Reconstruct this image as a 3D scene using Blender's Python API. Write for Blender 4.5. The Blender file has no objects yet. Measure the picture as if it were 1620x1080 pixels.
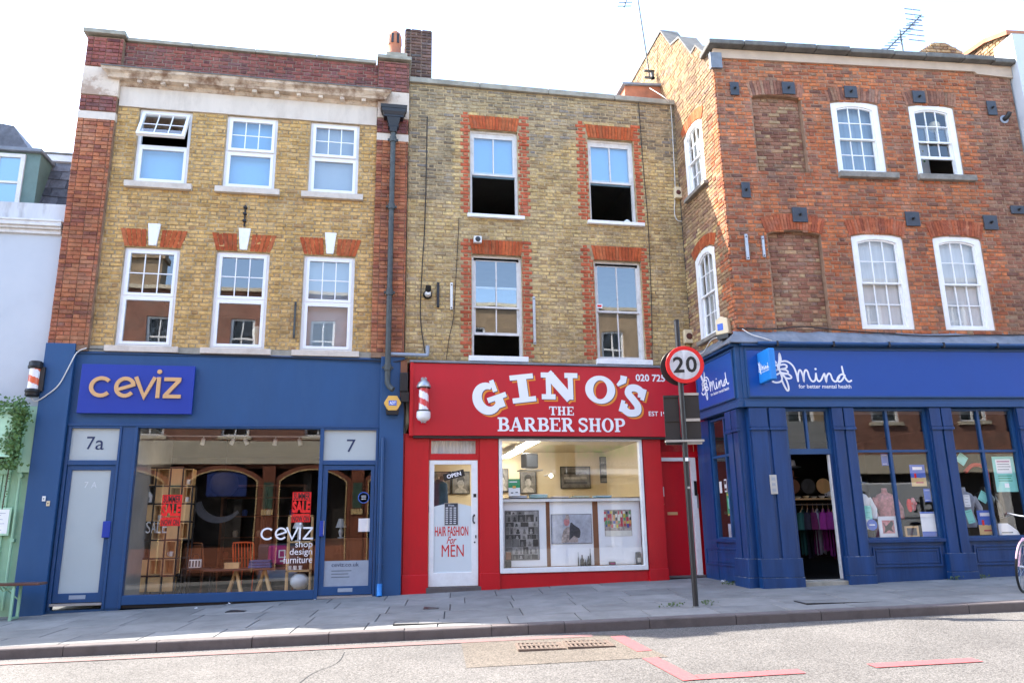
import bpy, math, random
from mathutils import Matrix, Vector
from mathutils.geometry import tessellate_polygon

SC = bpy.context.scene
COL = SC.collection
R = math.radians

# ---------------------------------------------------------------- camera
yaw, pitch, roll = R(10.607), R(13.664), R(-0.906)
CAM = Vector((0.0, -13.7, 1.10))
fwd = Vector((math.sin(yaw) * math.cos(pitch), math.cos(yaw) * math.cos(pitch), math.sin(pitch)))
rgt = Vector((math.cos(yaw), -math.sin(yaw), 0))
upv = rgt.cross(fwd)
r2 = rgt * math.cos(roll) + upv * math.sin(roll)
u2 = -rgt * math.sin(roll) + upv * math.cos(roll)
cd = bpy.data.cameras.new('camera')
cd.sensor_width = 36.0
cd.sensor_fit = 'HORIZONTAL'
cd.lens = 26.86
cd.clip_start = 0.05
cd.clip_end = 500
cam = bpy.data.objects.new('camera', cd)
COL.objects.link(cam)
cam.matrix_world = Matrix(((r2.x, u2.x, -fwd.x, CAM.x), (r2.y, u2.y, -fwd.y, CAM.y), (r2.z, u2.z, -fwd.z, CAM.z), (0, 0, 0, 1)))
SC.camera = cam

# ---------------------------------------------------------------- sky, sun, exposure
to_sun = Vector((-0.85, 0.45, 1.0)).normalized()
sun_el = math.asin(to_sun.z)
sun_az = math.atan2(to_sun.x, to_sun.y)
W = bpy.data.worlds.new('World')
SC.world = W
W.use_nodes = True
wn = W.node_tree
wn.nodes.clear()
sky = wn.nodes.new('ShaderNodeTexSky')
sky.sky_type = 'NISHITA'
sky.sun_disc = False
sky.sun_elevation = sun_el
sky.sun_rotation = sun_az
sky.air_density = 1.0
sky.dust_density = 1.5
sky.ozone_density = 1.3
bg = wn.nodes.new('ShaderNodeBackground')
bg.inputs[1].default_value = 0.15
wo = wn.nodes.new('ShaderNodeOutputWorld')
wn.links.new(sky.outputs[0], bg.inputs[0])
wn.links.new(bg.outputs[0], wo.inputs[0])
sl = bpy.data.lights.new('sun', 'SUN')
sl.energy = 3.4
sl.angle = R(0.5)
sl.color = (1.0, 0.93, 0.83)
sun = bpy.data.objects.new('sun', sl)
COL.objects.link(sun)
sun.rotation_euler = to_sun.to_track_quat('Z', 'Y').to_euler()
sun.location = (-10, 10, 30)
SC.view_settings.view_transform = 'Standard'
SC.view_settings.look = 'None'
SC.view_settings.gamma = 1.0
SC.view_settings.use_curve_mapping = False
SC.view_settings.exposure = 2.6
SC.cycles.max_bounces = 8
SC.cycles.transparent_max_bounces = 12
SC.cycles.use_denoising = True
SC.cycles.sample_clamp_indirect = 8.0

rnd = random.Random(7)
I4 = Matrix.Identity(4)


# ================================================================ helpers
class MB:
    def __init__(s):
        s.v = []; s.f = []; s.m = []; s.sm = []

    def face(s, pts, m=0, smooth=False):
        i = len(s.v)
        s.v += [tuple(p) for p in pts]
        s.f.append(tuple(range(i, i + len(pts)))); s.m.append(m); s.sm.append(smooth)

    def box(s, x0, x1, y0, y1, z0, z1, m=0, xf=None, skip=''):
        c = [(x0, y0, z0), (x1, y0, z0), (x1, y1, z0), (x0, y1, z0), (x0, y0, z1), (x1, y0, z1), (x1, y1, z1), (x0, y1, z1)]
        if xf: c = [tuple(xf @ Vector(p)) for p in c]
        i = len(s.v); s.v += c
        fs = {'f': (0, 1, 5, 4), 'r': (1, 2, 6, 5), 'b': (2, 3, 7, 6), 'l': (3, 0, 4, 7), 't': (4, 5, 6, 7), 'd': (3, 2, 1, 0)}
        for k, q in fs.items():
            if k in skip: continue
            s.f.append(tuple(i + a for a in q)); s.m.append(m); s.sm.append(False)
        return s

    def prism(s, loops, y0, y1, m=0, back=True, ms=None):
        """loops of (x, z): outline and holes; front at y0 (towards -y), back at y1"""
        if ms is None: ms = m
        vecs = [[Vector((p[0], p[1], 0)) for p in L] for L in loops]
        tris = tessellate_polygon(vecs)
        flat = [p for L in loops for p in L]
        i = len(s.v)
        s.v += [(p[0], y0, p[1]) for p in flat]
        for t in tris:
            a, b, c = (flat[k] for k in t)
            cr = (b[0] - a[0]) * (c[1] - a[1]) - (b[1] - a[1]) * (c[0] - a[0])
            tt = t if cr > 0 else (t[0], t[2], t[1])
            s.f.append(tuple(i + k for k in tt)); s.m.append(m); s.sm.append(False)
        j = len(s.v)
        s.v += [(p[0], y1, p[1]) for p in flat]
        if back:
            for t in tris:
                a, b, c = (flat[k] for k in t)
                cr = (b[0] - a[0]) * (c[1] - a[1]) - (b[1] - a[1]) * (c[0] - a[0])
                tt = t if cr < 0 else (t[0], t[2], t[1])
                s.f.append(tuple(j + k for k in tt)); s.m.append(m); s.sm.append(False)
        o = 0
        for L in loops:
            n = len(L)
            for k in range(n):
                a, b = o + k, o + (k + 1) % n
                s.f.append((i + a, i + b, j + b, j + a)); s.m.append(ms); s.sm.append(False)
            o += n
        return s

    def tube(s, pts, r, n=8, m=0, closed=False):
        pts = [Vector(p) for p in pts]
        k = len(pts)
        rings = []
        up = None
        for a in range(k):
            if closed: d = pts[(a + 1) % k] - pts[a - 1]
            else: d = pts[min(a + 1, k - 1)] - pts[max(a - 1, 0)]
            d.normalize()
            if up is None:
                up = Vector((0, 0, 1)) if abs(d.z) < .9 else Vector((0, 1, 0))
            sx = d.cross(up).normalized()
            up = sx.cross(d).normalized()
            rr = r[a] if isinstance(r, (list, tuple)) else r
            i = len(s.v)
            for b in range(n):
                t = 2 * math.pi * b / n
                s.v.append(tuple(pts[a] + sx * rr * math.cos(t) + up * rr * math.sin(t)))
            rings.append(i)
        for a in range(k if closed else k - 1):
            i, j = rings[a], rings[(a + 1) % k]
            for b in range(n):
                c = (b + 1) % n
                s.f.append((i + b, i + c, j + c, j + b)); s.m.append(m); s.sm.append(True)
        if not closed:
            s.f.append(tuple(rings[0] + b for b in range(n))); s.m.append(m); s.sm.append(False)
            s.f.append(tuple(rings[-1] + b for b in range(n - 1, -1, -1))); s.m.append(m); s.sm.append(False)
        return s

    def lathe(s, prof, c=(0, 0, 0), n=18, m=0, axis='z', mf=None):
        i = len(s.v)
        for (r, h) in prof:
            for b in range(n):
                t = 2 * math.pi * b / n
                x, y = r * math.cos(t), r * math.sin(t)
                if axis == 'z': p = (c[0] + x, c[1] + y, c[2] + h)
                elif axis == 'y': p = (c[0] + x, c[1] + h, c[2] + y)
                else: p = (c[0] + h, c[1] + x, c[2] + y)
                s.v.append(p)
        for a in range(len(prof) - 1):
            for b in range(n):
                d = (b + 1) % n
                s.f.append((i + a * n + b, i + a * n + d, i + (a + 1) * n + d, i + (a + 1) * n + b))
                s.m.append(mf(a, b) if mf else m); s.sm.append(True)
        for a in (0, len(prof) - 1):
            if prof[a][0] > 1e-4:
                s.f.append(tuple(i + a * n + b for b in range(n))); s.m.append(mf(a, 0) if mf else m); s.sm.append(False)
        return s

    def ribbon(s, pts, w, y0, y1, m=0, cap=False):
        """a flat stroke of width w along (x, z) points"""
        P = [Vector(p) for p in pts]
        L = []; Rr = []
        for a in range(len(P)):
            d1 = (P[a] - P[a - 1]).normalized() if a > 0 else None
            d2 = (P[a + 1] - P[a]).normalized() if a < len(P) - 1 else None
            d = ((d1 or d2) + (d2 or d1))
            if d.length < 1e-6: d = d1
            d.normalize()
            nrm = Vector((-d.y, d.x))
            k = 1.0
            if d1 and d2:
                k = 1 / max(.55, nrm.dot(Vector((-d1.y, d1.x))))
            ww = w[a] if isinstance(w, (list, tuple)) else w
            L.append(P[a] + nrm * ww / 2 * k); Rr.append(P[a] - nrm * ww / 2 * k)
        for a in range(len(P) - 1):
            q = [L[a], Rr[a], Rr[a + 1], L[a + 1]]
            s.face([(p.x, y0, p.y) for p in q], m)
            s.face([(L[a].x, y0, L[a].y), (L[a + 1].x, y0, L[a + 1].y), (L[a + 1].x, y1, L[a + 1].y), (L[a].x, y1, L[a].y)], m)
            s.face([(Rr[a + 1].x, y0, Rr[a + 1].y), (Rr[a].x, y0, Rr[a].y), (Rr[a].x, y1, Rr[a].y), (Rr[a + 1].x, y1, Rr[a + 1].y)], m)
        for a in (0, len(P) - 1):
            s.face([(L[a].x, y0, L[a].y), (Rr[a].x, y0, Rr[a].y), (Rr[a].x, y1, Rr[a].y), (L[a].x, y1, L[a].y)], m)
            if cap:
                ww = (w[a] if isinstance(w, (list, tuple)) else w) / 2
                ring = [(P[a].x + ww * math.cos(2 * math.pi * t / 10), P[a].y + ww * math.sin(2 * math.pi * t / 10)) for t in range(10)]
                s.prism([ring], y0 - .0004, y1, m, back=False)
        return s

    def build(s, name, mats, parent=None, xf=None, kind=None, bevel=0):
        me = bpy.data.meshes.new(name)
        vs = [tuple(xf @ Vector(p)) for p in s.v] if xf is not None else s.v
        me.from_pydata(vs, [], s.f)
        if not isinstance(mats, (list, tuple)): mats = [mats]
        for mm in mats: me.materials.append(mm)
        me.polygons.foreach_set('material_index', s.m)
        me.polygons.foreach_set('use_smooth', s.sm)
        if any(s.sm): me.set_sharp_from_angle(angle=R(40))
        me.update()
        o = bpy.data.objects.new(name, me)
        COL.objects.link(o)
        if parent is not None: o.parent = parent
        if kind: o['kind'] = kind
        if bevel:
            import bmesh
            bm = bmesh.new(); bm.from_mesh(me)
            bmesh.ops.remove_doubles(bm, verts=bm.verts, dist=1e-5)
            bmesh.ops.recalc_face_normals(bm, faces=bm.faces)
            bm.to_mesh(me); bm.free()
            b = o.modifiers.new('bevel', 'BEVEL'); b.width = bevel; b.segments = 2; b.limit_method = 'ANGLE'; b.angle_limit = R(50)
        return o


def rect(x0, x1, z0, z1): return [(x0, z0), (x1, z0), (x1, z1), (x0, z1)]


def arched(x0, x1, z0, z1, rise, n=10):
    """rectangle whose top edge is a shallow arc, crown at z1"""
    if rise < 1e-4: return rect(x0, x1, z0, z1)
    w = (x1 - x0) / 2; cx = (x0 + x1) / 2
    rad = (w * w + rise * rise) / (2 * rise); cz = z1 - rad
    a0 = math.asin(min(1, w / rad))
    top = [(cx + rad * math.sin(a0 - 2 * a0 * k / n), cz + rad * math.cos(a0 - 2 * a0 * k / n)) for k in range(n + 1)]
    return [(x0, z0), (x1, z0)] + top


def smooth_path(pts, n=5):
    """Catmull-Rom through points"""
    P = [Vector(p) for p in pts]; out = []
    for i in range(len(P) - 1):
        p0 = P[max(i - 1, 0)]; p1 = P[i]; p2 = P[i + 1]; p3 = P[min(i + 2, len(P) - 1)]
        for k in range(n):
            t = k / n
            out.append(.5 * ((2 * p1) + (p2 - p0) * t + (2 * p0 - 5 * p1 + 4 * p2 - p3) * t * t + (3 * p1 - p0 - 3 * p2 + p3) * t ** 3))
    out.append(P[-1])
    return [tuple(p) for p in out]


def arc(cx, cz, rx, rz, a0, a1, n=24):
    return [(cx + rx * math.cos(R(a0 + (a1 - a0) * k / n)), cz + rz * math.sin(R(a0 + (a1 - a0) * k / n))) for k in range(n + 1)]


def thing(name, label, cat, loc=(0, 0, 0), rz=0, group=None):
    o = bpy.data.objects.new(name, None)
    o.empty_display_size = .1
    COL.objects.link(o)
    o.location = loc; o.rotation_euler = (0, 0, rz)
    o['label'] = label; o['category'] = cat
    if group: o['group'] = group
    return o


def tag(o, label, cat, group=None):
    o['label'] = label; o['category'] = cat
    if group: o['group'] = group
    return o


def text(name, s, x0, x1, z0, z1, mat, parent, xf=None, y=0, depth=.002, bold=0.0, shear=0.0, mirror=False):
    cu = bpy.data.curves.new(name, 'FONT')
    cu.body = s; cu.offset = bold; cu.shear = shear; cu.resolution_u = 3
    t = bpy.data.objects.new('tmp', cu)
    me = bpy.data.meshes.new_from_object(t)
    bpy.data.objects.remove(t); bpy.data.curves.remove(cu)
    vs = [v.co.copy() for v in me.vertices]
    ax, bx = min(v.x for v in vs), max(v.x for v in vs)
    ay, by = min(v.y for v in vs), max(v.y for v in vs)
    mb = MB()
    i = 0
    P = [(x0 + (v.x - ax) / (bx - ax) * (x1 - x0), y - depth, z0 + (v.y - ay) / (by - ay) * (z1 - z0)) for v in vs]
    mb.v = P
    for p in me.polygons:
        mb.f.append(tuple(p.vertices)); mb.m.append(0); mb.sm.append(False)
    bpy.data.meshes.remove(me)
    return mb.build(name, mat, parent, xf)


# ================================================================ materials
MATS = {}


def nodes(name):
    m = bpy.data.materials.new(name)
    m.use_nodes = True
    nt = m.node_tree; nt.nodes.clear()
    out = nt.nodes.new('ShaderNodeOutputMaterial')
    return m, nt, out


def N(nt, t, **kw):
    n = nt.nodes.new(t)
    for k, v in kw.items():
        if hasattr(n, k): setattr(n, k, v)
    return n


def L(nt, a, b): nt.links.new(a, b)


def mat(name, col, rough=.6, var=.12, scale=6, bump=.15, bscale=60, bdist=.004, metal=0, spec=.4, stretch=(1, 1, 1), dirt=None, dirt_scale=1.2, dirt_amt=.5, dirt_lo=.5, dirt_hi=.72, coat=0, bstretch=None):
    """principled with two noises (tone and relief) and optional stains of another colour"""
    m, nt, out = nodes(name)
    p = N(nt, 'ShaderNodeBsdfPrincipled')
    L(nt, p.outputs[0], out.inputs[0])
    p.inputs['Roughness'].default_value = rough
    p.inputs['Metallic'].default_value = metal
    p.inputs['Specular IOR Level'].default_value = spec
    if coat:
        p.inputs['Coat Weight'].default_value = coat; p.inputs['Coat Roughness'].default_value = .08
    geo = N(nt, 'ShaderNodeNewGeometry')
    mp = N(nt, 'ShaderNodeMapping'); mp.inputs['Scale'].default_value = stretch
    L(nt, geo.outputs['Position'], mp.inputs[0])
    n1 = N(nt, 'ShaderNodeTexNoise'); n1.inputs['Scale'].default_value = scale; n1.inputs['Detail'].default_value = 5; n1.inputs['Roughness'].default_value = .65
    L(nt, mp.outputs[0], n1.inputs['Vector'])
    cr = N(nt, 'ShaderNodeValToRGB')
    cr.color_ramp.elements[0].position = .3; cr.color_ramp.elements[1].position = .7
    cr.color_ramp.elements[0].color = [max(0, c * (1 - var)) for c in col] + [1]
    cr.color_ramp.elements[1].color = [min(1, c * (1 + var)) for c in col] + [1]
    L(nt, n1.outputs[0], cr.inputs[0])
    c_out = cr.outputs[0]
    if dirt:
        n2 = N(nt, 'ShaderNodeTexNoise'); n2.inputs['Scale'].default_value = dirt_scale; n2.inputs['Detail'].default_value = 7; n2.inputs['Roughness'].default_value = .7
        L(nt, mp.outputs[0], n2.inputs['Vector'])
        r2_ = N(nt, 'ShaderNodeValToRGB'); r2_.color_ramp.elements[0].position = dirt_lo; r2_.color_ramp.elements[1].position = dirt_hi
        r2_.color_ramp.elements[1].color = (dirt_amt, dirt_amt, dirt_amt, 1)
        L(nt, n2.outputs[0], r2_.inputs[0])
        mx = N(nt, 'ShaderNodeMix', data_type='RGBA')
        L(nt, r2_.outputs[0], mx.inputs[0]); L(nt, c_out, mx.inputs[6]); mx.inputs[7].default_value = list(dirt) + [1]
        c_out = mx.outputs[2]
    L(nt, c_out, p.inputs['Base Color'])
    if bump:
        n3 = N(nt, 'ShaderNodeTexNoise'); n3.inputs['Scale'].default_value = bscale; n3.inputs['Detail'].default_value = 4
        if bstretch:
            mp2 = N(nt, 'ShaderNodeMapping'); mp2.inputs['Scale'].default_value = bstretch
            L(nt, geo.outputs['Position'], mp2.inputs[0]); L(nt, mp2.outputs[0], n3.inputs['Vector'])
        else:
            L(nt, mp.outputs[0], n3.inputs['Vector'])
        b = N(nt, 'ShaderNodeBump'); b.inputs['Strength'].default_value = bump; b.inputs['Distance'].default_value = bdist
        L(nt, n3.outputs[0], b.inputs['Height']); L(nt, b.outputs[0], p.inputs['Normal'])
    MATS[name] = m
    return m


def brick_mat(name, stops, soot=(.12, .11, .10), soot_amt=.45, soot_scale=.9, smear=(.42, .38, .32), smear_amt=.35, rough=.9, bump=.6):
    """each brick picks its own tone from a palette; soot and lime smears lie over the wall"""
    m, nt, out = nodes(name)
    p = N(nt, 'ShaderNodeBsdfPrincipled'); L(nt, p.outputs[0], out.inputs[0])
    p.inputs['Roughness'].default_value = rough; p.inputs['Specular IOR Level'].default_value = .2
    geo = N(nt, 'ShaderNodeNewGeometry'); oi = N(nt, 'ShaderNodeObjectInfo')
    ad = N(nt, 'ShaderNodeMath', operation='ADD'); L(nt, geo.outputs['Random Per Island'], ad.inputs[0]); L(nt, oi.outputs['Random'], ad.inputs[1])
    fr = N(nt, 'ShaderNodeMath', operation='FRACT'); L(nt, ad.outputs[0], fr.inputs[0])
    cr = N(nt, 'ShaderNodeValToRGB')
    e = cr.color_ramp.elements
    while len(e) < len(stops): e.new(.5)
    for k, (pos, c) in enumerate(stops):
        e[k].position = pos; e[k].color = list(c) + [1]
    L(nt, fr.outputs[0], cr.inputs[0])
    # fine mottling inside a brick
    n1 = N(nt, 'ShaderNodeTexNoise'); n1.inputs['Scale'].default_value = 13; n1.inputs['Detail'].default_value = 8; n1.inputs['Roughness'].default_value = .8
    L(nt, geo.outputs['Position'], n1.inputs['Vector'])
    mr = N(nt, 'ShaderNodeMapRange'); mr.inputs[1].default_value = .3; mr.inputs[2].default_value = .7; mr.inputs[3].default_value = .5; mr.inputs[4].default_value = 1.4
    L(nt, n1.outputs[0], mr.inputs[0])
    mu = N(nt, 'ShaderNodeMix', data_type='RGBA', blend_type='MULTIPLY'); mu.inputs[0].default_value = 1
    L(nt, cr.outputs[0], mu.inputs[6]); L(nt, mr.outputs[0], mu.inputs[7])
    cur = mu.outputs[2]
    for (c, amt, sc, lo, hi) in ((soot, soot_amt, soot_scale, .48, .7), (smear, smear_amt, 3.3, .55, .72)):
        n2 = N(nt, 'ShaderNodeTexNoise'); n2.inputs['Scale'].default_value = sc; n2.inputs['Detail'].default_value = 8; n2.inputs['Roughness'].default_value = .72
        L(nt, geo.outputs['Position'], n2.inputs['Vector'])
        rr = N(nt, 'ShaderNodeMapRange'); rr.inputs[1].default_value = lo; rr.inputs[2].default_value = hi; rr.inputs[3].default_value = 0; rr.inputs[4].default_value = amt
        L(nt, n2.outputs[0], rr.inputs[0])
        mx = N(nt, 'ShaderNodeMix', data_type='RGBA'); L(nt, rr.outputs[0], mx.inputs[0]); L(nt, cur, mx.inputs[6]); mx.inputs[7].default_value = list(c) + [1]
        cur = mx.outputs[2]
    n4 = N(nt, 'ShaderNodeTexNoise'); n4.inputs['Scale'].default_value = 1.7; n4.inputs['Detail'].default_value = 9; n4.inputs['Roughness'].default_value = .75
    mp4 = N(nt, 'ShaderNodeMapping'); mp4.inputs['Scale'].default_value = (1, 1, .55); L(nt, geo.outputs['Position'], mp4.inputs[0]); L(nt, mp4.outputs[0], n4.inputs['Vector'])
    r4 = N(nt, 'ShaderNodeMapRange'); r4.inputs[1].default_value = .32; r4.inputs[2].default_value = .68; r4.inputs[3].default_value = .62; r4.inputs[4].default_value = 1.28; L(nt, n4.outputs[0], r4.inputs[0])
    m4 = N(nt, 'ShaderNodeMix', data_type='RGBA', blend_type='MULTIPLY'); m4.inputs[0].default_value = 1; L(nt, cur, m4.inputs[6]); L(nt, r4.outputs[0], m4.inputs[7]); cur = m4.outputs[2]
    L(nt, cur, p.inputs['Base Color'])
    n3 = N(nt, 'ShaderNodeTexNoise'); n3.inputs['Scale'].default_value = 55; n3.inputs['Detail'].default_value = 6
    L(nt, geo.outputs['Position'], n3.inputs['Vector'])
    b = N(nt, 'ShaderNodeBump'); b.inputs['Strength'].default_value = bump; b.inputs['Distance'].default_value = .006
    L(nt, n3.outputs[0], b.inputs['Height']); L(nt, b.outputs[0], p.inputs['Normal'])
    MATS[name] = m
    return m


def glass_mat(name, tint=(.93, .95, .95), gain=1.6, base=.015, wave=.0, wscale=1.5):
    m, nt, out = nodes(name)
    tr = N(nt, 'ShaderNodeBsdfTransparent'); tr.inputs[0].default_value = list(tint) + [1]
    gl = N(nt, 'ShaderNodeBsdfGlossy'); gl.inputs['Roughness'].default_value = .0
    geo = N(nt, 'ShaderNodeNewGeometry')
    dt = N(nt, 'ShaderNodeVectorMath', operation='DOT_PRODUCT'); L(nt, geo.outputs['Normal'], dt.inputs[0]); L(nt, geo.outputs['Incoming'], dt.inputs[1])
    ab = N(nt, 'ShaderNodeMath', operation='ABSOLUTE'); L(nt, dt.outputs['Value'], ab.inputs[0])
    om = N(nt, 'ShaderNodeMath', operation='SUBTRACT'); om.inputs[0].default_value = 1.0; L(nt, ab.outputs[0], om.inputs[1])
    pw_ = N(nt, 'ShaderNodeMath', operation='POWER'); L(nt, om.outputs[0], pw_.inputs[0]); pw_.inputs[1].default_value = 5.0
    fz = N(nt, 'ShaderNodeMath', operation='MULTIPLY_ADD'); L(nt, pw_.outputs[0], fz.inputs[0]); fz.inputs[1].default_value = .96; fz.inputs[2].default_value = .04
    ml = N(nt, 'ShaderNodeMath', operation='MULTIPLY_ADD'); ml.inputs[1].default_value = gain; ml.inputs[2].default_value = base; ml.use_clamp = True
    L(nt, fz.outputs[0], ml.inputs[0])
    mx = N(nt, 'ShaderNodeMixShader'); L(nt, ml.outputs[0], mx.inputs[0]); L(nt, tr.outputs[0], mx.inputs[1]); L(nt, gl.outputs[0], mx.inputs[2])
    L(nt, mx.outputs[0], out.inputs[0])
    if wave:
        n = N(nt, 'ShaderNodeTexNoise'); n.inputs['Scale'].default_value = wscale; n.inputs['Detail'].default_value = 1
        L(nt, geo.outputs['Position'], n.inputs['Vector'])
        b = N(nt, 'ShaderNodeBump'); b.inputs['Strength'].default_value = wave; b.inputs['Distance'].default_value = .05
        L(nt, n.outputs[0], b.inputs['Height']); L(nt, b.outputs[0], gl.inputs['Normal'])
    MATS[name] = m
    return m


def emit_mat(name, col, s):
    m, nt, out = nodes(name)
    e = N(nt, 'ShaderNodeEmission'); e.inputs[0].default_value = list(col) + [1]; e.inputs[1].default_value = s
    L(nt, e.outputs[0], out.inputs[0]); MATS[name] = m
    return m


B_YEL = brick_mat('yellow_brick', [(0, (.46, .275, .095)), (.25, (.56, .345, .12)), (.55, (.62, .39, .145)), (.8, (.60, .39, .16)), (.94, (.48, .29, .11)), (1, (.38, .225, .10))], soot_amt=.3, smear_amt=.25)
B_STK = brick_mat('stock_brick', [(0, (.35, .235, .115)), (.2, (.47, .32, .135)), (.5, (.57, .405, .175)), (.75, (.58, .43, .205)), (.92, (.48, .345, .18)), (1, (.38, .285, .17))], soot=(.13, .115, .09), soot_amt=.5, smear_amt=.4)
B_GRY = brick_mat('grey_stock_brick', [(0, (.19, .145, .10)), (.3, (.29, .225, .14)), (.6, (.37, .29, .17)), (.8, (.42, .31, .16)), (1, (.24, .21, .18))], soot_amt=.4, smear=(.38, .36, .33), smear_amt=.5)
B_PIL = brick_mat('red_pilaster_brick', [(0, (.20, .075, .055)), (.2, (.36, .12, .065)), (.6, (.44, .16, .075)), (.85, (.40, .17, .09)), (1, (.26, .10, .07))], soot=(.3, .18, .11), soot_amt=.45, smear_amt=.15)
B_PAR = brick_mat('dark_red_parapet_brick', [(0, (.13, .05, .05)), (.3, (.22, .07, .06)), (.7, (.29, .095, .07)), (1, (.19, .08, .08))], soot_amt=.35, smear_amt=.2)
B_QUO = brick_mat('painted_red_quoin_brick', [(0, (.40, .085, .04)), (.5, (.50, .12, .055)), (1, (.44, .13, .07))], soot=(.2, .07, .05), soot_amt=.3, smear_amt=.12)
B_RUB = brick_mat('orange_rubbed_brick', [(0, (.38, .08, .03)), (.5, (.46, .105, .035)), (1, (.42, .125, .05))], soot=(.15, .05, .03), soot_amt=.35, smear_amt=.1, bump=.35)
B_RUM = brick_mat('brown_red_arch_brick', [(0, (.27, .075, .04)), (.5, (.40, .105, .045)), (1, (.36, .13, .07))], soot=(.12, .05, .04), soot_amt=.4, smear_amt=.2, bump=.4)
B_ORG = brick_mat('orange_red_brick', [(0, (.27, .09, .05)), (.25, (.41, .12, .05)), (.6, (.50, .165, .065)), (.85, (.43, .17, .085)), (1, (.27, .11, .075))], soot=(.14, .075, .06), soot_amt=.45, smear_amt=.3)
B_PUR = brick_mat('purple_red_brick', [(0, (.16, .075, .055)), (.3, (.25, .11, .072)), (.6, (.32, .145, .09)), (.85, (.30, .175, .11)), (1, (.20, .11, .085))], soot=(.1, .07, .06), soot_amt=.4, smear=(.36, .26, .19), smear_amt=.35)
B_BUF = brick_mat('buff_brown_brick', [(0, (.19, .10, .07)), (.3, (.31, .19, .11)), (.6, (.40, .27, .15)), (.85, (.36, .19, .11)), (1, (.22, .13, .10))], soot_amt=.4, smear=(.42, .36, .30), smear_amt=.45)
B_CHM = brick_mat('sooty_chimney_brick', [(0, (.06, .045, .045)), (.4, (.12, .075, .065)), (.75, (.17, .10, .08)), (1, (.10, .09, .09))], soot_amt=.5, smear_amt=.15)
B_GAB = brick_mat('pale_gable_brick', [(0, (.20, .12, .07)), (.3, (.30, .19, .10)), (.65, (.37, .25, .13)), (.9, (.31, .18, .10)), (1, (.18, .125, .095))], soot_amt=.35, smear_amt=.3)

MORT_Y = mat('sooty_mortar', (.37, .275, .155), .95, .5, 5, .5, 90)
MORT_R = mat('brown_mortar', (.24, .17, .13), .95, .3, 5, .5, 90)
MORT_L = mat('pale_mortar', (.27, .165, .105), .95, .3, 5, .5, 90)
STONE = mat('cream_stone', (.60, .50, .40), .85, .12, 3, .3, 50, dirt=(.30, .19, .13), dirt_amt=.8, dirt_scale=3.2, dirt_lo=.47, dirt_hi=.58)
STONE_W = mat('white_stone', (.62, .54, .45), .8, .08, 3, .2, 50, dirt=(.38, .31, .25), dirt_amt=.6, dirt_scale=2, dirt_lo=.48, stretch=(1, 1, .35))
CORN = mat('weathered_cornice', (.56, .45, .34), .9, .2, 4, .5, 45, dirt=(.17, .085, .045), dirt_amt=.85, dirt_scale=3.2, dirt_lo=.46, dirt_hi=.62)
SILL = mat('pale_sill', (.58, .51, .43), .85, .12, 6, .2, 60, dirt=(.3, .24, .19), dirt_amt=.5, dirt_scale=4)
SILL_D = mat('dark_stone_sill', (.22, .20, .17), .9, .3, 8, .4, 60)
COPE = mat('grey_coping_stone', (.30, .28, .23), .95, .25, 5, .5, 50, dirt=(.14, .13, .10), dirt_amt=.7)
COPE_D = mat('dark_coping_stone', (.13, .125, .115), .95, .3, 6, .5, 50)
REND_B = mat('beige_render', (.47, .36, .27), .9, .1, 3, .2, 60, dirt=(.34, .26, .22), dirt_amt=.5)
REND_W = mat('pale_blue_white_render', (.50, .53, .56), .85, .04, 2, .15, 70, dirt=(.5, .51, .52), dirt_amt=.4, dirt_scale=1.0)
REND_S = mat('streaked_parapet_render', (.55, .55, .55), .9, .1, 4, .2, 60, stretch=(1, 1, .25), dirt=(.2, .18, .17), dirt_amt=.8, dirt_scale=3)
UPVC = mat('white_upvc', (.80, .80, .80), .35, .02, 3, 0)
WHITE = mat('white_gloss_paint', (.78, .78, .77), .4, .05, 8, .1, 60, dirt=(.6, .58, .55), dirt_amt=.4, dirt_scale=6)
WHITE_O = mat('old_white_paint', (.66, .64, .61), .55, .08, 8, .2, 60, dirt=(.4, .37, .33), dirt_amt=.6, dirt_scale=6)
BLUE = mat('navy_blue_paint', (.015, .070, .185), .50, .10, 1.2, .25, 30, stretch=(1, 1, .35), dirt=(.026, .085, .20), dirt_amt=.6, dirt_scale=1.8)
BLUE_F = mat('navy_blue_joinery', (.013, .062, .170), .40, .06, 4, .08, 60)
BLUE_S = mat('bright_blue_sign_board', (.009, .038, .30), .42, .03, 2, 0)
GOLD = mat('gold_letter', (.62, .36, .16), .45, .05, 8, 0)
BLUE_M = mat('worn_blue_timber_paint', (.004, .037, .135), .40, .30, 5, .5, 30, bdist=.006, stretch=(1, 1, .12), bstretch=(1, 1, .04), dirt=(.014, .052, .16), dirt_amt=.6, dirt_scale=6)
WORN = mat('worn_paint_edge', (.06, .10, .20), .7, .9, 25, 0, dirt=(.40, .42, .45), dirt_amt=.9, dirt_scale=9, dirt_lo=.5, dirt_hi=.6)
BLUE_P = mat('royal_blue_sign_panel', (.006, .068, .30), .28, .05, 1, 0)
BLUE_L = mat('light_blue_panel', (.02, .22, .62), .35, .03, 2, 0)
RED = mat('red_gloss_paint', (.50, .005, .013), .34, .08, 2, .15, 25, stretch=(1, 1, .4), dirt=(.33, .006, .012), dirt_amt=.6, dirt_scale=2.5)
RED_P = mat('red_sign_panel', (.50, .008, .02), .38, .06, 1.5, 0, stretch=(1, 1, .3), dirt=(.42, .012, .022), dirt_amt=.5, dirt_scale=2)
LEAD = mat('grey_lead_sheet', (.17, .19, .22), .5, .25, 4, .4, 14, bdist=.02, metal=.0, dirt=(.30, .30, .31), dirt_amt=.6, dirt_scale=3)
BLACK = mat('black_plastic', (.012, .012, .013), .4, .1, 6, 0)
BLACKM = mat('black_painted_metal', (.018, .018, .020), .38, .2, 6, .1, 60)
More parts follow.
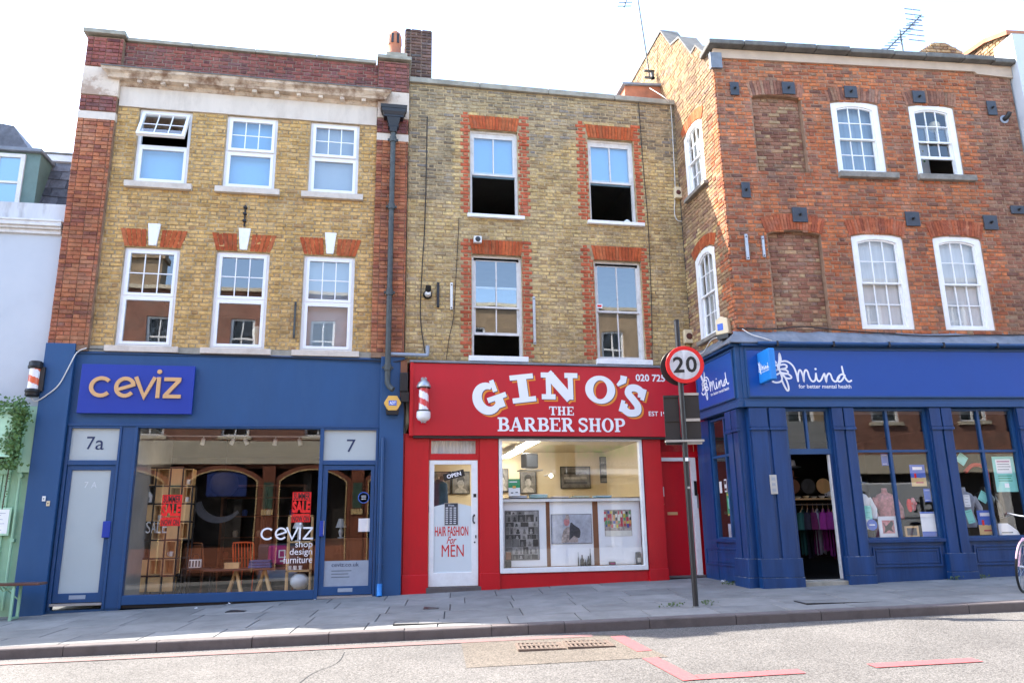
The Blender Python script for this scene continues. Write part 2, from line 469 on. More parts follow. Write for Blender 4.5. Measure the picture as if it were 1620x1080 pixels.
IRON = mat('grey_green_iron_pipe', (.060, .068, .066), .55, .3, 8, .3, 50)
PLATE = mat('slate_grey_iron_plate', (.045, .052, .065), .6, .15, 10, .3, 60)
STEEL = mat('grey_steel', (.42, .43, .44), .35, .1, 10, 0, metal=.7)
GREYP = mat('grey_plastic_pipe', (.30, .34, .40), .45, .08, 6, 0)
CABLE_D = mat('dark_cable', (.03, .028, .026), .7, .1, 6, 0)
CABLE_W = mat('white_cable', (.62, .60, .56), .6, .1, 6, 0)
YEL = mat('yellow_plastic', (.72, .42, .09), .4, .05, 6, 0)
CREAMP = mat('cream_plastic', (.66, .55, .36), .5, .06, 6, 0)
WPLAS = mat('white_plastic', (.70, .70, .68), .45, .05, 6, 0)
PAPER = mat('white_paper', (.86, .87, .88), .7, .03, 5, 0)
PINK_R = mat('pole_red_stripe', (.62, .05, .055), .3, .04, 6, 0, coat=.6)
POLE_W = mat('pole_white_stripe', (.78, .76, .76), .3, .04, 6, 0, coat=.6)
ORNG = mat('pole_orange_stripe', (.72, .12, .04), .35, .06, 6, 0, coat=.5)
WLET = mat('white_lettering', (.80, .80, .82), .5, .02, 5, 0)
OLET = mat('orange_lettering', (.75, .25, .03), .5, .03, 5, 0)
RLET = mat('red_lettering', (.55, .02, .02), .5, .08, 5, 0)
SALE = mat('sale_red_vinyl', (.75, .012, .012), .5, .04, 5, 0)
DLET = mat('dark_blue_lettering', (.015, .03, .09), .5, .05, 5, 0)
GLET = mat('grey_lettering', (.14, .17, .2), .5, .05, 5, 0)
WOOD = mat('pale_wood', (.66, .42, .19), .5, .18, 5, .15, 30, stretch=(1, 1, .15))
WOOD_B = mat('brown_wood', (.20, .075, .03), .5, .2, 5, .2, 30, stretch=(1, 1, .15))
WOOD_R = mat('red_brown_bench_wood', (.11, .045, .03), .4, .2, 5, .2, 30, stretch=(.15, 1, 1))
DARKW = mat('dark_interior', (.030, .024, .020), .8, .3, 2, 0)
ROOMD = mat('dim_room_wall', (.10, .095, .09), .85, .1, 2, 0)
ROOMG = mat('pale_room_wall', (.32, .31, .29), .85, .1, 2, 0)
CREAMW = mat('cream_room_wall', (.66, .56, .38), .8, .05, 1, 0)
FLOORI = mat('brown_shop_floor', (.09, .06, .045), .45, .2, 4, .1, 20)
BLIND = mat('pale_blue_blind', (.28, .50, .68), .8, .03, 3, 0)
BLINDW = mat('white_blind', (.62, .66, .70), .8, .03, 3, 0)
BLINDG = mat('grey_blue_curtain', (.22, .30, .37), .9, .2, 5, .3, 20, stretch=(3, 1, .2), bdist=.02)
NETC = mat('net_curtain', (.50, .51, .50), .9, .08, 6, .3, 20, stretch=(3, 1, .15), bdist=.02)
FROST = mat('frosted_glass', (.40, .46, .47), .25, .04, 1, 0, spec=.6)
FROSTW = mat('white_window_film', (.60, .66, .68), .22, .03, 1, 0, spec=.6)
SLATE = mat('roof_slate', (.105, .11, .13), .6, .35, 5, .4, 30, dirt=(.20, .21, .25), dirt_amt=.7, dirt_scale=2.5)
SLATES = brick_mat('mixed_roof_slates', [(0, (.045, .048, .06)), (.4, (.085, .09, .105)), (.7, (.14, .145, .165)), (1, (.20, .205, .23))], soot=(.04, .04, .045), soot_amt=.4, smear=(.25, .25, .27), smear_amt=.3, rough=.6, bump=.4)
GREEN = mat('pale_green_paint', (.30, .52, .34), .6, .07, 2.5, .3, 30, dirt=(.22, .36, .25), dirt_amt=.5, dirt_scale=1.5)
GREEN_L = mat('light_green_box_paint', (.42, .66, .46), .5, .05, 2.5, .1, 30)
GREEN_D = mat('dull_green_cheek', (.13, .20, .18), .7, .15, 3, .2, 30)
LEAF = mat('ivy_leaf', (.07, .15, .035), .5, .45, 14, 0)
WEED = mat('weed_leaf', (.07, .11, .035), .6, .35, 14, 0)
STEM = mat('ivy_stem', (.09, .06, .04), .8, .2, 8, 0)
TERRA = mat('terracotta', (.38, .14, .075), .8, .2, 6, .3, 40, dirt=(.16, .09, .07), dirt_amt=.6)
ASPH = None
TEAL = mat('teal_paper', (.28, .70, .62), .7, .04, 4, 0)
PBLUE = mat('poster_blue', (.06, .14, .52), .6, .08, 8, 0)
GLASS = glass_mat('window_glass', tint=(.98, .985, .985), gain=1.4, base=.015)
GLASS_U = glass_mat('upper_window_glass', tint=(.80, .90, .95), gain=4.0, base=.04, wave=.02)
GLASS_O = glass_mat('old_wavy_glass', gain=2.0, base=.03, wave=.05, wscale=2.2)
GLASS_S = glass_mat('shop_glass', tint=(.985, .99, .985), gain=1.9, base=.015, wave=.03, wscale=.6)
SPOT_L = emit_mat('added_spot_glow', (1.0, .86, .66), 120.0)  # glow added to one spotlight to brighten the shelf unit
SPOT_D = emit_mat('faint_added_spot_glow', (1.0, .86, .66), 8.0)  # fainter added glow for the other spotlights
TUBE_L = emit_mat('lit_fluorescent', (1.0, .93, .80), 9.0)


def paving_mat():
    m, nt, out = nodes('grey_paving_slab')
    p = N(nt, 'ShaderNodeBsdfPrincipled'); L(nt, p.outputs[0], out.inputs[0]); p.inputs['Roughness'].default_value = .8; p.inputs['Specular IOR Level'].default_value = .35
    geo = N(nt, 'ShaderNodeNewGeometry'); oi = N(nt, 'ShaderNodeObjectInfo')
    cr = N(nt, 'ShaderNodeValToRGB'); e = cr.color_ramp.elements
    e[0].color = (.172, .172, .166, 1); e[1].color = (.238, .236, .226, 1)
    L(nt, oi.outputs['Random'], cr.inputs[0])
    n = N(nt, 'ShaderNodeTexNoise'); n.inputs['Scale'].default_value = 2.2; n.inputs['Detail'].default_value = 9; n.inputs['Roughness'].default_value = .7
    L(nt, geo.outputs['Position'], n.inputs['Vector'])
    mr = N(nt, 'ShaderNodeMapRange'); mr.inputs[1].default_value = .3; mr.inputs[2].default_value = .7; mr.inputs[3].default_value = .72; mr.inputs[4].default_value = 1.18
    L(nt, n.outputs[0], mr.inputs[0])
    mu = N(nt, 'ShaderNodeMix', data_type='RGBA', blend_type='MULTIPLY'); mu.inputs[0].default_value = 1; L(nt, cr.outputs[0], mu.inputs[6]); L(nt, mr.outputs[0], mu.inputs[7])
    # chewing-gum spots
    vo = N(nt, 'ShaderNodeTexVoronoi'); vo.inputs['Scale'].default_value = 3.1; L(nt, geo.outputs['Position'], vo.inputs['Vector'])
    sp = N(nt, 'ShaderNodeMapRange'); sp.inputs[1].default_value = .05; sp.inputs[2].default_value = .075; sp.inputs[3].default_value = .55; sp.inputs[4].default_value = 0
    L(nt, vo.outputs['Distance'], sp.inputs[0])
    mx = N(nt, 'ShaderNodeMix', data_type='RGBA'); L(nt, sp.outputs[0], mx.inputs[0]); L(nt, mu.outputs[2], mx.inputs[6]); mx.inputs[7].default_value = (.08, .083, .087, 1)
    L(nt, mx.outputs[2], p.inputs['Base Color'])
    n3 = N(nt, 'ShaderNodeTexNoise'); n3.inputs['Scale'].default_value = 90; L(nt, geo.outputs['Position'], n3.inputs['Vector'])
    b = N(nt, 'ShaderNodeBump'); b.inputs['Strength'].default_value = .3; b.inputs['Distance'].default_value = .003; L(nt, n3.outputs[0], b.inputs['Height']); L(nt, b.outputs[0], p.inputs['Normal'])
    return m


def asphalt_mat(name, c0, c1, patch=0):
    m, nt, out = nodes(name)
    p = N(nt, 'ShaderNodeBsdfPrincipled'); L(nt, p.outputs[0], out.inputs[0]); p.inputs['Roughness'].default_value = .88; p.inputs['Specular IOR Level'].default_value = .3
    geo = N(nt, 'ShaderNodeNewGeometry')
    vo = N(nt, 'ShaderNodeTexVoronoi'); vo.inputs['Scale'].default_value = 95; L(nt, geo.outputs['Position'], vo.inputs['Vector'])
    cr = N(nt, 'ShaderNodeValToRGB'); cr.color_ramp.elements[0].color = list(c0) + [1]; cr.color_ramp.elements[1].color = list(c1) + [1]
    cr.color_ramp.elements[0].position = .1; cr.color_ramp.elements[1].position = .9
    sepc = N(nt, 'ShaderNodeSeparateColor'); L(nt, vo.outputs['Color'], sepc.inputs[0]); L(nt, sepc.outputs[0], cr.inputs[0])
    n = N(nt, 'ShaderNodeTexNoise'); n.inputs['Scale'].default_value = .7; n.inputs['Detail'].default_value = 9; n.inputs['Roughness'].default_value = .68
    L(nt, geo.outputs['Position'], n.inputs['Vector'])
    mr = N(nt, 'ShaderNodeMapRange'); mr.inputs[1].default_value = .3; mr.inputs[2].default_value = .7; mr.inputs[3].default_value = .78; mr.inputs[4].default_value = 1.15
    L(nt, n.outputs[0], mr.inputs[0])
    mu = N(nt, 'ShaderNodeMix', data_type='RGBA', blend_type='MULTIPLY'); mu.inputs[0].default_value = 1; L(nt, cr.outputs[0], mu.inputs[6]); L(nt, mr.outputs[0], mu.inputs[7])
    L(nt, mu.outputs[2], p.inputs['Base Color'])
    b = N(nt, 'ShaderNodeBump'); b.inputs['Strength'].default_value = .6; b.inputs['Distance'].default_value = .006; L(nt, vo.outputs['Distance'], b.inputs['Height']); L(nt, b.outputs[0], p.inputs['Normal'])
    return m


PAVE = paving_mat()
PAVE_J = mat('paving_joint', (.05, .05, .05), .95, .2, 8, 0)
KERB = mat('brown_grey_kerb_stone', (.11, .093, .09), .85, .2, 6, .4, 60, dirt=(.09, .08, .08), dirt_amt=.6, dirt_scale=3)
ASPH = asphalt_mat('worn_asphalt', (.060, .056, .052), (.170, .160, .150))
ASPH_P = asphalt_mat('tan_asphalt_patch', (.066, .056, .046), (.172, .147, .120))
def worn_red(name, lo, hi, c):
    m, nt, out = nodes(name)
    p = N(nt, 'ShaderNodeBsdfPrincipled'); L(nt, p.outputs[0], out.inputs[0]); p.inputs['Roughness'].default_value = .8
    geo = N(nt, 'ShaderNodeNewGeometry')
    n = N(nt, 'ShaderNodeTexNoise'); n.inputs['Scale'].default_value = 28; n.inputs['Detail'].default_value = 8; n.inputs['Roughness'].default_value = .8; L(nt, geo.outputs['Position'], n.inputs['Vector'])
    cr = N(nt, 'ShaderNodeValToRGB'); e = cr.color_ramp.elements
    e[0].position = lo; e[0].color = (.12, .098, .09, 1); e[1].position = hi; e[1].color = list(c) + [1]
    L(nt, n.outputs[0], cr.inputs[0]); L(nt, cr.outputs[0], p.inputs['Base Color'])
    return m
REDP = worn_red('worn_red_road_paint', .36, .50, (.36, .07, .075))
REDF = worn_red('faded_red_road_paint', .40, .64, (.26, .105, .10))


# ================================================================ brickwork
BR = {}      # parent name -> list of (world distance, matrix, mesh, spec)
BM_CACHE = {}


def brick_shape(mb, x, y, z, w, h, d, m, rg, jit=.004):
    """one brick, its face towards -y, arrises knocked off"""
    c = min(.007, h * .12)
    x0, x1, z0, z1 = x + rg.uniform(0, jit), x + w - rg.uniform(0, jit), z + rg.uniform(0, jit * .6), z + h - rg.uniform(0, jit * .6)
    i = len(mb.v)
    yb = y + d
    mb.v += [(x0, yb, z0), (x1, yb, z0), (x1, yb, z1), (x0, yb, z1), (x0, y + c, z0), (x1, y + c, z0), (x1, y + c, z1), (x0, y + c, z1)]
    q = [rg.uniform(.6, 1.5) * c for _ in range(4)]
    mb.v += [(x0 + q[0], y, z0 + q[0] * .8), (x1 - q[1], y + rg.uniform(-.001, .001), z0 + q[1] * .8), (x1 - q[2], y, z1 - q[2] * .8), (x0 + q[3], y + rg.uniform(-.001, .001), z1 - q[3] * .8)]
    F = [(8, 9, 10, 11)]
    for a in range(4):
        b = (a + 1) % 4
        F.append((4 + a, 4 + b, 8 + b, 8 + a)); F.append((a, b, 4 + b, 4 + a))
    for q in F:
        mb.f.append(tuple(i + k for k in q)); mb.m.append(m); mb.sm.append(False)


def lay_bricks(parent, x0, x1, z0, z1, holes, zone, mats, xf=None, course=.075, seed=1, y=-.010, d=.03, stretch=.225, english=False, rough=.007, outline=None):
    """Flemish bond over a rectangle, cut round holes (x0, x1, z0, z1, rise).  zone(x, z) -> (slot, y offset) or None"""
    rg = random.Random(seed)
    xf = xf or I4
    hw = stretch / 2
    jt = .008
    lst = BR.setdefault(parent.name, dict(parent=parent, items=[], mats=mats))
    pm = Matrix.Translation(parent.location) @ Matrix.Rotation(parent.rotation_euler.z, 4, 'Z') @ xf
    row = 0
    z = z0
    while z < z1 - .03:
        h = min(course, z1 - z) - jt
        zc = z + h / 2
        iv = [(x0, x1)]
        if outline:
            iv = outline(zc)
        for H in holes:
            hx0, hx1, hz0, hz1 = H[:4]; rise = H[4] if len(H) > 4 else 0
            if zc < hz0 or zc > hz1: continue
            if rise and zc > hz1 - rise:
                w = (hx1 - hx0) / 2; rad = (w * w + rise * rise) / (2 * rise); cz = hz1 - rad
                k = math.sqrt(max(0, rad * rad - (zc - cz) ** 2)); cx = (hx0 + hx1) / 2
                hx0, hx1 = cx - k, cx + k
            nv = []
            for a, b in iv:
                if hx1 <= a or hx0 >= b: nv.append((a, b)); continue
                if hx0 > a: nv.append((a, hx0))
                if hx1 < b: nv.append((hx1, b))
            iv = nv
        unit = hw + stretch if not english else (stretch if row % 2 else hw)
        for a, b in iv:
            xx = math.floor((a - x0) / unit) * unit + x0 - ((unit / 2) if row % 2 else 0)
            k = 0
            while xx < b:
                for w in ((stretch, hw) if not english else ((stretch,) if row % 2 else (hw,))):
                    l, r_ = max(xx, a), min(xx + w, b)
                    xx += w
                    if r_ - l < .035: continue
                    zn = zone(.5 * (l + r_), zc)
                    if zn is None: continue
                    full = abs((r_ - l) - w) < 1e-6 and h > course - jt - 1e-4
                    yy = y + zn[1] + rg.uniform(-.005, .005)
                    wp = pm @ Vector((l, yy, z))
                    lst['items'].append(((wp - CAM).length, l, yy, z, r_ - l - jt, h, zn[0], full, xf, d, rg.random(), rough))
        z += course
        row += 1


def flush_bricks(limit=300):
    for key, D in BR.items():
        P = D['parent']; items = D['items']; mats = D['mats']
        cand = sorted([k for k in items if k[7]], key=lambda k: k[0])
        solo = set(id(k) for k in cand[:limit])
        mb = MB(); rg = random.Random(5)
        for k in items:
            dist, l, yy, z, w, h, slot, full, xf, d, rr, jit = k
            if id(k) in solo:
                ck = (round(w, 3), round(h, 3), slot, round(d, 3), int(rr * 3), key)
                me = BM_CACHE.get(ck)
                if me is None:
                    m1 = MB(); brick_shape(m1, 0, 0, 0, w, h, d, 0, rg, jit)
                    o = m1.build('brick', mats[slot]); me = o.data; bpy.data.objects.remove(o); BM_CACHE[ck] = me
                o = bpy.data.objects.new('brick', me); COL.objects.link(o); o.parent = P
                o.matrix_local = xf @ Matrix.Translation((l, yy, z))
            else:
                m1 = MB(); brick_shape(m1, l, yy, z, w, h, d, slot, rg, jit)
                i = len(mb.v); mb.v += [tuple(xf @ Vector(p)) for p in m1.v] if xf is not I4 else m1.v
                mb.f += [tuple(i + a for a in f) for f in m1.f]; mb.m += m1.m; mb.sm += m1.sm
        if mb.v: mb.build('brickwork', mats, P, kind='stuff')


def voussoirs(parent, x0, x1, zs, rise, height, n, m, xf=None, y=-.016, splay=.0, name='arch_brick', d=.05, key=None):
    """arch bricks over an opening x0..x1 whose springing is zs; rise 0 gives a flat gauged arch"""
    rg = random.Random(int(x0 * 1000) + n)
    cx = (x0 + x1) / 2; w = (x1 - x0) / 2
    if rise > 1e-4:
        rad = (w * w + rise * rise) / (2 * rise); cz = zs + rise - rad; a0 = math.asin(w / rad)
        lo = lambda t: (cx + rad * math.sin(-a0 + 2 * a0 * t), cz + rad * math.cos(-a0 + 2 * a0 * t))
        hi = lambda t: (cx + (rad + height) * math.sin((-a0 + 2 * a0 * t)), cz + (rad + height) * math.cos(-a0 + 2 * a0 * t))
    else:
        lo = lambda t: (x0 + (x1 - x0) * t, zs)
        hi = lambda t: (x0 - splay + (x1 - x0 + 2 * splay) * t, zs + height)
    for k in range(n):
        g = .06
        t0, t1 = (k + g) / n, (k + 1 - g) / n
        if key and t1 > key[0] and t0 < key[1]: continue
        mb = MB()
        yy = y + rg.uniform(-.003, .003)
        mb.prism([[lo(t0), lo(t1), hi(t1), hi(t0)]], yy, yy + d, 0, back=False)
        mb.build(name, m, parent, xf)


# ================================================================ windows
def ring(mb, x0, x1, z0, z1, w, y0, y1, m=0, wb=None):
    wb = w if wb is None else wb
    mb.prism([rect(x0, x1, z0, z1), rect(x0 + w, x1 - w, z0 + wb, z1 - w)], y0, y1, m)
    return mb


def pane(parent, x0, x1, z0, z1, y, m, xf=None, name='pane'):
    mb = MB(); mb.face([(x0, y, z0), (x1, y, z0), (x1, y, z1), (x0, y, z1)])
    return mb.build(name, m, parent, xf)


def upvc_window(P, x0, x1, z0, z1, tilt=0, blind=None, slats=False, top_arch_dark=False):
    y0 = .045
    zm = z0 + (z1 - z0) * .505
    f = MB()
    f.prism([rect(x0, x1, z0, z1), rect(x0 + .06, x1 - .06, z0 + .06, zm - .025), rect(x0 + .06, x1 - .06, zm + .025, z1 - .06)], y0, y0 + .07)
    W_ = f.build('window', UPVC, P)
    # lower light
    s = MB(); ring(s, x0 + .05, x1 - .05, z0 + .05, zm - .017, .05, y0 - .014, y0 + .05)
    s.build('sash', UPVC, W_)
    pane(W_, x0 + .095, x1 - .095, z0 + .095, zm - .06, y0 + .02, GLASS_U)
    # upper top-hung light
    hx = Matrix.Translation((0, y0 - .01, z1 - .05)) @ Matrix.Rotation(R(-tilt), 4, 'X') @ Matrix.Translation((0, -(y0 - .01), -(z1 - .05)))
    s = MB(); ring(s, x0 + .05, x1 - .05, zm + .017, z1 - .05, .05, y0 - .014, y0 + .05)
    s.build('sash', UPVC, W_, hx)
    pane(W_, x0 + .095, x1 - .095, zm + .06, z1 - .095, y0 + .02, GLASS_U, hx)
    bx0, bx1, bz0, bz1 = x0 + .1, x1 - .1, zm + .067, z1 - .1
    for t in (1 / 3, 2 / 3):
        xx = bx0 + (bx1 - bx0) * t
        MB().box(xx - .009, xx + .009, y0 + .006, y0 + .017, bz0, bz1).build('glazing_bar', UPVC, W_, hx)
    zz = (bz0 + bz1) / 2
    MB().box(bx0, bx1, y0 + .008, y0 + .016, zz - .009, zz + .009).build('glazing_bar', UPVC, W_, hx)
    if blind:
        mb = MB()
        if slats:
            k = z0 + .06
            while k < z1 - .05:
                mb.face([(x0 + .02, y0 + .155, k), (x1 - .02, y0 + .155, k), (x1 - .02, y0 + .12, k + .045), (x0 + .02, y0 + .12, k + .045)]); k += .042
        else:
            zt = z1 - .03
            if tilt > 10: zt = zm - .02
            mb.face([(x0, y0 + .14, z0), (x1, y0 + .14, z0), (x1, y0 + .14, zt), (x0, y0 + .14, zt)])
        mb.build('blind', blind, W_)
    return W_


def sill_block(P, x0, x1, z0, z1, m, out=.09, xf=None, bevel=.006):
    return MB().box(x0, x1, -out, .05, z0, z1).build('sill', m, P, xf, bevel=bevel)


# ================================================================ ground
GX, GY, GZ0 = .0236, .03, .017
def gz(x, y): return GZ0 + GX * x + GY * y
KA = R(-6.4)
kd = Vector((math.cos(KA), math.sin(KA)))            # along the kerb
kn = Vector((-math.sin(KA), math.cos(KA)))           # towards the buildings
K0 = Vector((1.46, -3.92))                           # a point on the kerb's upper front edge
def kp(s, n, dz=0):
    p = K0 + kd * s + kn * n
    return Vector((p.x, p.y, gz(p.x, p.y) + dz))
KM = None
ez = kd.x * GX + kd.y * GY; en = kn.x * GX + kn.y * GY
bx_ = Vector((kd.x, kd.y, ez)); by_ = Vector((kn.x, kn.y, en)); bz_ = bx_.cross(by_).normalized()
KM = Matrix(((bx_.x, by_.x, bz_.x, K0.x), (bx_.y, by_.y, bz_.y, K0.y), (bx_.z, by_.z, bz_.z, gz(K0.x, K0.y)), (0, 0, 0, 1)))

g = MB()
g.face([(-90, -120, gz(-90, -120) - .12), (90, -120, gz(90, -120) - .12), (90, 60, gz(90, 60) - .12), (-90, 60, gz(-90, 60) - .12)])
road = g.build('road', ASPH, kind='structure')
m = MB()
m.face([kp(-14, .10, -.018), kp(14, .10, -.018), kp(14, 8, -.018), kp(-14, 8, -.018)])
pav = m.build('pavement', PAVE_J, kind='structure')
m = MB()
m.face([kp(-40, -8.3, 0), kp(40, -8.3, 0), kp(40, -15, 0), kp(-40, -15, 0)])
m.face([kp(-40, -8.3, 0), kp(40, -8.3, 0), kp(40, -8.3, -.14), kp(-40, -8.3, -.14)])
m.build('far_pavement', PAVE, kind='structure')
# slabs, each its own stone, laid in courses along the kerb
SLAB = {}
rowd = [.62, .75, .75, .75, .75, .75, .75, .75]
n0 = .162
for ri, rd in enumerate(rowd):
    s = -13.2 + (ri * .37) % .9
    while s < 12.5:
        w = rnd.choice([.9, .9, .9, .75, 1.05]) if ri else .9
        p = kp(s + w / 2, n0 + rd / 2)
        lim = -1.85 if p.x > 6.9 else .35
        if p.y < lim + .5 and -9 < p.x < 12:
            ck = (round(w, 2), rd, rnd.randint(0, 1))
            me = SLAB.get(ck)
            if me is None:
                a = MB(); q = .006; gq = .006
                x0, x1, y0, y1 = gq, w - gq, gq, rd - gq
                zt = 0
                a.v = [(x0, y0, -.05), (x1, y0, -.05), (x1, y1, -.05), (x0, y1, -.05), (x0, y0, zt - q), (x1, y0, zt - q), (x1, y1, zt - q), (x0, y1, zt - q), (x0 + q, y0 + q, zt), (x1 - q, y0 + q, zt), (x1 - q, y1 - q, zt), (x0 + q, y1 - q, zt)]
                a.f = [(8, 9, 10, 11)]
                for k in range(4):
                    b = (k + 1) % 4
                    a.f += [(k, b, 4 + b, 4 + k), (4 + k, 4 + b, 8 + b, 8 + k)]
                a.m = [0] * len(a.f); a.sm = [False] * len(a.f)
                o = a.build('paving_slab', PAVE); me = o.data; bpy.data.objects.remove(o); SLAB[ck] = me
            o = bpy.data.objects.new('paving_slab', me); COL.objects.link(o); o.parent = pav
            o.matrix_local = KM @ Matrix.Translation((s, n0, rnd.uniform(-.002, .002))) @ Matrix.Rotation(rnd.uniform(-.003, .003), 4, 'X')
        s += w
    n0 += rd
# kerb
kb = MB(); kb.box(-14, 14, .012, .14, -.14, -.012)
kerb = kb.build('kerb', PAVE_J, xf=KM, kind='structure')
s = -13.6
km = None
while s < 13:
    a = MB()
    w = rnd.choice([1.06, 1.06, 1.1, .9]); 
    if abs(s - .3) < .5: w = .45
    q = .018
    pr = [(0, -.16), (0, -q), (q * .35, -q * .3), (q, 0), (.155, 0), (.155, -.16)]
    for k in range(len(pr)):
        p, p2 = pr[k], pr[(k + 1) % len(pr)]
        a.face([(.005, p[0], p[1]), (w - .005, p[0], p[1]), (w - .005, p2[0], p2[1]), (.005, p2[0], p2[1])])
    a.face([(.005, p[0], p[1]) for p in pr]); a.face([(w - .005, p[0], p[1]) for p in reversed(pr)])
    o = a.build('kerb_stone', KERB, kerb)
    o.matrix_local = KM @ Matrix.Translation((s, rnd.uniform(-.006, .006), rnd.uniform(-.004, .003)))
    s += w


def on_road(pts, h=.004): return [(x, y, gz(x, y) - .12 + h) for x, y in pts]


def strip(p, q, w):
    d = (Vector(q) - Vector(p)).normalized(); nn = Vector((-d.y, d.x)) * w / 2
    p, q = Vector(p), Vector(q)
    k = 10; out = []
    return [tuple(p - nn), tuple(q - nn), tuple(q + nn), tuple(p + nn)]


m = MB(); m.face(on_road([(1.0, -5.62), (3.05, -5.8), (2.98, -4.36), (1.12, -4.16)], .004))
m.build('road_patch', ASPH_P, kind='structure')
mk = MB()
a0 = kp(-13, -.28); a1 = kp(1.25, -.28)
ml_ = MB(); ml_.face(on_road(strip((a0.x, a0.y), (a1.x, a1.y), .17), .008)); ml_.build('road_marking', REDF, kind='structure')
for p, q in (((2.93, -4.50), (2.92, -5.45)), ((2.85, -5.80), (2.86, -6.83)), ((2.95, -6.745), (3.92, -6.83)), ((4.62, -6.84), (5.66, -6.94)), ((6.45, -7.0), (7.4, -7.1))):
    mk.face(on_road(strip(p, q, .17), .008))
mk.build('road_marking', REDP, kind='structure')
ck = MB(); pts = smooth_path([(-.62, -5.9), (-.5, -5.35), (-.28, -4.9), (-.22, -4.3)], 5)
for k in range(len(pts) - 1):
    ck.face(on_road(strip(pts[k], pts[k + 1], .009), .004))
ck.build('road_crack', PAVE_J, kind='structure')

# drain gratings in the gutter
GRM = mat('rusty_cast_iron', (.13, .095, .075), .7, .35, 12, .3, 60)
for i, (xc, lab) in enumerate(((1.93, 'left cast iron gully grating in the tan patch by the kerb'), (2.47, 'right cast iron gully grating in the tan patch by the kerb'))):
    yc = -4.80 - (xc - 1.93) * .11
    t = thing('drain_grate', lab, 'drain grate', (xc, yc, gz(xc, yc) - .12 + .006), KA, 'gully gratings side by side at the kerb')
    a = MB(); w, h = .262, .24
    for (x0, x1, y0, y1) in ((-w, w, -h, -h + .03), (-w, w, h - .03, h), (-w, -w + .03, -h + .03, h - .03), (w - .03, w, -h + .03, h - .03)):
        a.box(x0, x1, y0, y1, -.02, .012)
    a.build('frame', GRM, t)
    MB().box(-w + .03, w - .03, -h + .03, h - .03, -.03, -.002).build('pit', BLACK, t)
    for k in range(9):
        xx = -w + .06 + k * .052
        a = MB(); d = .05 if i == 0 else -.05
        a.box(xx - .011, xx + .011, -h + .034, h - .034, 0, .011)
        a.build('grate_bar', GRM, t)
    a = MB(); a.box(-w + .034, w - .034, -.012, .012, .001, .013); a.build('cross_bar', GRM, t)

# covers let into the pavement
def cover(x, y, w, d, lab, n, rz=KA, mm=PAVE):
    t = thing('access_cover', lab, 'access cover', (x, y, gz(x, y) + .001), rz, 'covers let into the paving')
    a = MB()
    for (x0, x1, y0, y1) in ((-w, w, -d, -d + .012), (-w, w, d - .012, d), (-w, -w + .012, -d + .012, d - .012), (w - .012, w, -d + .012, d - .012)):
        a.box(x0, x1, y0, y1, -.02, .004)
    a.build('frame', BLACKM, t)
    for k in range(n):
        x0 = -w + .014 + (2 * w - .028) * k / n; x1 = -w + .014 + (2 * w - .028) * (k + 1) / n - .008
        MB().box(x0, x1, -d + .014, d - .014, -.02, .003).build('lid', mm, t)
cover(.98, -3.33, .62, .17, 'long four part cover near the kerb below the barber shop', 4)
cover(.95, -1.9, .11, .19, 'small dark cover in front of the white barber shop door', 1, KA, BLACKM)
cover(6.35, -3.72, .55, .2, 'long three part cover near the kerb outside the corner shop door', 3)
cover(-1.9, -1.0, .14, .14, 'small square dark cover below the blue shop window', 1, KA, BLACKM)

# ================================================================ blue shop building (number 7)
PB = thing('shop_building', 'yellow brick building with a navy blue shopfront, red brick pilasters and stone cornice', 'building', (0, 0, 0))
UW = [(-3.172, -2.502), (-2.05, -1.38), (-.936, -.271)]
UW = [(a * 1.37, b * 1.37) for a, b in UW]
UZ0, UZ1, LZ0, LZ1 = 7.242, 8.718, 4.209, 6.012
holes = [(a, b, UZ0, UZ1) for a, b in UW] + [(a, b, LZ0, LZ1) for a, b in UW]
mb = MB()
mb.prism([rect(-4.73, -.02, 4.05, 8.74)] + [rect(*h) for h in holes], 0, .16, back=False)
mb.build('wall', MORT_Y, PB)
MB().box(-5.345, .57, .0, .3, 9.1, 10.06).build('parapet', MORT_R, PB)
for (a, b) in ((-5.34, -4.725), (-.035, .56)):
    MB().box(a + .004, b - .004, -.095, .2, 4.1, 10.06 if a < -4 else 10.1).build('pilaster', MORT_L, PB)
lay_bricks(PB, -4.72, -.03, 4.21, 8.72, holes, lambda x, z: (0, 0), [B_YEL, B_PIL, B_PAR], seed=3, rough=.014)
# the pilasters, with their stone band and stone block
def pilz(x, z):
    if 8.37 < z < 8.52 or 8.85 < z < 9.42: return None
    return (1 if z < 8.4 else 2, 0) if True else None
lay_bricks(PB, -5.345, -4.722, 4.2, 10.06, [], pilz, [B_YEL, B_PIL, B_PAR], seed=4, y=-.112, d=.1, english=True, rough=.002)
lay_bricks(PB, -.037, .562, 4.2, 10.09, [], pilz, [B_YEL, B_PIL, B_PAR], seed=6, y=-.112, d=.1, english=True, rough=.002)
lay_bricks(PB, -4.72, -.04, 9.385, 10.06, [], lambda x, z: (2, 0), [B_YEL, B_PIL, B_PAR], seed=8, y=-.012)
for (a, b) in ((-5.35, -4.715), (-.04, .566)):
    MB().box(a, b, -.118, 0, 8.372, 8.522).build('stone_band', STONE_W, PB, bevel=.006)
    MB().box(a, b, -.12, 0, 8.855, 9.425).build('stone_block', STONE, PB, bevel=.01)
# copings
MB().box(-5.42, -4.69, -.17, .35, 10.10, 10.19).build('coping_stone', COPE, PB, bevel=.012)
MB().box(-.075, .60, -.17, .35, 10.13, 10.21).build('coping_stone', COPE, PB, bevel=.012)
x = -4.685
while x < -.09:
    w = min(1.15, -.08 - x)
    MB().box(x, x + w - .006, -.06, .35, 10.062, 10.135).build('coping_stone', COPE, PB, bevel=.01); x += w
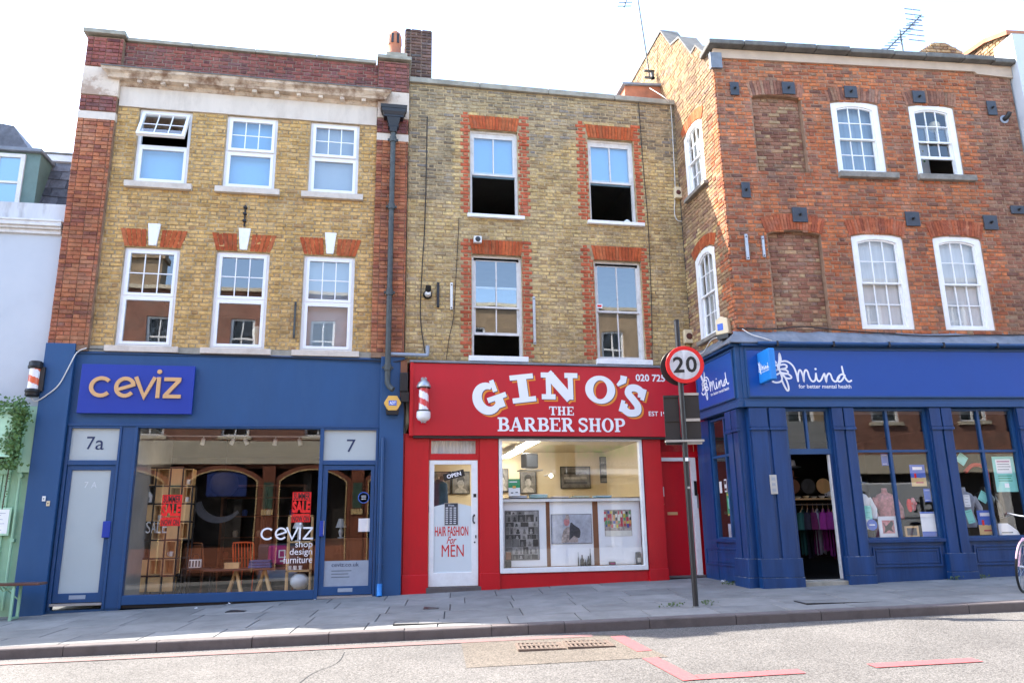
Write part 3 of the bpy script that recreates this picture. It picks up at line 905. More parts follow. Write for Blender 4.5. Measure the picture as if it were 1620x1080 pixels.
# cornice: frieze, bed mould, projecting shelf with little blocks underneath
mb = MB(); mb.box(-4.71, -.05, -.03, .1, 8.722, 9.118)
mb.build('frieze', STONE_W, PB)
prof = [(-.03, 9.115), (-.05, 9.13), (-.075, 9.165), (-.08, 9.19), (-.195, 9.20), (-.21, 9.235), (-.235, 9.265), (-.285, 9.305), (-.30, 9.36), (-.07, 9.41), (.0, 9.41), (.0, 9.115)]
mb = MB()
segs = 26
xa, xb = -4.76, -.02
rg = random.Random(11)
offs = [rg.uniform(-.012, .012) for _ in range(segs + 1)]
P0 = []
for k in range(segs + 1):
    t = k / segs
    row = []
    for i, (y, z) in enumerate(prof):
        e = abs(y) - .03 if z < 9.56 else .1
        xx = xa + (xb - xa) * t
        if k == 0: xx -= max(0, -y - .06)
        if k == segs: xx += max(0, -y - .06)
        row.append((xx, y + (offs[k] * rg.uniform(.2, 1) if 4 < i < 9 else 0), z + (rg.uniform(-.008, .008) if 4 < i < 8 else 0)))
    P0.append(row)
for k in range(segs):
    for i in range(len(prof) - 1):
        mb.face([P0[k][i], P0[k + 1][i], P0[k + 1][i + 1], P0[k][i + 1]])
mb.face(P0[0]); mb.face(list(reversed(P0[-1])))
mb.build('cornice', CORN, PB)
mb = MB()
for k in range(len(P0) - 1):
    a, b = P0[k][8], P0[k + 1][8]
    mb.face([(a[0], a[1] - .012, a[2] - .008), (b[0], b[1] - .012, b[2] - .008), (b[0], b[1] - .012, b[2] + .018), (a[0], a[1] - .012, a[2] + .018)])
    mb.face([(a[0], a[1] - .012, a[2] + .018), (b[0], b[1] - .012, b[2] + .018), (b[0], -.02, b[2] + .06), (a[0], -.02, a[2] + .06)])
mb.build('lead_capping', COPE_D, PB)
for k in range(11):
    xx = -4.40 + k * .405
    if k == 3: continue
    MB().box(xx, xx + .085, -.18, -.075, 9.135, 9.198).build('dentil', CORN if k % 3 else STONE, PB, bevel=.008)
# window sills, flat arches of red rubbed brick with keystones
for i, (a, b) in enumerate(UW):
    upvc_window(PB, a, b, UZ0, UZ1, tilt=(27, 2.5, 2.5)[i], blind=(BLIND, BLIND, BLINDW)[i], slats=i == 2)
    upvc_window(PB, a, b, LZ0, LZ1, tilt=0, blind=(None, None, BLINDW)[i], slats=i == 2)
    sill_block(PB, a - .11, b + .11, UZ0 - .115, UZ0 - .002, SILL)
    sill_block(PB, a - .13, b + .13, LZ0 - .105, LZ0 - .002, SILL)
    c = (a + b) / 2
    voussoirs(PB, a - .01, b + .01, LZ1 + .012, 0, .325, 13, B_RUB, splay=.095, key=(.44, .565))
    k = MB(); k.prism([[(c - .062, LZ1 + .03), (c + .062, LZ1 + .03), (c + .105, LZ1 + .44), (c - .105, LZ1 + .44)]], -.05, .03); k.build('keystone', WHITE, PB, bevel=.006)
MB().box(-4.72, -.03, -.035, .0, 4.10, 4.205).build('stone_course', COPE, PB)
# shopfront
mb = MB()
mb.prism([rect(-5.36, .572, -.16, 4.105), rect(-4.88, .135, -.05, 2.835)], -.02, .18, back=False)
mb.build('shopfront_wall', BLUE, PB)
MB().box(-5.365, -4.905, -.125, -.022, -.16, 4.21).build('shopfront_pilaster', BLUE, PB, bevel=.008)
MB().box(.152, .574, -.10, -.022, -.1, 4.12).build('shopfront_pilaster', BLUE, PB, bevel=.008)
MB().box(-4.905, .15, -.06, -.022, 2.836, 2.875).build('fascia_moulding', BLUE_F, PB, bevel=.005)
MB().box(-4.905, .15, -.045, -.022, 4.06, 4.10).build('fascia_moulding', BLUE_F, PB, bevel=.005)
# frames: posts, transoms
fr = MB()
for (a, b) in ((-4.888, -4.84), (-4.10, -4.06), (-3.86, -3.815), (-.855, -.79), (.10, .145)):
    fr.box(a, b, -.055, .07, -.05, 2.835)
fr.box(-4.06, -3.86, -.035, .05, -.05, 2.835)
for (a, b) in ((-4.84, -4.10), (-.79, .10)):
    fr.box(a, b, -.05, .06, 2.195, 2.275); fr.box(a, b, -.05, .06, 2.80, 2.835)
fr.box(-3.815, -.855, -.05, .07, .0, .145); fr.box(-3.815, -.855, -.05, .06, 2.812, 2.835)
fr.build('shop_frame', BLUE_F, PB, bevel=.006)
MB().box(-3.83, -.84, -.02, .06, -.14, .0).build('stall_riser', BLACK, PB)  # no real riser: black colour stands in for the shaded gap below the frame
fl = MB(); fl.face([(-4.84, -.0, 2.275), (-4.10, -.0, 2.275), (-4.10, -.0, 2.80), (-4.84, -.0, 2.80)]); fl_o = fl.build('fanlight', FROST, PB)
text('digit', '7', -4.60, -4.475, 2.455, 2.665, DLET, fl_o, y=-.003); text('letter', 'a', -4.46, -4.33, 2.45, 2.605, DLET, fl_o, y=-.003)
fl = MB(); fl.face([(-.79, 0, 2.275), (.10, 0, 2.275), (.10, 0, 2.80), (-.79, 0, 2.80)]); fl_o = fl.build('fanlight', FROST, PB)
text('lettering', '7', -.40, -.25, 2.42, 2.64, DLET, fl_o, y=-.003)
pw = pane(PB, -3.815, -.855, .145, 2.812, .03, GLASS_S, name='shop_window')
# ceviz lettering on the glass
def arcs_c(mb, x0, z0, w, h, t, y0, y1):     # round letters built from strokes; cell x0..x0+w, z0..z0+h
    mb.ribbon(arc(x0 + w / 2, z0 + h / 2, w / 2 - t / 2, h / 2 - t / 2, 42, 318), t, y0, y1)
def arcs_e(mb, x0, z0, w, h, t, y0, y1):
    mb.ribbon(arc(x0 + w / 2, z0 + h / 2, w / 2 - t / 2, h / 2 - t / 2, 18, 322) , t, y0, y1)
    mb.ribbon([(x0 + t * .6, z0 + h * .36), (x0 + w - t * .25, z0 + h * .63)], t * .9, y0 - .0006, y1)
def let_v(mb, x0, z0, w, h, t, y0, y1):
    mb.ribbon([(x0 + t * .4, z0 + h), (x0 + w / 2, z0 + t * .3), (x0 + w - t * .4, z0 + h)], t, y0, y1)
def let_i(mb, x0, z0, w, h, t, y0, y1):
    mb.ribbon([(x0 + w / 2, z0), (x0 + w / 2, z0 + h)], t, y0, y1)
    mb.prism([arc(x0 + w / 2, z0 + h * 1.27, t * .62, t * .62, 0, 345, 16)], y0, y1)
def let_z(mb, x0, z0, w, h, t, y0, y1):
    mb.ribbon([(x0 + .02 * w, z0 + h - t / 2), (x0 + w * .95, z0 + h - t / 2), ], t, y0, y1)
    mb.ribbon([(x0 + w * .86, z0 + h - t * .8), (x0 + w * .14, z0 + t * .8)], t, y0 - .0006, y1)
    mb.ribbon([(x0 + .02 * w, z0 + t / 2), (x0 + w, z0 + t / 2)], t, y0, y1)
CELLS = [(arcs_c, 0, .255), (arcs_e, .268, .235), (let_v, .476, .243), (let_i, .70, .09), (let_z, .80, .20)]
def ceviz(parent, x0, x1, z0, h, t, m, y0, y1):
    for fn, a, w in CELLS:
        q = MB(); fn(q, x0 + a * (x1 - x0), z0, w * (x1 - x0), h, t, y0, y1); q.build('letter', m, parent)
ceviz(pw, -1.762, -.905, .957, .205, .030, WLET, .026, .029)
for s_, a, b, c, d in (('shop', -1.19, -.91, .80, .935), ('design', -1.275, -.91, .68, .815), ('furniture', -1.37, -.905, .575, .69)):
    text('lettering', s_, a, b, c, d, WLET, pw, y=.028, bold=.0)
# doors
def shop_door(x0, x1, z0, z1, glass, gx0, gx1, gz0, gz1, frosted):
    D = MB(); D.prism([rect(x0, x1, z0, z1), rect(gx0, gx1, gz0, gz1)], -.03, .02)
    D = D.build('door', BLUE_F, PB, bevel=.006)
    pane(D, gx0, gx1, gz0, gz1, -.005, glass)
    MB().box(x0 - .01, x1 + .01, -.08, .05, z0 - .045, z0 - .008).build('threshold', STEEL, D)
    MB().box((x0 + x1) / 2 - .12, (x0 + x1) / 2 + .12, -.034, -.03, z0 + .05, z0 + .11).build('letter_slot', GREYP, D)
    return D
d1 = shop_door(-4.835, -4.105, .06, 2.19, FROST, -4.765, -4.175, .20, 2.115, True)
MB().box(-4.20, -4.08, -.075, -.035, 1.04, 1.30).build('handle', BLUE_S, d1, bevel=.01)
text('digit', '7', -4.56, -4.50, 1.83, 1.93, FROSTW, d1, y=-.007); text('letter', 'A', -4.455, -4.37, 1.83, 1.93, FROSTW, d1, y=-.007)
d2 = shop_door(-.785, .095, .05, 2.19, GLASS_S, -.70, .03, .19, 2.11, False)
MB().box(-.80, -.735, -.085, -.035, 1.0, 1.26).build('handle', BLUE_S, d2, bevel=.01)
MB().box(-.735, -.725, -.085, -.05, 1.02, 1.26).build('handle', STEEL, d2)
fm = MB(); fm.face([(-.70, -.008, .19), (.03, -.008, .19), (.03, -.008, .60), (-.70, -.008, .60)]); fm = fm.build('film', GREYP, d2)
text('lettering', 'ceviz.co.uk', -.58, -.13, .505, .57, DLET, fm, y=-.010)
for k, (a, b) in enumerate(((-.58, -.25), (-.58, -.30), (-.58, -.28))):
    MB().box(a, b, -.011, -.009, .43 - k * .05, .445 - k * .05).build('small_print', GLET, fm)
# building behind: side walls, roof, floors so that rooms are dark and the roof shades the street
def core(P, x0, x1, y1, zf, zr, zb, mroom, y0=.18):
    q = MB()
    q.face([(x0, y0, zr), (x1, y0, zr), (x1, y1, zr), (x0, y1, zr)])
    q.face([(x0, y1, zb), (x1, y1, zb), (x1, y1, zr), (x0, y1, zr)])
    for xx in (x0, x1): q.face([(xx, y0, zb), (xx, y1, zb), (xx, y1, zr), (xx, y0, zr)])
    q.face([(x0, y0, zf), (x1, y0, zf), (x1, y1, zf), (x0, y1, zf)])
    zf2 = zf + (zr - zf) * .52
    q.face([(x0, y0, zf2), (x1, y0, zf2), (x1, y1, zf2), (x0, y1, zf2)])
    return q.build('inner_shell', mroom, P)
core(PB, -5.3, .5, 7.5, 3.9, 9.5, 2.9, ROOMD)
def room(P, x0, x1, y0, y1, z0, z1, mw, mf, mc=None):
    q = MB()
    q.face([(x0, y0, z0), (x1, y0, z0), (x1, y1, z0), (x0, y1, z0)], 1)
    q.face([(x0, y0, z1), (x1, y0, z1), (x1, y1, z1), (x0, y1, z1)], 2)
    q.face([(x0, y1, z0), (x1, y1, z0), (x1, y1, z1), (x0, y1, z1)])
    for xx in (x0, x1): q.face([(xx, y0, z0), (xx, y1, z0), (xx, y1, z1), (xx, y0, z1)])
    return q.build('shop_interior', [mw, mf, mc or mw], P)
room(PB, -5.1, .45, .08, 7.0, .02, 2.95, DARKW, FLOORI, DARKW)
MB().box(-4.06, -3.83, .07, 2.4, .02, 2.93).build('partition', ROOMG, PB)

# ================================================================ red barber shop building
PG = thing('shop_building', 'stock brick building with the red barber shop front and red brick window surrounds', 'building', (0, 0, 0))
GU = [(1.785, 2.74), (4.203, 5.176)]
GL_ = [(1.81, 2.78), (4.228, 5.194)]
GUZ, GLZ = (7.005, 8.83), (4.19, 6.19)
holes = [(a, b, *GUZ) for a, b in GU] + [(a, b, *GLZ) for a, b in GL_]
mb = MB(); mb.prism([rect(.572, 6.2, 4.03, 9.72)] + [rect(*h) for h in holes], 0, .2, back=False)
mb.build('wall', MORT_Y, PG)
def gz_zone(x, z):
    for (a, b), (z0, z1) in ((GU[0], GUZ), (GU[1], GUZ), (GL_[0], GLZ), (GL_[1], GLZ)):
        tooth = .02 if int(z / .15) % 2 else -.02
        if a - .195 - tooth < x < b + .19 + tooth and z0 - .02 < z < z1 + .33:
            if a - .005 < x < b + .005 and z > z1 - .02: return None if z < z1 + .30 else (0, 0)
            return (2, -.004)
    if z > 8.6 + .35 * math.sin(x * 1.7) or (x < 1.5 and z > 7.2 + .5 * math.sin(z * 3)): return (1, 0)
    return (0, 0)
lay_bricks(PG, .575, 6.2, 4.1, 9.71, holes, gz_zone, [B_STK, B_GRY, B_QUO], seed=21, rough=.016)
for (a, b), (z0, z1) in ((GU[0], GUZ), (GU[1], GUZ), (GL_[0], GLZ), (GL_[1], GLZ)):
    voussoirs(PG, a + .01, b - .01, z1 + .004, 0, .29, 15, B_RUB, splay=.055)
x = .56
while x < 6.2:
    w = min(1.42, 6.24 - x); MB().box(x, x + w - .006, -.07, .35, 9.722, 9.835).build('coping_stone', COPE, PG, bevel=.012); x += w

def sash_window(P, x0, x1, z0, z1, opening=0.0, hbars=False, blind=None, y=.075, glass=GLASS_U):
    f = MB(); ring(f, x0, x1, z0, z1, .045, y, y + .09, wb=.03)
    f.box(x0 + .045, x1 - .045, y + .02, y + .06, z1 - .10, z1 - .045)
    Wn = f.build('window', WHITE_O, P)
    zm = z0 + (z1 - z0) * .49
    a, b = x0 + .045, x1 - .045
    for nm, (s0, s1, yy) in {'top': (zm - .02, z1 - .045 if opening < .5 else z1 - .10, y + .02), 'bottom': (z0 + .03 + opening * (zm - z0), zm + .02 + opening * (z1 - zm) * .92, y + .055)}.items():
        s = MB(); ring(s, a, b, s0, s1, .042, yy, yy + .032, wb=.05 if nm == 'bottom' else .035)
        c = (a + b) / 2
        s.box(c - .011, c + .011, yy + .004, yy + .026, s0 + .04, s1 - .04)
        S = s.build('sash', WHITE_O, Wn)
        for q0, q1 in ((a + .042, c - .011), (c + .011, b - .042)):
            pane(Wn, q0, q1, s0 + .04, s1 - .04, yy + .015, glass)
    if blind:
        pane(Wn, x0, x1, zm - .02, z1, y + .13, blind, name='blind')
    return Wn
for a, b in GU:
    sash_window(PG, a, b, *GUZ, opening=.98, blind=BLIND)
sash_window(PG, *GL_[0], *GLZ, opening=.42)
sash_window(PG, *GL_[1], *GLZ, opening=0)
for i, (a, b, z) in enumerate(((1.72, 2.845, 6.995), (4.127, 5.305, 7.0), (1.74, 2.86, 4.185), (4.187, 5.30, 4.183))):
    sill_block(PG, a, b, z - (.07 if i < 2 else .10), z, WHITE, out=.085)
core(PG, .62, 6.1, 8, 3.95, 9.3, 3.0, ROOMG, .22)
# red shopfront
mb = MB()
mb.prism([rect(.575, 6.36, -.06, 2.75), rect(1.035, 1.91, .10, 2.665), rect(2.283, 4.992, .322, 2.69), rect(5.37, 6.175, .165, 2.70)], 0, .16, back=False)
mb.build('shopfront_wall', RED, PG)
for (a, b, o) in ((.60, 1.03, .03), (1.94, 2.272, .035), (5.01, 5.365, .045)):
    MB().box(a, b, -o, .0, .0 if a < 5 else .1, 2.70).build('pilaster', RED, PG, bevel=.008)
    MB().box(a - .012, b + .006, -o - .03, -.001, -.05 if a < 5 else .06, .34).build('plinth', RED, PG, bevel=.008)
MB().box(6.18, 6.36, -.22, .0, .1, 4.02).build('pilaster', RED, PG, bevel=.008)
MB().box(2.272, 5.01, -.02, .0, -.05, .30).build('stall_riser', RED, PG, bevel=.006)
# fascia sign
fs = MB(); fs.box(.70, 6.17, -.16, .05, 2.70, 4.005)
SG = fs.build('fascia_sign', RED_P, PG, bevel=.006)
MB().box(.668, .735, -.185, .05, 2.685, 4.01).build('end_board', RED, SG, bevel=.006)
MB().box(.66, 6.18, -.20, .06, 4.012, 4.045).build('flashing', LEAD, SG)
MB().box(.745, 6.17, -.13, .05, 2.66, 2.698).build('dark_under_strip', BLACKM, SG)  # black strip along the underside of the sign
YS = -.163
FSX = lambda v: v * .9881
FSZ = lambda v: 1.1 + (v - 1.1) * .9881
def slab_letters(x0, x1, z0, z1, s_, font, mw, parent, gap=.05, y=YS, depth=.004, wt=.20):
    """bold slab-serif capitals from strokes; widths in font per letter"""
    tot = sum(font[c][0] for c in s_) + gap * (len(s_) - 1)
    h = z1 - z0; k = (x1 - x0) / tot
    x = x0
    for c in s_:
        w, strokes = font[c]
        q = MB()
        for i, (pts, t) in enumerate(strokes):
            if pts == 'ring':
                (cx, cz, rx, rz, ix, iz) = t
                q.prism([[(x + (cx + rx * math.cos(a_)) * k, z0 + (cz + rz * math.sin(a_)) * h) for a_ in [2 * math.pi * n_ / 28 for n_ in range(28)]],
                         [(x + (cx + ix * math.cos(a_)) * k, z0 + (cz + iz * math.sin(a_)) * h) for a_ in [2 * math.pi * n_ / 28 for n_ in range(28)]]], y - depth, y, back=False)
            else:
                q.ribbon([(x + px * k, z0 + pz * h) for px, pz in pts], t * k if not isinstance(t, list) else [v * k for v in t], y - depth - i * .0004, y)
        if q.v: q.build('letter', mw, parent)
        x += (w + gap) * k
V = .20; T_ = .10
def stem(x): return [([(x, 0), (x, 1)], V)]
def ser(x, z, w=.36): return ([(x - w / 2, z), (x + w / 2, z)], T_)
BF = {
    'T': (.80, stem(.40) + [([(0.0, .94), (.80, .94)], .11), ([(.04, .98), (.04, .68)], .07), ([(.76, .98), (.76, .68)], .07), ser(.40, .05, .42)]),
    'H': (.92, stem(.22) + stem(.70) + [([(.22, .5), (.70, .5)], .11), ser(.22, .05), ser(.22, .95), ser(.70, .05), ser(.70, .95)]),
    'E': (.80, stem(.22) + [ser(.2, .05), ser(.2, .95), ([(.1, .95), (.74, .95)], .10), ([(.1, .05), (.76, .05)], .10), ([(.22, .5), (.56, .5)], .09), ([(.71, 1), (.71, .72)], .07), ([(.73, 0), (.73, .30)], .07), ([(.55, .38), (.55, .62)], .06)]),
    'B': (.80, stem(.22) + [ser(.2, .05), ser(.2, .95), ([(.2, .955)] + arc(.42, .735, .24, .22, 90, -90, 10) + [(.2, .515)], [.09] + [.11, .13, .16, .18, .18, .18, .18, .16, .13, .11, .1] + [.09]), ([(.2, .485)] + arc(.44, .265, .27, .22, 90, -90, 10) + [(.2, .045)], [.09] + [.11, .13, .16, .19, .19, .19, .19, .16, .13, .11, .1] + [.09])]),
    'A': (.92, [([(.14, .0), (.44, 1.0)], .10), ([(.44, 1.0), (.76, 0)], .21), ([(.22, .32), (.66, .32)], .09), ser(.13, .05, .30), ser(.74, .05, .38)]),
    'R': (.90, stem(.22) + [ser(.2, .05), ser(.2, .95), ([(.2, .955)] + arc(.42, .725, .24, .23, 90, -90, 10) + [(.2, .495)], [.09] + [.11, .13, .16, .18, .18, .18, .18, .16, .13, .11, .1] + [.09]), ([(.44, .50), (.74, .04)], .20), ser(.76, .05, .26)]),
    'S': (.68, [(smooth_path([(.59, .74), (.54, .90), (.33, .95), (.13, .86), (.12, .68), (.32, .55), (.53, .42), (.58, .23), (.42, .06), (.2, .05), (.08, .24)], 4), .15), ([(.60, .98), (.60, .70)], .06), ([(.07, .02), (.07, .32)], .06)]),
    'O': (.84, [('ring', (.42, .5, .42, .53, .21, .43))]),
    'P': (.78, stem(.22) + [ser(.22, .05, .38), ser(.2, .95), ([(.2, .955)] + arc(.44, .70, .25, .255, 90, -90, 10) + [(.2, .445)], [.09] + [.11, .13, .16, .19, .19, .19, .19, .16, .13, .11, .1] + [.09])]),
    ' ': (.22, []),
}
slab_letters(FSX(3.245), FSX(3.72), FSZ(3.108), FSZ(3.268), 'THE', BF, WLET, SG)
slab_letters(FSX(2.27), FSX(4.70), FSZ(2.805), FSZ(3.055), 'BARBER SHOP', BF, WLET, SG, gap=.035)
text('lettering', '020 7254', FSX(4.96), FSX(5.65), FSZ(3.775), FSZ(3.915), WLET, SG, y=YS, bold=.025)
text('lettering', 'EST', FSX(5.182), FSX(5.37), FSZ(3.11), FSZ(3.20), WLET, SG, y=YS, bold=.015); text('lettering', '196', FSX(5.425), FSX(5.60), FSZ(3.11), FSZ(3.20), WLET, SG, y=YS, bold=.015)
def big_letter(ch, cx, cz, rot, w, h):
    for layer, (dx, dz, mm, yo) in enumerate(((.045, -.04, OLET, 0), (.012, -.012, DLET, -.002), (0, 0, WLET, -.004))):
        q = MB(); y1 = YS + yo; y0 = y1 - .002
        t = .24 * w / .5; t = .135; sf = .095
        hw, hh = w / 2, h / 2
        if ch == 'I':
            q.ribbon([(0, -hh), (0, hh)], .17, y0, y1); q.ribbon([(-hw, hh - sf / 2), (hw, hh - sf / 2)], sf, y0 - .0004, y1); q.ribbon([(-hw, -hh + sf / 2), (hw, -hh + sf / 2)], sf, y0 - .0004, y1)
        elif ch == 'N':
            q.ribbon([(-hw + .14, -hh), (-hw + .14, hh)], .095, y0, y1); q.ribbon([(hw - .14, -hh), (hw - .14, hh)], .095, y0, y1)
            q.ribbon([(-hw + .13, hh - .01), (hw - .15, -hh + .01)], .17, y0 - .0004, y1)
            for sx in (-hw + .12, hw - .13): q.ribbon([(sx - .12, hh - sf / 2), (sx + .13, hh - sf / 2)], sf, y0 - .0008, y1)
            q.ribbon([(-hw + .01, -hh + sf / 2), (-hw + .27, -hh + sf / 2)], sf, y0 - .0008, y1)
        elif ch == 'O':
            q.prism([arc(0, 0, hw, hh, 0, 350, 35), arc(0, 0, hw - .155, hh - .085, 0, 350, 35)], y0, y1, back=False)
        elif ch == 'G':
            aa = arc(0, 0, hw - .085, hh - .06, 48, 315, 26)
            q.ribbon(aa, [.10 + .075 * abs(math.sin(math.pi * k / 26)) for k in range(27)], y0, y1)
            q.ribbon([(hw - .10, -hh + .05), (hw - .10, -.02)], .155, y0 - .0004, y1); q.ribbon([(hw - .30, -.04), (hw + .06, -.04)], sf, y0 - .0008, y1)
            q.ribbon([(hw - .11, hh - .0), (hw - .11, hh - .22)], .085, y0 - .0004, y1)
        elif ch == 'S':
            q.ribbon(smooth_path([(hw - .09, .10), (hw - .12, .21), (0, .245), (-hw + .12, .20), (-hw + .11, .10), (0, .015), (hw - .11, -.08), (hw - .10, -.19), (0, -.25), (-hw + .11, -.21), (-hw + .09, -.11)], 5), .135, y0, y1)
            q.ribbon([(hw - .06, hh - .01), (hw - .06, .06)], .075, y0 - .0004, y1); q.ribbon([(-hw + .055, -hh + .01), (-hw + .055, -.06)], .075, y0 - .0004, y1)
        elif ch == "'":
            q.ribbon([(.05, .10), (.045, 0.0), (-.06, -.10)], [.13, .12, .05], y0, y1)
        xf = Matrix.Translation((FSX(cx) + dx, 0, FSZ(cz) + dz)) @ Matrix.Rotation(R(rot), 4, 'Y')
        q.build('letter_shadow' if layer < 2 else 'letter', mm, SG, xf)
big_letter('G', 2.10, 3.405, -20, .56, .58)
big_letter('I', 2.755, 3.60, -7, .44, .52)
big_letter('N', 3.455, 3.655, 0, .70, .50)
big_letter('O', 4.245, 3.60, 6, .58, .53)
big_letter("'", 4.66, 3.78, 8, .2, .2)
big_letter('S', 4.88, 3.405, 18, .46, .58)
# white barber door and fanlight
f = MB(); ring(f, 1.037, 1.908, 2.36, 2.664, .035, .0, .06); FL = f.build('fanlight', RED, PG)
mb = MB()
for k in range(26):
    xa = 1.075 + k * .0306
    mb.face([(xa, .06 + .012 * (k % 2), 2.39), (xa + .0306, .06 + .012 * ((k + 1) % 2), 2.39), (xa + .0306, .06 + .012 * ((k + 1) % 2), 2.64), (xa, .06 + .012 * (k % 2), 2.64)])
mb.build('curtain', NETC, FL); pane(FL, 1.072, 1.873, 2.395, 2.63, .035, GLASS)
MB().box(1.037, 1.908, -.01, .06, 2.285, 2.36).build('door_head', RED, PG)
D = MB(); D.prism([rect(1.042, 1.905, .135, 2.28), rect(1.13, 1.79, .365, 2.205)], .0, .045)
D = D.build('door', WHITE, PG, bevel=.006)
pane(D, 1.13, 1.79, .365, 2.205, .03, GLASS)
fm = MB(); fm.prism([[(1.13, .365), (1.79, .365), (1.79, 1.475)] + [(1.79 - .66 * k / 10, 1.475 + .055 * math.sin(math.pi * k / 10)) for k in range(1, 10)] + [(1.13, 1.475)]], .020, .023); fm = fm.build('white_film', FROSTW, D)
text('lettering', 'HAIR FASHION', 1.15, 1.735, .972, 1.135, RLET, fm, y=.0195, bold=.018)
text('lettering', 'For', 1.355, 1.53, .84, .965, RLET, fm, y=.0195, shear=.45, bold=.01)
text('lettering', 'MEN', 1.27, 1.655, .625, .825, RLET, fm, y=.0195, bold=.0)
q = MB(); q.tube([(1.835, -.01, 1.32), (1.815, -.035, 1.30), (1.812, -.035, 1.22), (1.835, -.01, 1.19)], .011); q.box(1.825, 1.85, -.012, 0, 1.30, 1.335); q.box(1.825, 1.85, -.012, 0, 1.175, 1.205); q.build('handle', BLACKM, D)
MB().box(1.825, 1.875, -.012, 0, 1.63, 1.69).build('lock', BLACKM, D)
MB().box(1.855, 1.875, -.012, 0, .93, .98).build('latch', BLACKM, D)
q = MB(); q.lathe([(.001, -.015), (.014, -.015), (.016, 0)], (1.845, 0, .86), 10, axis='y'); q.build('keyhole', BLACKM, D)
MB().box(1.0, 1.95, -.07, .12, .03, .128).build('doorstep', KERB, PG, bevel=.012)
# display window
f = MB(); ring(f, 2.286, 4.99, .325, 2.688, .062, -.06, .05, wb=.085)
SWF = f.build('shop_window', WHITE, PG, bevel=.008)
pane(SWF, 2.348, 4.928, .41, 2.626, .0, GLASS_S)
MB().box(2.30, 4.98, .07, .30, 1.545, 1.60).build('shelf', WHITE, SWF)
q = MB(); q.box(2.30, 4.98, .06, .07, 1.60, 1.612); q.build('shelf_edge', BLACK, SWF)
for a, b in ((2.36, 3.165), (3.235, 4.04), (4.14, 4.95)):
    MB().box(a, b, .14, .17, .42, 1.535).build('display_panel', PAPER, SWF)
for a, b in ((3.165, 3.235), (4.04, 4.14)):
    MB().box(a, b, .135, .20, .42, 1.545).build('divider', WOOD_B, SWF)
MB().box(2.30, 4.98, .05, .3, .36, .41).build('display_floor', WOOD, SWF)
MB().box(2.30, 4.98, .175, .20, .41, 1.54).build('display_back', WOOD_B, SWF)
room(PG, .70, 6.1, .14, 5.78, .10, 2.98, CREAMW, FLOORI, CREAMW)
# red side door with white frame, deep in its recess
RD = MB(); RD.box(5.375, 6.0, .17, .21, .22, 2.27)
RD = RD.build('door', RED, PG, bevel=.005)
q = MB(); q.box(5.50, 5.70, .155, .168, 1.28, 1.335); q.build('letter_slot', GOLD, RD, bevel=.004)
MB().box(5.40, 5.455, .155, .168, 1.62, 1.80).build('number_plate', PAPER, RD)
q = MB(); q.lathe([(.001, -.04), (.02, -.03), (.02, -.012), (.028, -.01), (.028, 0)], (5.42, .168, 1.48), 10, axis='y'); q.build('door_knob', GOLD, RD)
f = MB(); f.box(6.0, 6.10, .10, .20, .19, 2.34); f.box(5.37, 6.0, .10, .20, 2.272, 2.34); f.build('door_frame', WHITE, PG, bevel=.006)
MB().box(5.37, 6.18, .10, .2, 2.34, 2.45).build('transom_bar', RED, PG)
pane(PG, 5.37, 6.1, 2.45, 2.70, .15, GLASS, name='fanlight')
MB().box(5.36, 6.19, .0, .25, .05, .20).build('doorstep', KERB, PG, bevel=.01)
MB().box(5.37, 6.19, .162, .24, .2, 2.7).build('door_lining', RED, PG)
MB().box(6.035, 6.085, .075, .1, 1.63, 1.90).build('intercom', BLACK, PG)
MB().box(6.07, 6.10, .08, .1, 1.40, 1.66).build('intercom_panel', STEEL, PG)
# chimneys on the party wall
CH = thing('chimney', 'tall sooty brick chimney stack rising behind the parapet between the yellow buildings', 'chimney', (.79, .75, 9.4))
q = MB(); q.box(-.275, .275, 0, .75, 0, 2.08); q.build('stack', MORT_R, CH)
lay_bricks(CH, -.285, .29, .15, 2.10, [], lambda x, z: (0, 0), [B_CHM], seed=31, y=-.02, d=.09, english=True, rough=.014)
lay_bricks(CH, 0, .76, .15, 2.10, [], lambda x, z: (0, 0), [B_CHM], xf=Matrix.Translation((-.29, .75, 0)) @ Matrix.Rotation(R(-90), 4, 'Z'), seed=32, y=-.005, d=.02)
CP = thing('chimney', 'rounded terracotta chimney pot on a low base left of the sooty stack', 'chimney pot', (.275, .65, 10.53))
q = MB(); q.box(-.17, .26, -.2, .2, -.6, .17); q.build('base', COPE, CP, bevel=.01)
q = MB(); q.lathe([(.145, .17), (.15, .2), (.14, .24), (.135, .42), (.15, .46), (.145, .62), (.12, .72), (.06, .78), (.001, .79)], n=18); q.build('pot', TERRA, CP)
for a in (-60, -20, 25):
    q = MB(); q.box(-.025, .025, -.152, -.13, .44, .66, xf=Matrix.Rotation(R(a), 4, 'Z')); q.build('vent_slot', BLACK, CP)

# ================================================================ corner shop building in red brick
MA = R(-4.5)
PM = thing('shop_building', 'projecting red brick corner building with a royal blue shopfront and arched white windows', 'building', (6.12, -1.9, 0), MA)
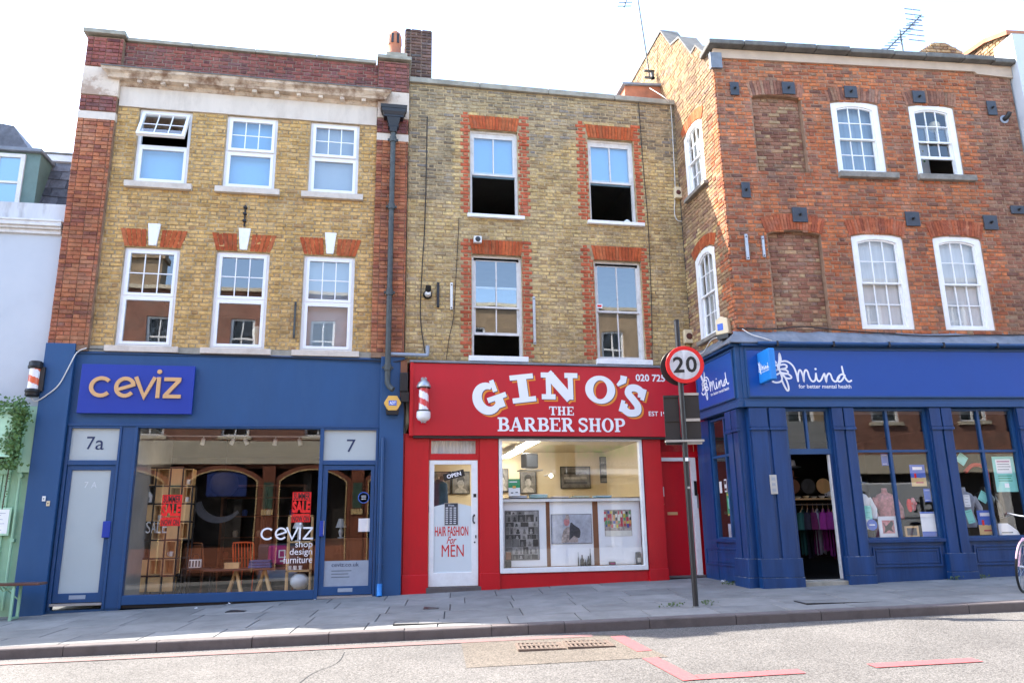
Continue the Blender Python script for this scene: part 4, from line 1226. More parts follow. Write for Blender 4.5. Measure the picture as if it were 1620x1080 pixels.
# frame of the side wall: x runs from the barber shop towards the street, y into the building
SX = Matrix.Rotation(-MA, 4, 'Z') @ Matrix.Translation((.013, 1.9, 0)) @ Matrix.Rotation(R(-90), 4, 'Z')
WU = [(2.235, 3.187), (3.80, 4.718)]
WLo = [(2.31, 3.296), (3.878, 4.822)]
MU, ML = (7.356, 8.835), (4.38, 6.165)
BU, BLk = (.70, 1.66, 7.31, 8.89, .05), (.745, 1.735, 4.30, 6.19, .075)
holes = [(a, b, *MU, .055) for a, b in WU] + [(a, b, *ML, .06) for a, b in WLo] + [BU, BLk]
UE = 6.02
mb = MB(); mb.prism([rect(.03, UE, 4.1, 9.62)] + [arched(*h) for h in holes], 0, .16, back=False)
mb.build('wall', MORT_L, PM)
for h in (BU, BLk):
    mb = MB(); mb.face([(h[0], .10, h[2]), (h[1], .10, h[2]), (h[1], .10, h[3]), (h[0], .10, h[3])]); mb.build('blocked_window_back', MORT_L, PM)
mats_m = [B_ORG, B_PUR, B_BUF]
rz_ = random.Random(77)
def mz(x, z):
    n = math.sin(x * 3.1 + z * 1.3) + math.sin(z * 2.3 - x * 1.7) + rz_.uniform(-.9, .9)
    if x > 5.22 + .03 * math.sin(z * 9): return (1, 0)
    edge = min([min(abs(x - a), abs(x - b)) for a, b in WU + WLo + [(.7, 1.66)]] + [9])
    if x < .45 and z < 8.2: return (0, 0) if rz_.random() < .75 else (1, 0)
    if edge < .34: return (0, 0) if rz_.random() < .86 else (1, 0)
    if 6.6 < z < 7.3 or z > 9.3: return (1, 0) if rz_.random() < .75 else (0, 0)
    if z > 8.9: return (0, 0) if rz_.random() < .7 else (1, 0)
    if n > 1.0 and z < 6.4: return (2, 0)
    return (1, 0) if n > -.1 else (0, 0)
lay_bricks(PM, .0, UE, 4.30, 9.62, holes, mz, mats_m, course=.074, seed=41, rough=.012)
def bz(x, z): return (2, 0) if rz_.random() < .45 + .25 * math.sin(z * 2) else (1, 0)
for h in (BU, BLk):
    lay_bricks(PM, h[0], h[1], h[2], h[3], [], bz, mats_m, course=.074, seed=int(h[2] * 10), y=.088, rough=.008)
for (a, b) in WU: voussoirs(PM, a - .04, b + .04, MU[1] - .045, .06, .28, 19, B_PUR)
for (a, b) in WLo: voussoirs(PM, a - .03, b + .03, ML[1] - .05, .065, .29, 20, B_RUM)
voussoirs(PM, BU[0] - .03, BU[1] + .03, BU[3] - .045, .055, .29, 17, B_PUR, key=None)
voussoirs(PM, BLk[0] - .03, BLk[1] + .03, BLk[3] - .065, .08, .30, 20, B_RUM)
# parapet: rendered band under a dark uneven coping
mb = MB(); mb.prism([[(.16, 9.60), (5.26, 9.57), (5.30, 9.52), (6.05, 9.47), (6.05, 9.73), (.02, 9.79), (.02, 9.66)]], -.05, .1); mb.build('parapet_band', REND_B, PM)
x = -.10
rg = random.Random(3)
while x < 6.05:
    w = min(rg.uniform(.6, .95), 6.10 - x)
    dz = rg.uniform(-.014, .014)
    MB().box(x, x + w - .004, -.19 + rg.uniform(-.02, .02), .35, 9.80 - .012 * x + dz, 9.90 - .012 * x + dz).build('coping_stone', COPE_D, PM, bevel=.02); x += w
MB().box(-.05, .17, -.06, .02, 9.38, 9.70).build('lead_patch', LEAD, PM)

def arched_sash(P, x0, x1, z0, z1, rise, xf=None, y=.0, cols=3, rows=2, raised=0.0, fw=.112, behind=None, glass=GLASS_O, zb=None, bo=.16):
    f = MB()
    r2_ = rise * 1.15
    f.prism([arched(x0, x1, z0, z1, rise), arched(x0 + fw, x1 - fw, z0 + .045, z1 - fw * .85, r2_)], y, y + .10)
    Wn = f.build('window', WHITE, P, xf, bevel=0)
    a, b, c, d = x0 + fw, x1 - fw, z0 + .045, z1 - fw * .85
    zm = c + (d - c) * .50
    def sash(s0, s1, yy, top):
        q = MB()
        if top: q.prism([arched(a, b, s0, s1, r2_), arched(a + .03, b - .03, s0 + .03, s1 - .028, r2_ * .85)], yy, yy + .035)
        else: ring(q, a, b, s0, s1, .032, yy, yy + .035, wb=.055)
        S = q.build('sash', WHITE, Wn, xf)
        q0, q1, r0, r1 = a + .03, b - .03, s0 + (.03 if top else .055), s1 - .03
        for k in range(1, cols):
            xx = q0 + (q1 - q0) * k / cols
            MB().box(xx - .009, xx + .009, yy + .004, yy + .028, r0, r1 - (0 if not top else r2_ * .1)).build('glazing_bar', WHITE, Wn, xf)
        for k in range(1, rows):
            zz = r0 + (r1 - r0) * k / rows
            MB().box(q0, q1, yy + .006, yy + .027, zz - .009, zz + .009).build('glazing_bar', WHITE, Wn, xf)
        for i in range(cols):
            for j in range(rows):
                pane(Wn, q0 + (q1 - q0) * i / cols, q0 + (q1 - q0) * (i + 1) / cols, r0 + (r1 - r0) * j / rows, r0 + (r1 - r0) * (j + 1) / rows, yy + .018 + .0015 * ((i * 2 + j * 3) % 3), glass, xf)
    sash(zm - .018, d, y + .025, True)
    lo = raised * (zm - c)
    sash(c + lo, zm + .018 + lo * .98, y + .062, False)
    if behind: pane(Wn, x0, x1, z0 + (.32 if raised else 0), z1, y + bo, behind, xf, name='curtain')
    return Wn
arched_sash(PM, *WU[0], *MU, .055, y=.02, behind=BLINDG)
arched_sash(PM, *WU[1], *MU, .055, y=.02, raised=.50)
for k, w in enumerate(WLo): arched_sash(PM, *w, *ML, .06, y=.02, behind=NETC, glass=GLASS, bo=.115)
for a, b in ((2.215, 3.36), (3.765, 4.90)):
    MB().box(a, b, -.10, .06, 7.235, 7.35).build('sill', SILL_D, PM, bevel=.012)
# side wall with its raking gable
SU, SL = (.40, 1.24, 7.415, 8.83), (.50, 1.34, 4.46, 6.18)
sh = [(*SU, .12), (*SL, .12)]
mb = MB()
gab = [(-2.4, 9.6), (-2.4, 11.75), (-.36, 11.80), (.12, 11.12), (.55, 11.0), (1.06, 10.28), (1.28, 10.30), (1.72, 9.78), (1.87, 9.78), (1.87, 4.1), (.0, 4.1), (.0, 9.6)]
mb.prism([gab] + [arched(*h) for h in sh], .0, .16, back=False); mb.build('side_wall', MORT_L, PM, SX)
mb = MB()
tops = gab[1:9]
for k in range(len(tops) - 1):
    (a, za), (b, zb2) = tops[k], tops[k + 1]
    mb.face([(a, -.03, za + .03), (b, -.03, zb2 + .03), (b, .38, zb2 + .03), (a, .38, za + .03)])
    mb.face([(a, -.03, za - .02), (b, -.03, zb2 - .02), (b, -.03, zb2 + .03), (a, -.03, za + .03)])
mb.build('gable_coping', COPE_D, PM, SX)
def gout(z):
    if z < 9.6: return [(0, 1.895)]
    # right limit along the raking top
    xr = 1.87
    for k in range(1, len(tops)):
        (a, za), (b, zb2) = tops[k - 1], tops[k]
        if (za - z) * (zb2 - z) <= 0 and za != zb2: xr = a + (b - a) * (za - z) / (za - zb2)
    return [(-2.4, max(-2.3, xr))]
BR[PM.name]['mats'] = [B_ORG, B_PUR, B_BUF, B_GAB, B_STK]
def sz(x, z):
    if z > 8.6: return (3, 0)
    if x > 1.45: return (0, 0) if rz_.random() < .55 else (3, 0)
    if z > 6.7: return (3, 0) if rz_.random() < .7 else (2, 0)
    return (2, 0) if rz_.random() < .6 else (4, 0)
lay_bricks(PM, -2.4, 1.895, 4.30, 11.78, sh, sz, None, xf=SX, course=.074, seed=51, rough=.008, outline=gout)
for w, r_ in ((SU, .12), (SL, .12)):
    voussoirs(PM, w[0] - .03, w[1] + .03, w[3] - .10, .12, .22, 15, B_RUB, xf=SX)
    arched_sash(PM, *w, .12, xf=SX, y=-.008, behind=NETC, fw=.11)
    MB().box(w[0] - .05, w[1] + .08, -.09, .05, w[2] - .075, w[2] - .002).build('sill', SILL_D, PM, SX, bevel=.008)
# roof, inner walls
q = MB()
q.face([(.2, .17, 9.4), (5.9, .17, 9.4), (5.9, 7, 9.4), (.5, 7, 9.4)]); q.face([(.5, 7, 3.6), (5.9, 7, 3.6), (5.9, 7, 9.4), (.5, 7, 9.4)])
q.face([(5.9, .17, 3.6), (5.9, 7, 3.6), (5.9, 7, 9.4), (5.9, .17, 9.4)]); q.face([(.2, .17, 4.1), (5.9, .17, 4.1), (5.9, 7, 4.1), (.5, 7, 4.1)])
q.face([(.2, .17, 6.9), (5.9, .17, 6.9), (5.9, 7, 6.9), (.5, 7, 6.9)]); q.face([(.25, 2.0, 3.6), (.25, 2, 9.4), (.5, 7, 9.4), (.5, 7, 3.6)])
q.face([(1.9, .17, 4.1), (1.9, 2.5, 4.1), (1.9, 2.5, 9.4), (1.9, .17, 9.4)])
q.build('inner_shell', ROOMG, PM)
# shopfront: posts (pilasters), windows, door, signs
def post(x0, x1, z0, side=False, xf=None, wide=True):
    q = MB()
    q.box(x0, x1, -.07, .12, z0 + .42, 2.99)
    w = x1 - x0
    q.box(x0 + .02, x0 + w * .46, -.10, -.07, z0 + .42, 2.62); q.box(x0 + w * .56, x1 - .02, -.10, -.07, z0 + .42, 2.62)
    q.box(x0 + .005, x0 + w * .48, -.115, -.07, 2.655, 2.97); q.box(x0 + w * .54, x1 - .005, -.115, -.07, 2.655, 2.97)
    q.box(x0 + .0, x0 + w * .50, -.13, -.07, 2.60, 2.65); q.box(x0 + w * .52, x1, -.13, -.07, 2.60, 2.65)
    T = q.build('shopfront_post', BLUE_M, PM, xf, bevel=.005)
    q = MB(); q.box(x0 - .03, x1 + .035, -.15, .12, z0 - .1, z0 + .13); q.box(x0 - .025, x1 + .03, -.135, .12, z0 + .135, z0 + .42)
    q.build('plinth', BLUE_M, T, xf, bevel=.01)
    q = MB(); q.box(x0 - .028, x1 + .033, -.1365, .02, z0 + .419, z0 + .424); q.box(x0 - .03, x1 + .035, -.1515, .02, z0 + .1295, z0 + .134); q.build('worn_edge', WORN, T, xf)
    return T
for x0, x1, z0 in ((.06, .70, .13), (1.50, 1.90, .14), (3.25, 3.66, .16), (4.86, 5.30, .18), (5.62, 6.0, .2)): post(x0, x1, z0)
post(1.42, 1.86, .13, xf=SX)
def pan(x0, x1, z0, z1, xf=None, out=-.02):
    q = MB(); q.box(x0, x1, out, .10, z0 - .25, 0.78 if z1 is None else z1 + .09)
    B = q.build('stall_riser', BLUE_M, PM, xf)
    q = MB()
    for k, (i_, o_) in enumerate(((.0, .022), (.05, .012))):
        ring(q, x0 + .08 + i_, x1 - .08 - i_, z0 + .02 + i_, z1 - .0 - i_, .028, out - o_, out - .0005 - k * .0005)
    q.build('panel_moulding', BLUE_M, B, xf, bevel=.004)
    return B
pan(1.90, 3.25, .36, .70); pan(3.66, 4.86, .36, .70); pan(5.30, 5.62, .36, .70)
pan(.02, 1.42, .38, .70, SX)
def shop_light(x0, x1, z0, z1, xm, zt, xf=None, y=.0):
    q = MB(); q.prism([rect(x0, x1, z0, z1), rect(x0 + .045, xm - .022, z0 + .04, zt - .02), rect(xm + .022, x1 - .045, z0 + .04, zt - .02), rect(x0 + .045, xm - .022, zt + .02, z1 - .035), rect(xm + .022, x1 - .045, zt + .02, z1 - .035)], y, y + .07)
    Wn = q.build('shop_window', BLUE_F, PM, xf)
    q = MB(); q.box(x0 - .01, x1 + .01, y - .075, y + .02, z0 - .045, z0 + .012); q.build('sill', BLUE_M, Wn, xf, bevel=.006)
    for a, b, c, d in ((x0 + .045, xm - .022, z0 + .04, zt - .02), (xm + .022, x1 - .045, z0 + .04, zt - .02), (x0 + .045, xm - .022, zt + .02, z1 - .035), (xm + .022, x1 - .045, zt + .02, z1 - .035)):
        pane(Wn, a, b, c, d, y + .035, GLASS_S, xf)
    return Wn
shop_light(1.90, 3.25, .81, 2.97, 2.535, 2.255)
shop_light(3.66, 4.86, .81, 2.97, 4.215, 2.247)
shop_light(5.30, 5.62, .81, 2.97, 5.46, 2.247)
shop_light(.56, 1.42, .84, 2.95, 1.12, 2.27, SX)
MB().box(0.02, .56, -.03, .05, .1, 2.97).build('shopfront_board', BLUE_M, PM, SX)
q = MB(); q.prism([rect(.70, 1.50, 2.21, 2.97), rect(.755, 1.075, 2.30, 2.93), rect(1.115, 1.455, 2.30, 2.93)], -.0, .07); TL = q.build('fanlight', BLUE_F, PM)
for a, b in ((.755, 1.075), (1.115, 1.455)): pane(TL, a, b, 2.30, 2.93, .03, GLASS_S)
MB().box(.70, .76, .0, .12, .2, 2.21).build('door_jamb', BLUE_M, PM); 
MB().box(1.455, 1.50, .0, .12, .2, 2.21).build('door_jamb', BLUE_M, PM)
MB().box(1.425, 1.454, .02, .07, .22, 2.2).build('door_edge', WHITE_O, PM)
MB().box(.72, 1.50, -.10, .3, .06, .195).build('doorstep', COPE, PM, bevel=.015)
MB().box(.74, 1.46, .02, .06, .196, .212).build('threshold', STEEL, PM)
# entablature and signs
def entab(x0, x1, xf=None, side=0):
    q = MB(); q.box(x0, x1, -.13, .12, 2.985, 3.08); q.box(x0, x1, -.10, .12, 3.08, 3.13); q.box(x0, x1, -.11, .12, 3.13, 4.02); q.box(x0, x1, -.19, .12, 4.02, 4.075)
    E_ = q.build('fascia', BLUE_F, PM, xf, bevel=.006)
    q = MB(); q.box(x0 + .10, x1 - .1, -.125, -.108, 3.17, 3.955); S_ = q.build('sign_panel', BLUE_P, PM, xf)
    q = MB(); ring(q, x0 + .07, x1 - .07, 3.145, 3.985, .028, -.14, -.11); q.build('sign_frame', BLUE_F, S_, xf, bevel=.004)
    return S_
S1 = entab(.0, 6.0)
S2 = entab(.34, 1.99, SX)
# lead sheet sloping over the fascia
q = MB()
n = 40; rg = random.Random(9)
rowA, rowB = [], []
for k in range(n + 1):
    t = -.22 + 6.3 * k / n
    rowA.append((t, -.22 + rg.uniform(-.02, .01), 4.085 + rg.uniform(-.012, .012))); rowB.append((t if k else -.02, .0, 4.31 + rg.uniform(-.015, .02)))
for k in range(n): q.face([rowA[k], rowA[k + 1], rowB[k + 1], rowB[k]]); q.face([(rowA[k][0], rowA[k][1] + .01, 4.06), (rowA[k + 1][0], rowA[k + 1][1] + .01, 4.06), rowA[k + 1], rowA[k]])
q.build('lead_flashing', LEAD, PM)
q = MB(); rowA, rowB = [], []
for k in range(13):
    t = .15 + 1.93 * k / 12
    rowA.append((t, -.22 + rg.uniform(-.02, .01), 4.085 + rg.uniform(-.012, .012))); rowB.append((min(t, 1.88), .0, 4.31 + rg.uniform(-.015, .02)))
for k in range(12): q.face([rowA[k], rowA[k + 1], rowB[k + 1], rowB[k]]); q.face([(rowA[k][0], rowA[k][1] + .01, 4.06), (rowA[k + 1][0], rowA[k + 1][1] + .01, 4.06), rowA[k + 1], rowA[k]])
q.build('lead_flashing', LEAD, PM, SX)
# handwritten emblem and word, traced as strokes
EMB = [
    [(372, 280), (300, 190), (268, 140), (283, 215), (330, 285), (395, 335)],
    [(398, 310), (418, 235), (430, 152), (441, 235), (415, 310)],
    [(430, 268), (500, 256), (560, 280), (610, 335), (640, 425), (656, 542)],
    [(405, 305), (340, 325), (308, 362), (340, 388), (400, 372), (335, 405), (312, 450), (312, 478), (360, 452), (410, 425)],
    [(420, 315), (480, 305), (516, 325), (500, 358), (430, 372), (500, 385), (526, 415), (500, 440), (435, 430)],
    [(440, 425), (520, 440), (566, 480), (548, 503), (490, 498), (440, 455)],
    [(268, 512), (300, 548), (350, 562), (412, 545), (432, 500), (418, 430), (405, 350), (420, 290)],
    [(425, 525), (450, 600), (478, 662), (500, 675), (512, 640), (500, 560), (470, 480), (410, 400), (385, 340)],
]
WORD = [
    [(656, 542), (664, 450), (690, 385), (714, 400), (732, 470), (739, 542), (748, 450), (775, 384), (803, 400), (818, 470), (840, 525), (870, 545), (902, 520), (920, 435)],
    [(920, 432), (926, 505), (950, 542), (985, 522), (1015, 470), (1040, 435), (1048, 485), (1056, 545), (1070, 475), (1103, 430), (1130, 448), (1146, 512), (1180, 545), (1212, 530), (1250, 480)],
    [(1332, 458), (1290, 440), (1240, 474), (1216, 522), (1246, 546), (1288, 520), (1322, 468)],
    [(1303, 330), (1316, 440), (1344, 512), (1380, 545), (1416, 530)],
]
def emblem(parent, u0, z0, su, sz_, y, xf=None, wt=24, dep=.002, mm=WLET, tagline=True):
    for grp, nm in ((EMB, 'emblem'), (WORD, 'lettering')):
        q = MB()
        for i, st in enumerate(grp):
            q.ribbon(smooth_path([(u0 + (x - 270) * su, z0 - (zz - 135) * sz_) for x, zz in st], 4), wt * su, y - dep - i * .0005, y, cap=True)
        if nm == 'lettering': q.prism([arc(u0 + (922 - 270) * su, z0 - (367 - 135) * sz_, 16 * su, 16 * sz_, 0, 340, 14)], y - dep, y)
        q.build(nm, mm, parent, xf)
    if tagline:
        text('lettering', 'for better mental health', u0 + (655 - 270) * su, u0 + (1405 - 270) * su, z0 - (642 - 135) * sz_, z0 - (585 - 135) * sz_, mm, parent, xf, y=y, depth=dep, bold=.012)
emblem(S1, .484, 3.913, .001246, .00121, -.126)
emblem(S2, .62, 3.83, .00096, .00098, -.126, SX)
# projecting blue sign with the same emblem
q = MB(); q.box(-.055, .055, -.46, -.02, -.26, .26)
PS = q.build('projecting_sign', BLUE_L, None, bevel=.012)
tag(PS, 'small light blue sign with a white scribble jutting from the royal blue fascia', 'sign')
PS.location = PM.matrix_basis @ Vector((.335, -.11, 3.63)); PS.rotation_euler = (0, 0, MA)
emblem(PS, -.47 + .0, .10, .00034, .00040, -.0565, Matrix.Rotation(R(-90), 4, 'Z') @ Matrix.Translation((.52, 0, 0)), wt=30)
q = MB(); q.tube([(0, -.02, .2), (0, .06, .2)], .015); q.tube([(0, -.02, -.2), (0, .06, -.2)], .015); q.build('bracket', BLACKM, PS)
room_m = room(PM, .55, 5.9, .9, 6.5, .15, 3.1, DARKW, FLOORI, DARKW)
# the front of the shop interior: window backs and floor
q = MB(); q.box(1.92, 3.25, .02, .9, .70, .80); q.box(3.66, 5.7, .02, .9, .70, .80); q.box(.72, 1.5, .1, .9, .12, .15); q.build('window_bed', ROOMG, PM)
q = MB(); q.box(.25, 6.0, .0, .9, 3.0, 3.1); q.build('window_ceiling', ROOMG, PM)
q = MB(); q.face([(.5, .35, .8), (1.43, .35, .8), (1.43, .35, 2.95), (.5, .35, 2.95)]); q.build('window_back', ROOMG, PM, SX)
q = MB(); q.face([(.55, .02, .1), (.55, .9, .1), (.55, .9, 3.0), (.55, .02, 3.0)]); q.build('door_lining', DARKW, PM)
# party wall humps behind the parapet, and the sunlit brick gable with white front at the far right
H1 = thing('chimney', 'low rounded brick parapet hump showing above the corner building roof', 'parapet', tuple(PM.matrix_basis @ Vector((5.65, 1.2, 9.48))), MA)
q = MB(); q.prism([[(-.7, 0), (.75, 0), (.75, 1.2), (.45, 1.44), (.12, 1.62), (-.14, 1.62), (-.46, 1.42), (-.7, 1.25)]], 0, .4); q.build('wall', MORT_L, H1)
def hump(z):
    zz = z
    if zz < 1.25: return [(-.7, .75)]
    k = (zz - 1.25) / .37; return [(-.66 + .5 * k, .72 - .6 * k)]
lay_bricks(H1, -.7, .75, .02, 1.62, [], lambda x, z: (0, 0), [B_GAB], seed=61, y=-.02, outline=hump)
H2 = thing('rendered_building', 'white fronted building at the right edge with a sunlit brick gable above', 'building', tuple(PM.matrix_basis @ Vector((6.06, 0, 0))), MA)
G2 = Matrix.Translation((.03, 0, 0)) @ Matrix.Rotation(R(-90), 4, 'Z')
gp = [(-3.0, 9.0), (-3.0, 11.2), (-1.05, 10.72), (-.45, 10.64), (.14, 10.42), (.16, 9.0)]
q = MB(); q.prism([gp], 0, .3); q.build('gable_wall', MORT_L, H2, G2)
def g2o(z):
    xr = .15
    if z > 10.42: xr = .14 - (z - 10.42) / .22 * .59 if z < 10.64 else -.45 - (z - 10.64) / .08 * .6
    if z > 10.72: xr = -1.05 - (z - 10.72) * 4
    return [(-3.0, max(-2.95, xr))]
lay_bricks(H2, -3.0, .15, 9.1, 11.1, [], lambda x, z: (0, 0), [B_GAB], xf=G2, seed=63, y=-.02, outline=g2o)
q = MB()
tp = gp[1:5]
for k in range(len(tp) - 1):
    (a, za), (b, zb2) = tp[k], tp[k + 1]
    q.face([(a, -.08, za + .05), (b, -.08, zb2 + .05), (b, .4, zb2 + .05), (a, .4, za + .05)]); q.face([(a, -.08, za - .05), (b, -.08, zb2 - .05), (b, -.08, zb2 + .05), (a, -.08, za + .05)])
q.face([(b, -.08, zb2 - .05), (b, .4, zb2 - .05), (b, .4, zb2 + .05), (b, -.08, zb2 + .05)])
q.build('gable_coping', TERRA, H2, G2)
MB().box(.0, 4.0, -.2, .3, 5.0, 10.35).build('wall', REND_W, H2)
MB().box(.0, 4.0, -.12, .3, -.2, 5.0).build('lower_wall', REND_W, H2)

# ================================================================ pale building with green shopfront at the left edge
PL = thing('rendered_building', 'pale blue rendered building with slate roof and green shopfront at the left edge', 'building', (-5.36, 0, 0))
MB().box(-5, -.0, .02, .3, 3.16, 6.30).build('wall', REND_W, PL)
q = MB()
for k, (y, z0, z1) in enumerate(((-.03, 6.165, 6.24), (-.08, 6.24, 6.285), (-.12, 6.285, 6.36), (-.135, 6.36, 6.395))): q.box(-5, -.035 + k * .008, y, .1, z0, z1)
q.build('cornice', WHITE_O, PL, bevel=.006)
MB().box(-5, -.0, .03, .35, 6.396, 6.745).build('parapet', REND_S, PL)
MB().box(-5, .0, .4, 6, 6.3, 6.35).build('gutter', LEAD, PL)
# mansard with slates laid one by one
sl_up = Vector((0, .42, 1.0)).normalized()
SLX = Matrix(((1, 0, 0, -.62), (0, 1, sl_up.y, .42), (0, 0, sl_up.z, 6.72), (0, 0, 0, 1)))
SLX = Matrix.Translation((-.62, .42, 6.72)) @ Matrix.Rotation(R(-20), 4, 'X')
MB().box(-4.5, .62, .02, .06, -.3, 1.48).build('roof', DARKW, PL, SLX)
rg = random.Random(2)
for r_ in range(6):
    x = -.12 + (r_ % 2) * .14 - .3
    while x < .62:
        w = rg.uniform(.23, .29)
        a, b = max(x, -.16), min(x + w - .006, .615)
        if b - a > .05:
            q = MB(); z0 = .0 + r_ * .215 - .02
            yo = rg.uniform(-.004, .004)
            q.box(a, b, -.012 + yo, -.002 + yo, z0 + rg.uniform(-.006, .006), z0 + .25, xf=Matrix.Translation((0, 0, z0)) @ Matrix.Rotation(R(-3.0), 4, 'X') @ Matrix.Translation((0, 0, -z0)))
            q.build('slate', SLATES, PL, SLX)
        x += w
MB().box(-.2, .62, -.05, .08, 1.28, 1.45).build('ridge_board', REND_S, PL, SLX)
MB().box(-5, .62, -.07, .5, 1.45, 1.49).build('roof_edge', COPE_D, PL, SLX)
# dormer
DM = MB(); DM.box(-1.9, -.665, .30, 1.6, 6.70, 7.82); DM = DM.build('dormer', GREEN_D, PL)
q = MB(); q.prism([rect(-1.75, -.90, 6.73, 7.77), rect(-1.68, -.97, 6.80, 7.70)], .26, .30); q.box(-1.68, -.97, .265, .295, 7.20, 7.24); q.box(-1.34, -1.31, .268, .292, 6.8, 7.7); q.build('window', WHITE_O, DM)
pane(DM, -1.68, -.97, 6.80, 7.70, .285, GLASS_U)
pane(DM, -1.68, -.97, 6.80, 7.70, .296, BLIND, name='curtain')
MB().box(-1.95, -.63, .22, 1.7, 7.82, 7.89).build('dormer_roof', LEAD, DM, bevel=.01)
# dark gable of a roof behind
q = MB(); q.prism([[(-3, 6.5), (-1.0, 6.5), (-.98, 7.9), (-1.6, 8.8), (-3, 9.0)]], 1.2, 4.0); q.build('rear_roof', SLATE, PL)
# green shopfront
MB().box(-5, -.015, -.0, .3, -.2, 3.16).build('shopfront_wall', GREEN, PL)
MB().box(-.20, -.0, -.07, .0, 2.08, 3.14).build('console', GREEN_L, PL, bevel=.01)
MB().box(-5, -.30, -.06, .0, 2.05, 2.22).build('rail', GREEN, PL, bevel=.008)
q = MB(); q.tube([(-.155, -.05, 3.05), (-.15, -.05, 1.6), (-.145, -.05, -.02)], .022); q.box(-.18, -.11, -.075, 0, 1.0, 1.05); q.box(-.18, -.11, -.075, 0, 2.0, 2.05); q.build('downpipe', GREEN, PL)
for k in range(6):
    MB().box(-.62 + k * .055, -.58 + k * .055, -.035, .0, .2, 2.05).build('board', GREEN, PL, bevel=.006)
MB().box(-5, -.02, -.05, .0, -.2, .28).build('plinth', GREEN, PL, bevel=.008)

# ================================================================ the terrace across the street (seen only as reflections)
OB = mat('opposite_brick', (.25, .12, .085), .9, .3, 3, .3, 20, dirt=(.18, .13, .10), dirt_amt=.7)
OB2 = mat('opposite_stock_brick', (.34, .25, .16), .9, .25, 3, .3, 20, dirt=(.22, .17, .13), dirt_amt=.7)
OGREY = mat('opposite_grey_fascia', (.30, .30, .29), .6, .1, 3, 0)
OCRM = mat('opposite_cream_stone', (.55, .48, .36), .7, .1, 3, 0)
OGRN = mat('green_lettering', (.03, .30, .12), .5, .05, 3, 0)
OY = -16.5
def terrace(x0, x1, top, mm, lab, nwin, fascia, shop, fz=(2.75, 3.4)):
    T = thing('terrace_building', lab, 'building', ((x0 + x1) / 2, OY, 0), math.pi)
    w = (x1 - x0) / 2
    hs = []
    for k in range(nwin):
        c = -w + (2 * w) * (k + .5) / nwin
        hs += [(c - .5, c + .5, 4.6, 6.5), (c - .48, c + .48, 7.6, 9.2)]
    q = MB(); q.prism([rect(-w, w, 3.4, top)] + [rect(*h) for h in hs], 0, .3, back=False); q.build('wall', mm, T)
    MB().box(-w, w, -.12, .3, top, top + .14).build('coping', OCRM, T)
    MB().box(-w, w, .3, 6, 3.2, top - .3).build('inner_block', DARKW, T)
    for h in hs:
        q = MB(); q.prism([rect(*h), rect(h[0] + .09, h[1] - .09, h[2] + .07, h[3] - .07)], .06, .14); cx = (h[0] + h[1]) / 2; zc = (h[2] + h[3]) / 2
        q.box(cx - .025, cx + .025, .07, .12, h[2] + .07, h[3] - .07); q.box(h[0] + .09, h[1] - .09, .065, .13, zc - .03, zc + .03)
        Wn = q.build('window', WHITE, T); pane(Wn, h[0] + .09, h[1] - .09, h[2] + .07, h[3] - .07, .10, GLASS, name='pane')
        MB().box(h[0] - .1, h[1] + .1, -.1, .02, h[2] - .12, h[2]).build('sill', OCRM, T)
    q = MB(); q.box(-w, w, -.25, .3, *fz); F = q.build('fascia', fascia, T)
    q = MB()
    n = nwin + 1
    for k in range(n + 1):
        c = -w + 2 * w * k / n; q.box(max(-w, c - .14), min(w, c + .14), -.12, .3, -.6, fz[0])
    q.box(-w, w, -.1, .3, -.6, .25); q.build('shop_frame', shop, T)
    MB().box(-w, w, .3, .5, -.6, fz[0]).build('shop_interior', DARKW, T)
    return T, F
T1, F1 = terrace(-30, -9.6, 9.6, OB2, 'stock brick terrace across the street, reflected in the upper left windows', 6, OGREY, BLUE_F)
T2, F2 = terrace(-9.6, 2.6, 10.3, OB, 'red brick public house across the street with brown arched shopfront, seen in reflections', 4, OCRM, DARKW, (3.55, 4.4))
T3, F3 = terrace(2.6, 14.6, 10.1, OB2, 'stock brick terrace across the street over the grocer, seen in reflections', 4, OGREY, OGREY)
T4, F4 = terrace(14.6, 34, 9.9, OB, 'red brick terrace across the street to the right, seen in reflections', 6, OCRM, WHITE_O)
CHO = thing('chimney', 'brick chimney stack on the terrace across the street, seen in reflections', 'chimney', (-9.4, OY - 1.5, 9.2))
q = MB(); q.box(-.9, .9, -.4, .4, 0, 3.2); q.box(-1, 1, -.5, .5, 2.7, 2.9); q.build('stack', OB2, CHO)
for k in range(3):
    q = MB(); q.lathe([(.16, 3.2), (.14, 3.7), (.17, 3.75)], (-.5 + k * .5, 0, 0), 10); q.build('pot', TERRA, CHO)
# grocer's board over the shop, facing the street
q = MB(); q.box(-5.4, 3.4, -.45, -.26, 3.05, 4.6); GB = q.build('sign_board', OGREY, T3)
text('lettering', 'CHURCH STREET', -2.6, 1.85, 3.78, 4.25, OGRN, GB, y=-.455, bold=.02)
text('lettering', 'OFF LICENCE & CONVENIENCE STORE', -2.6, 1.4, 3.45, 3.63, WLET, GB, y=-.455)
MB().box(-2.6, 1.5, -.462, -.455, 3.12, 3.32).build('white_strip', PAPER, GB)
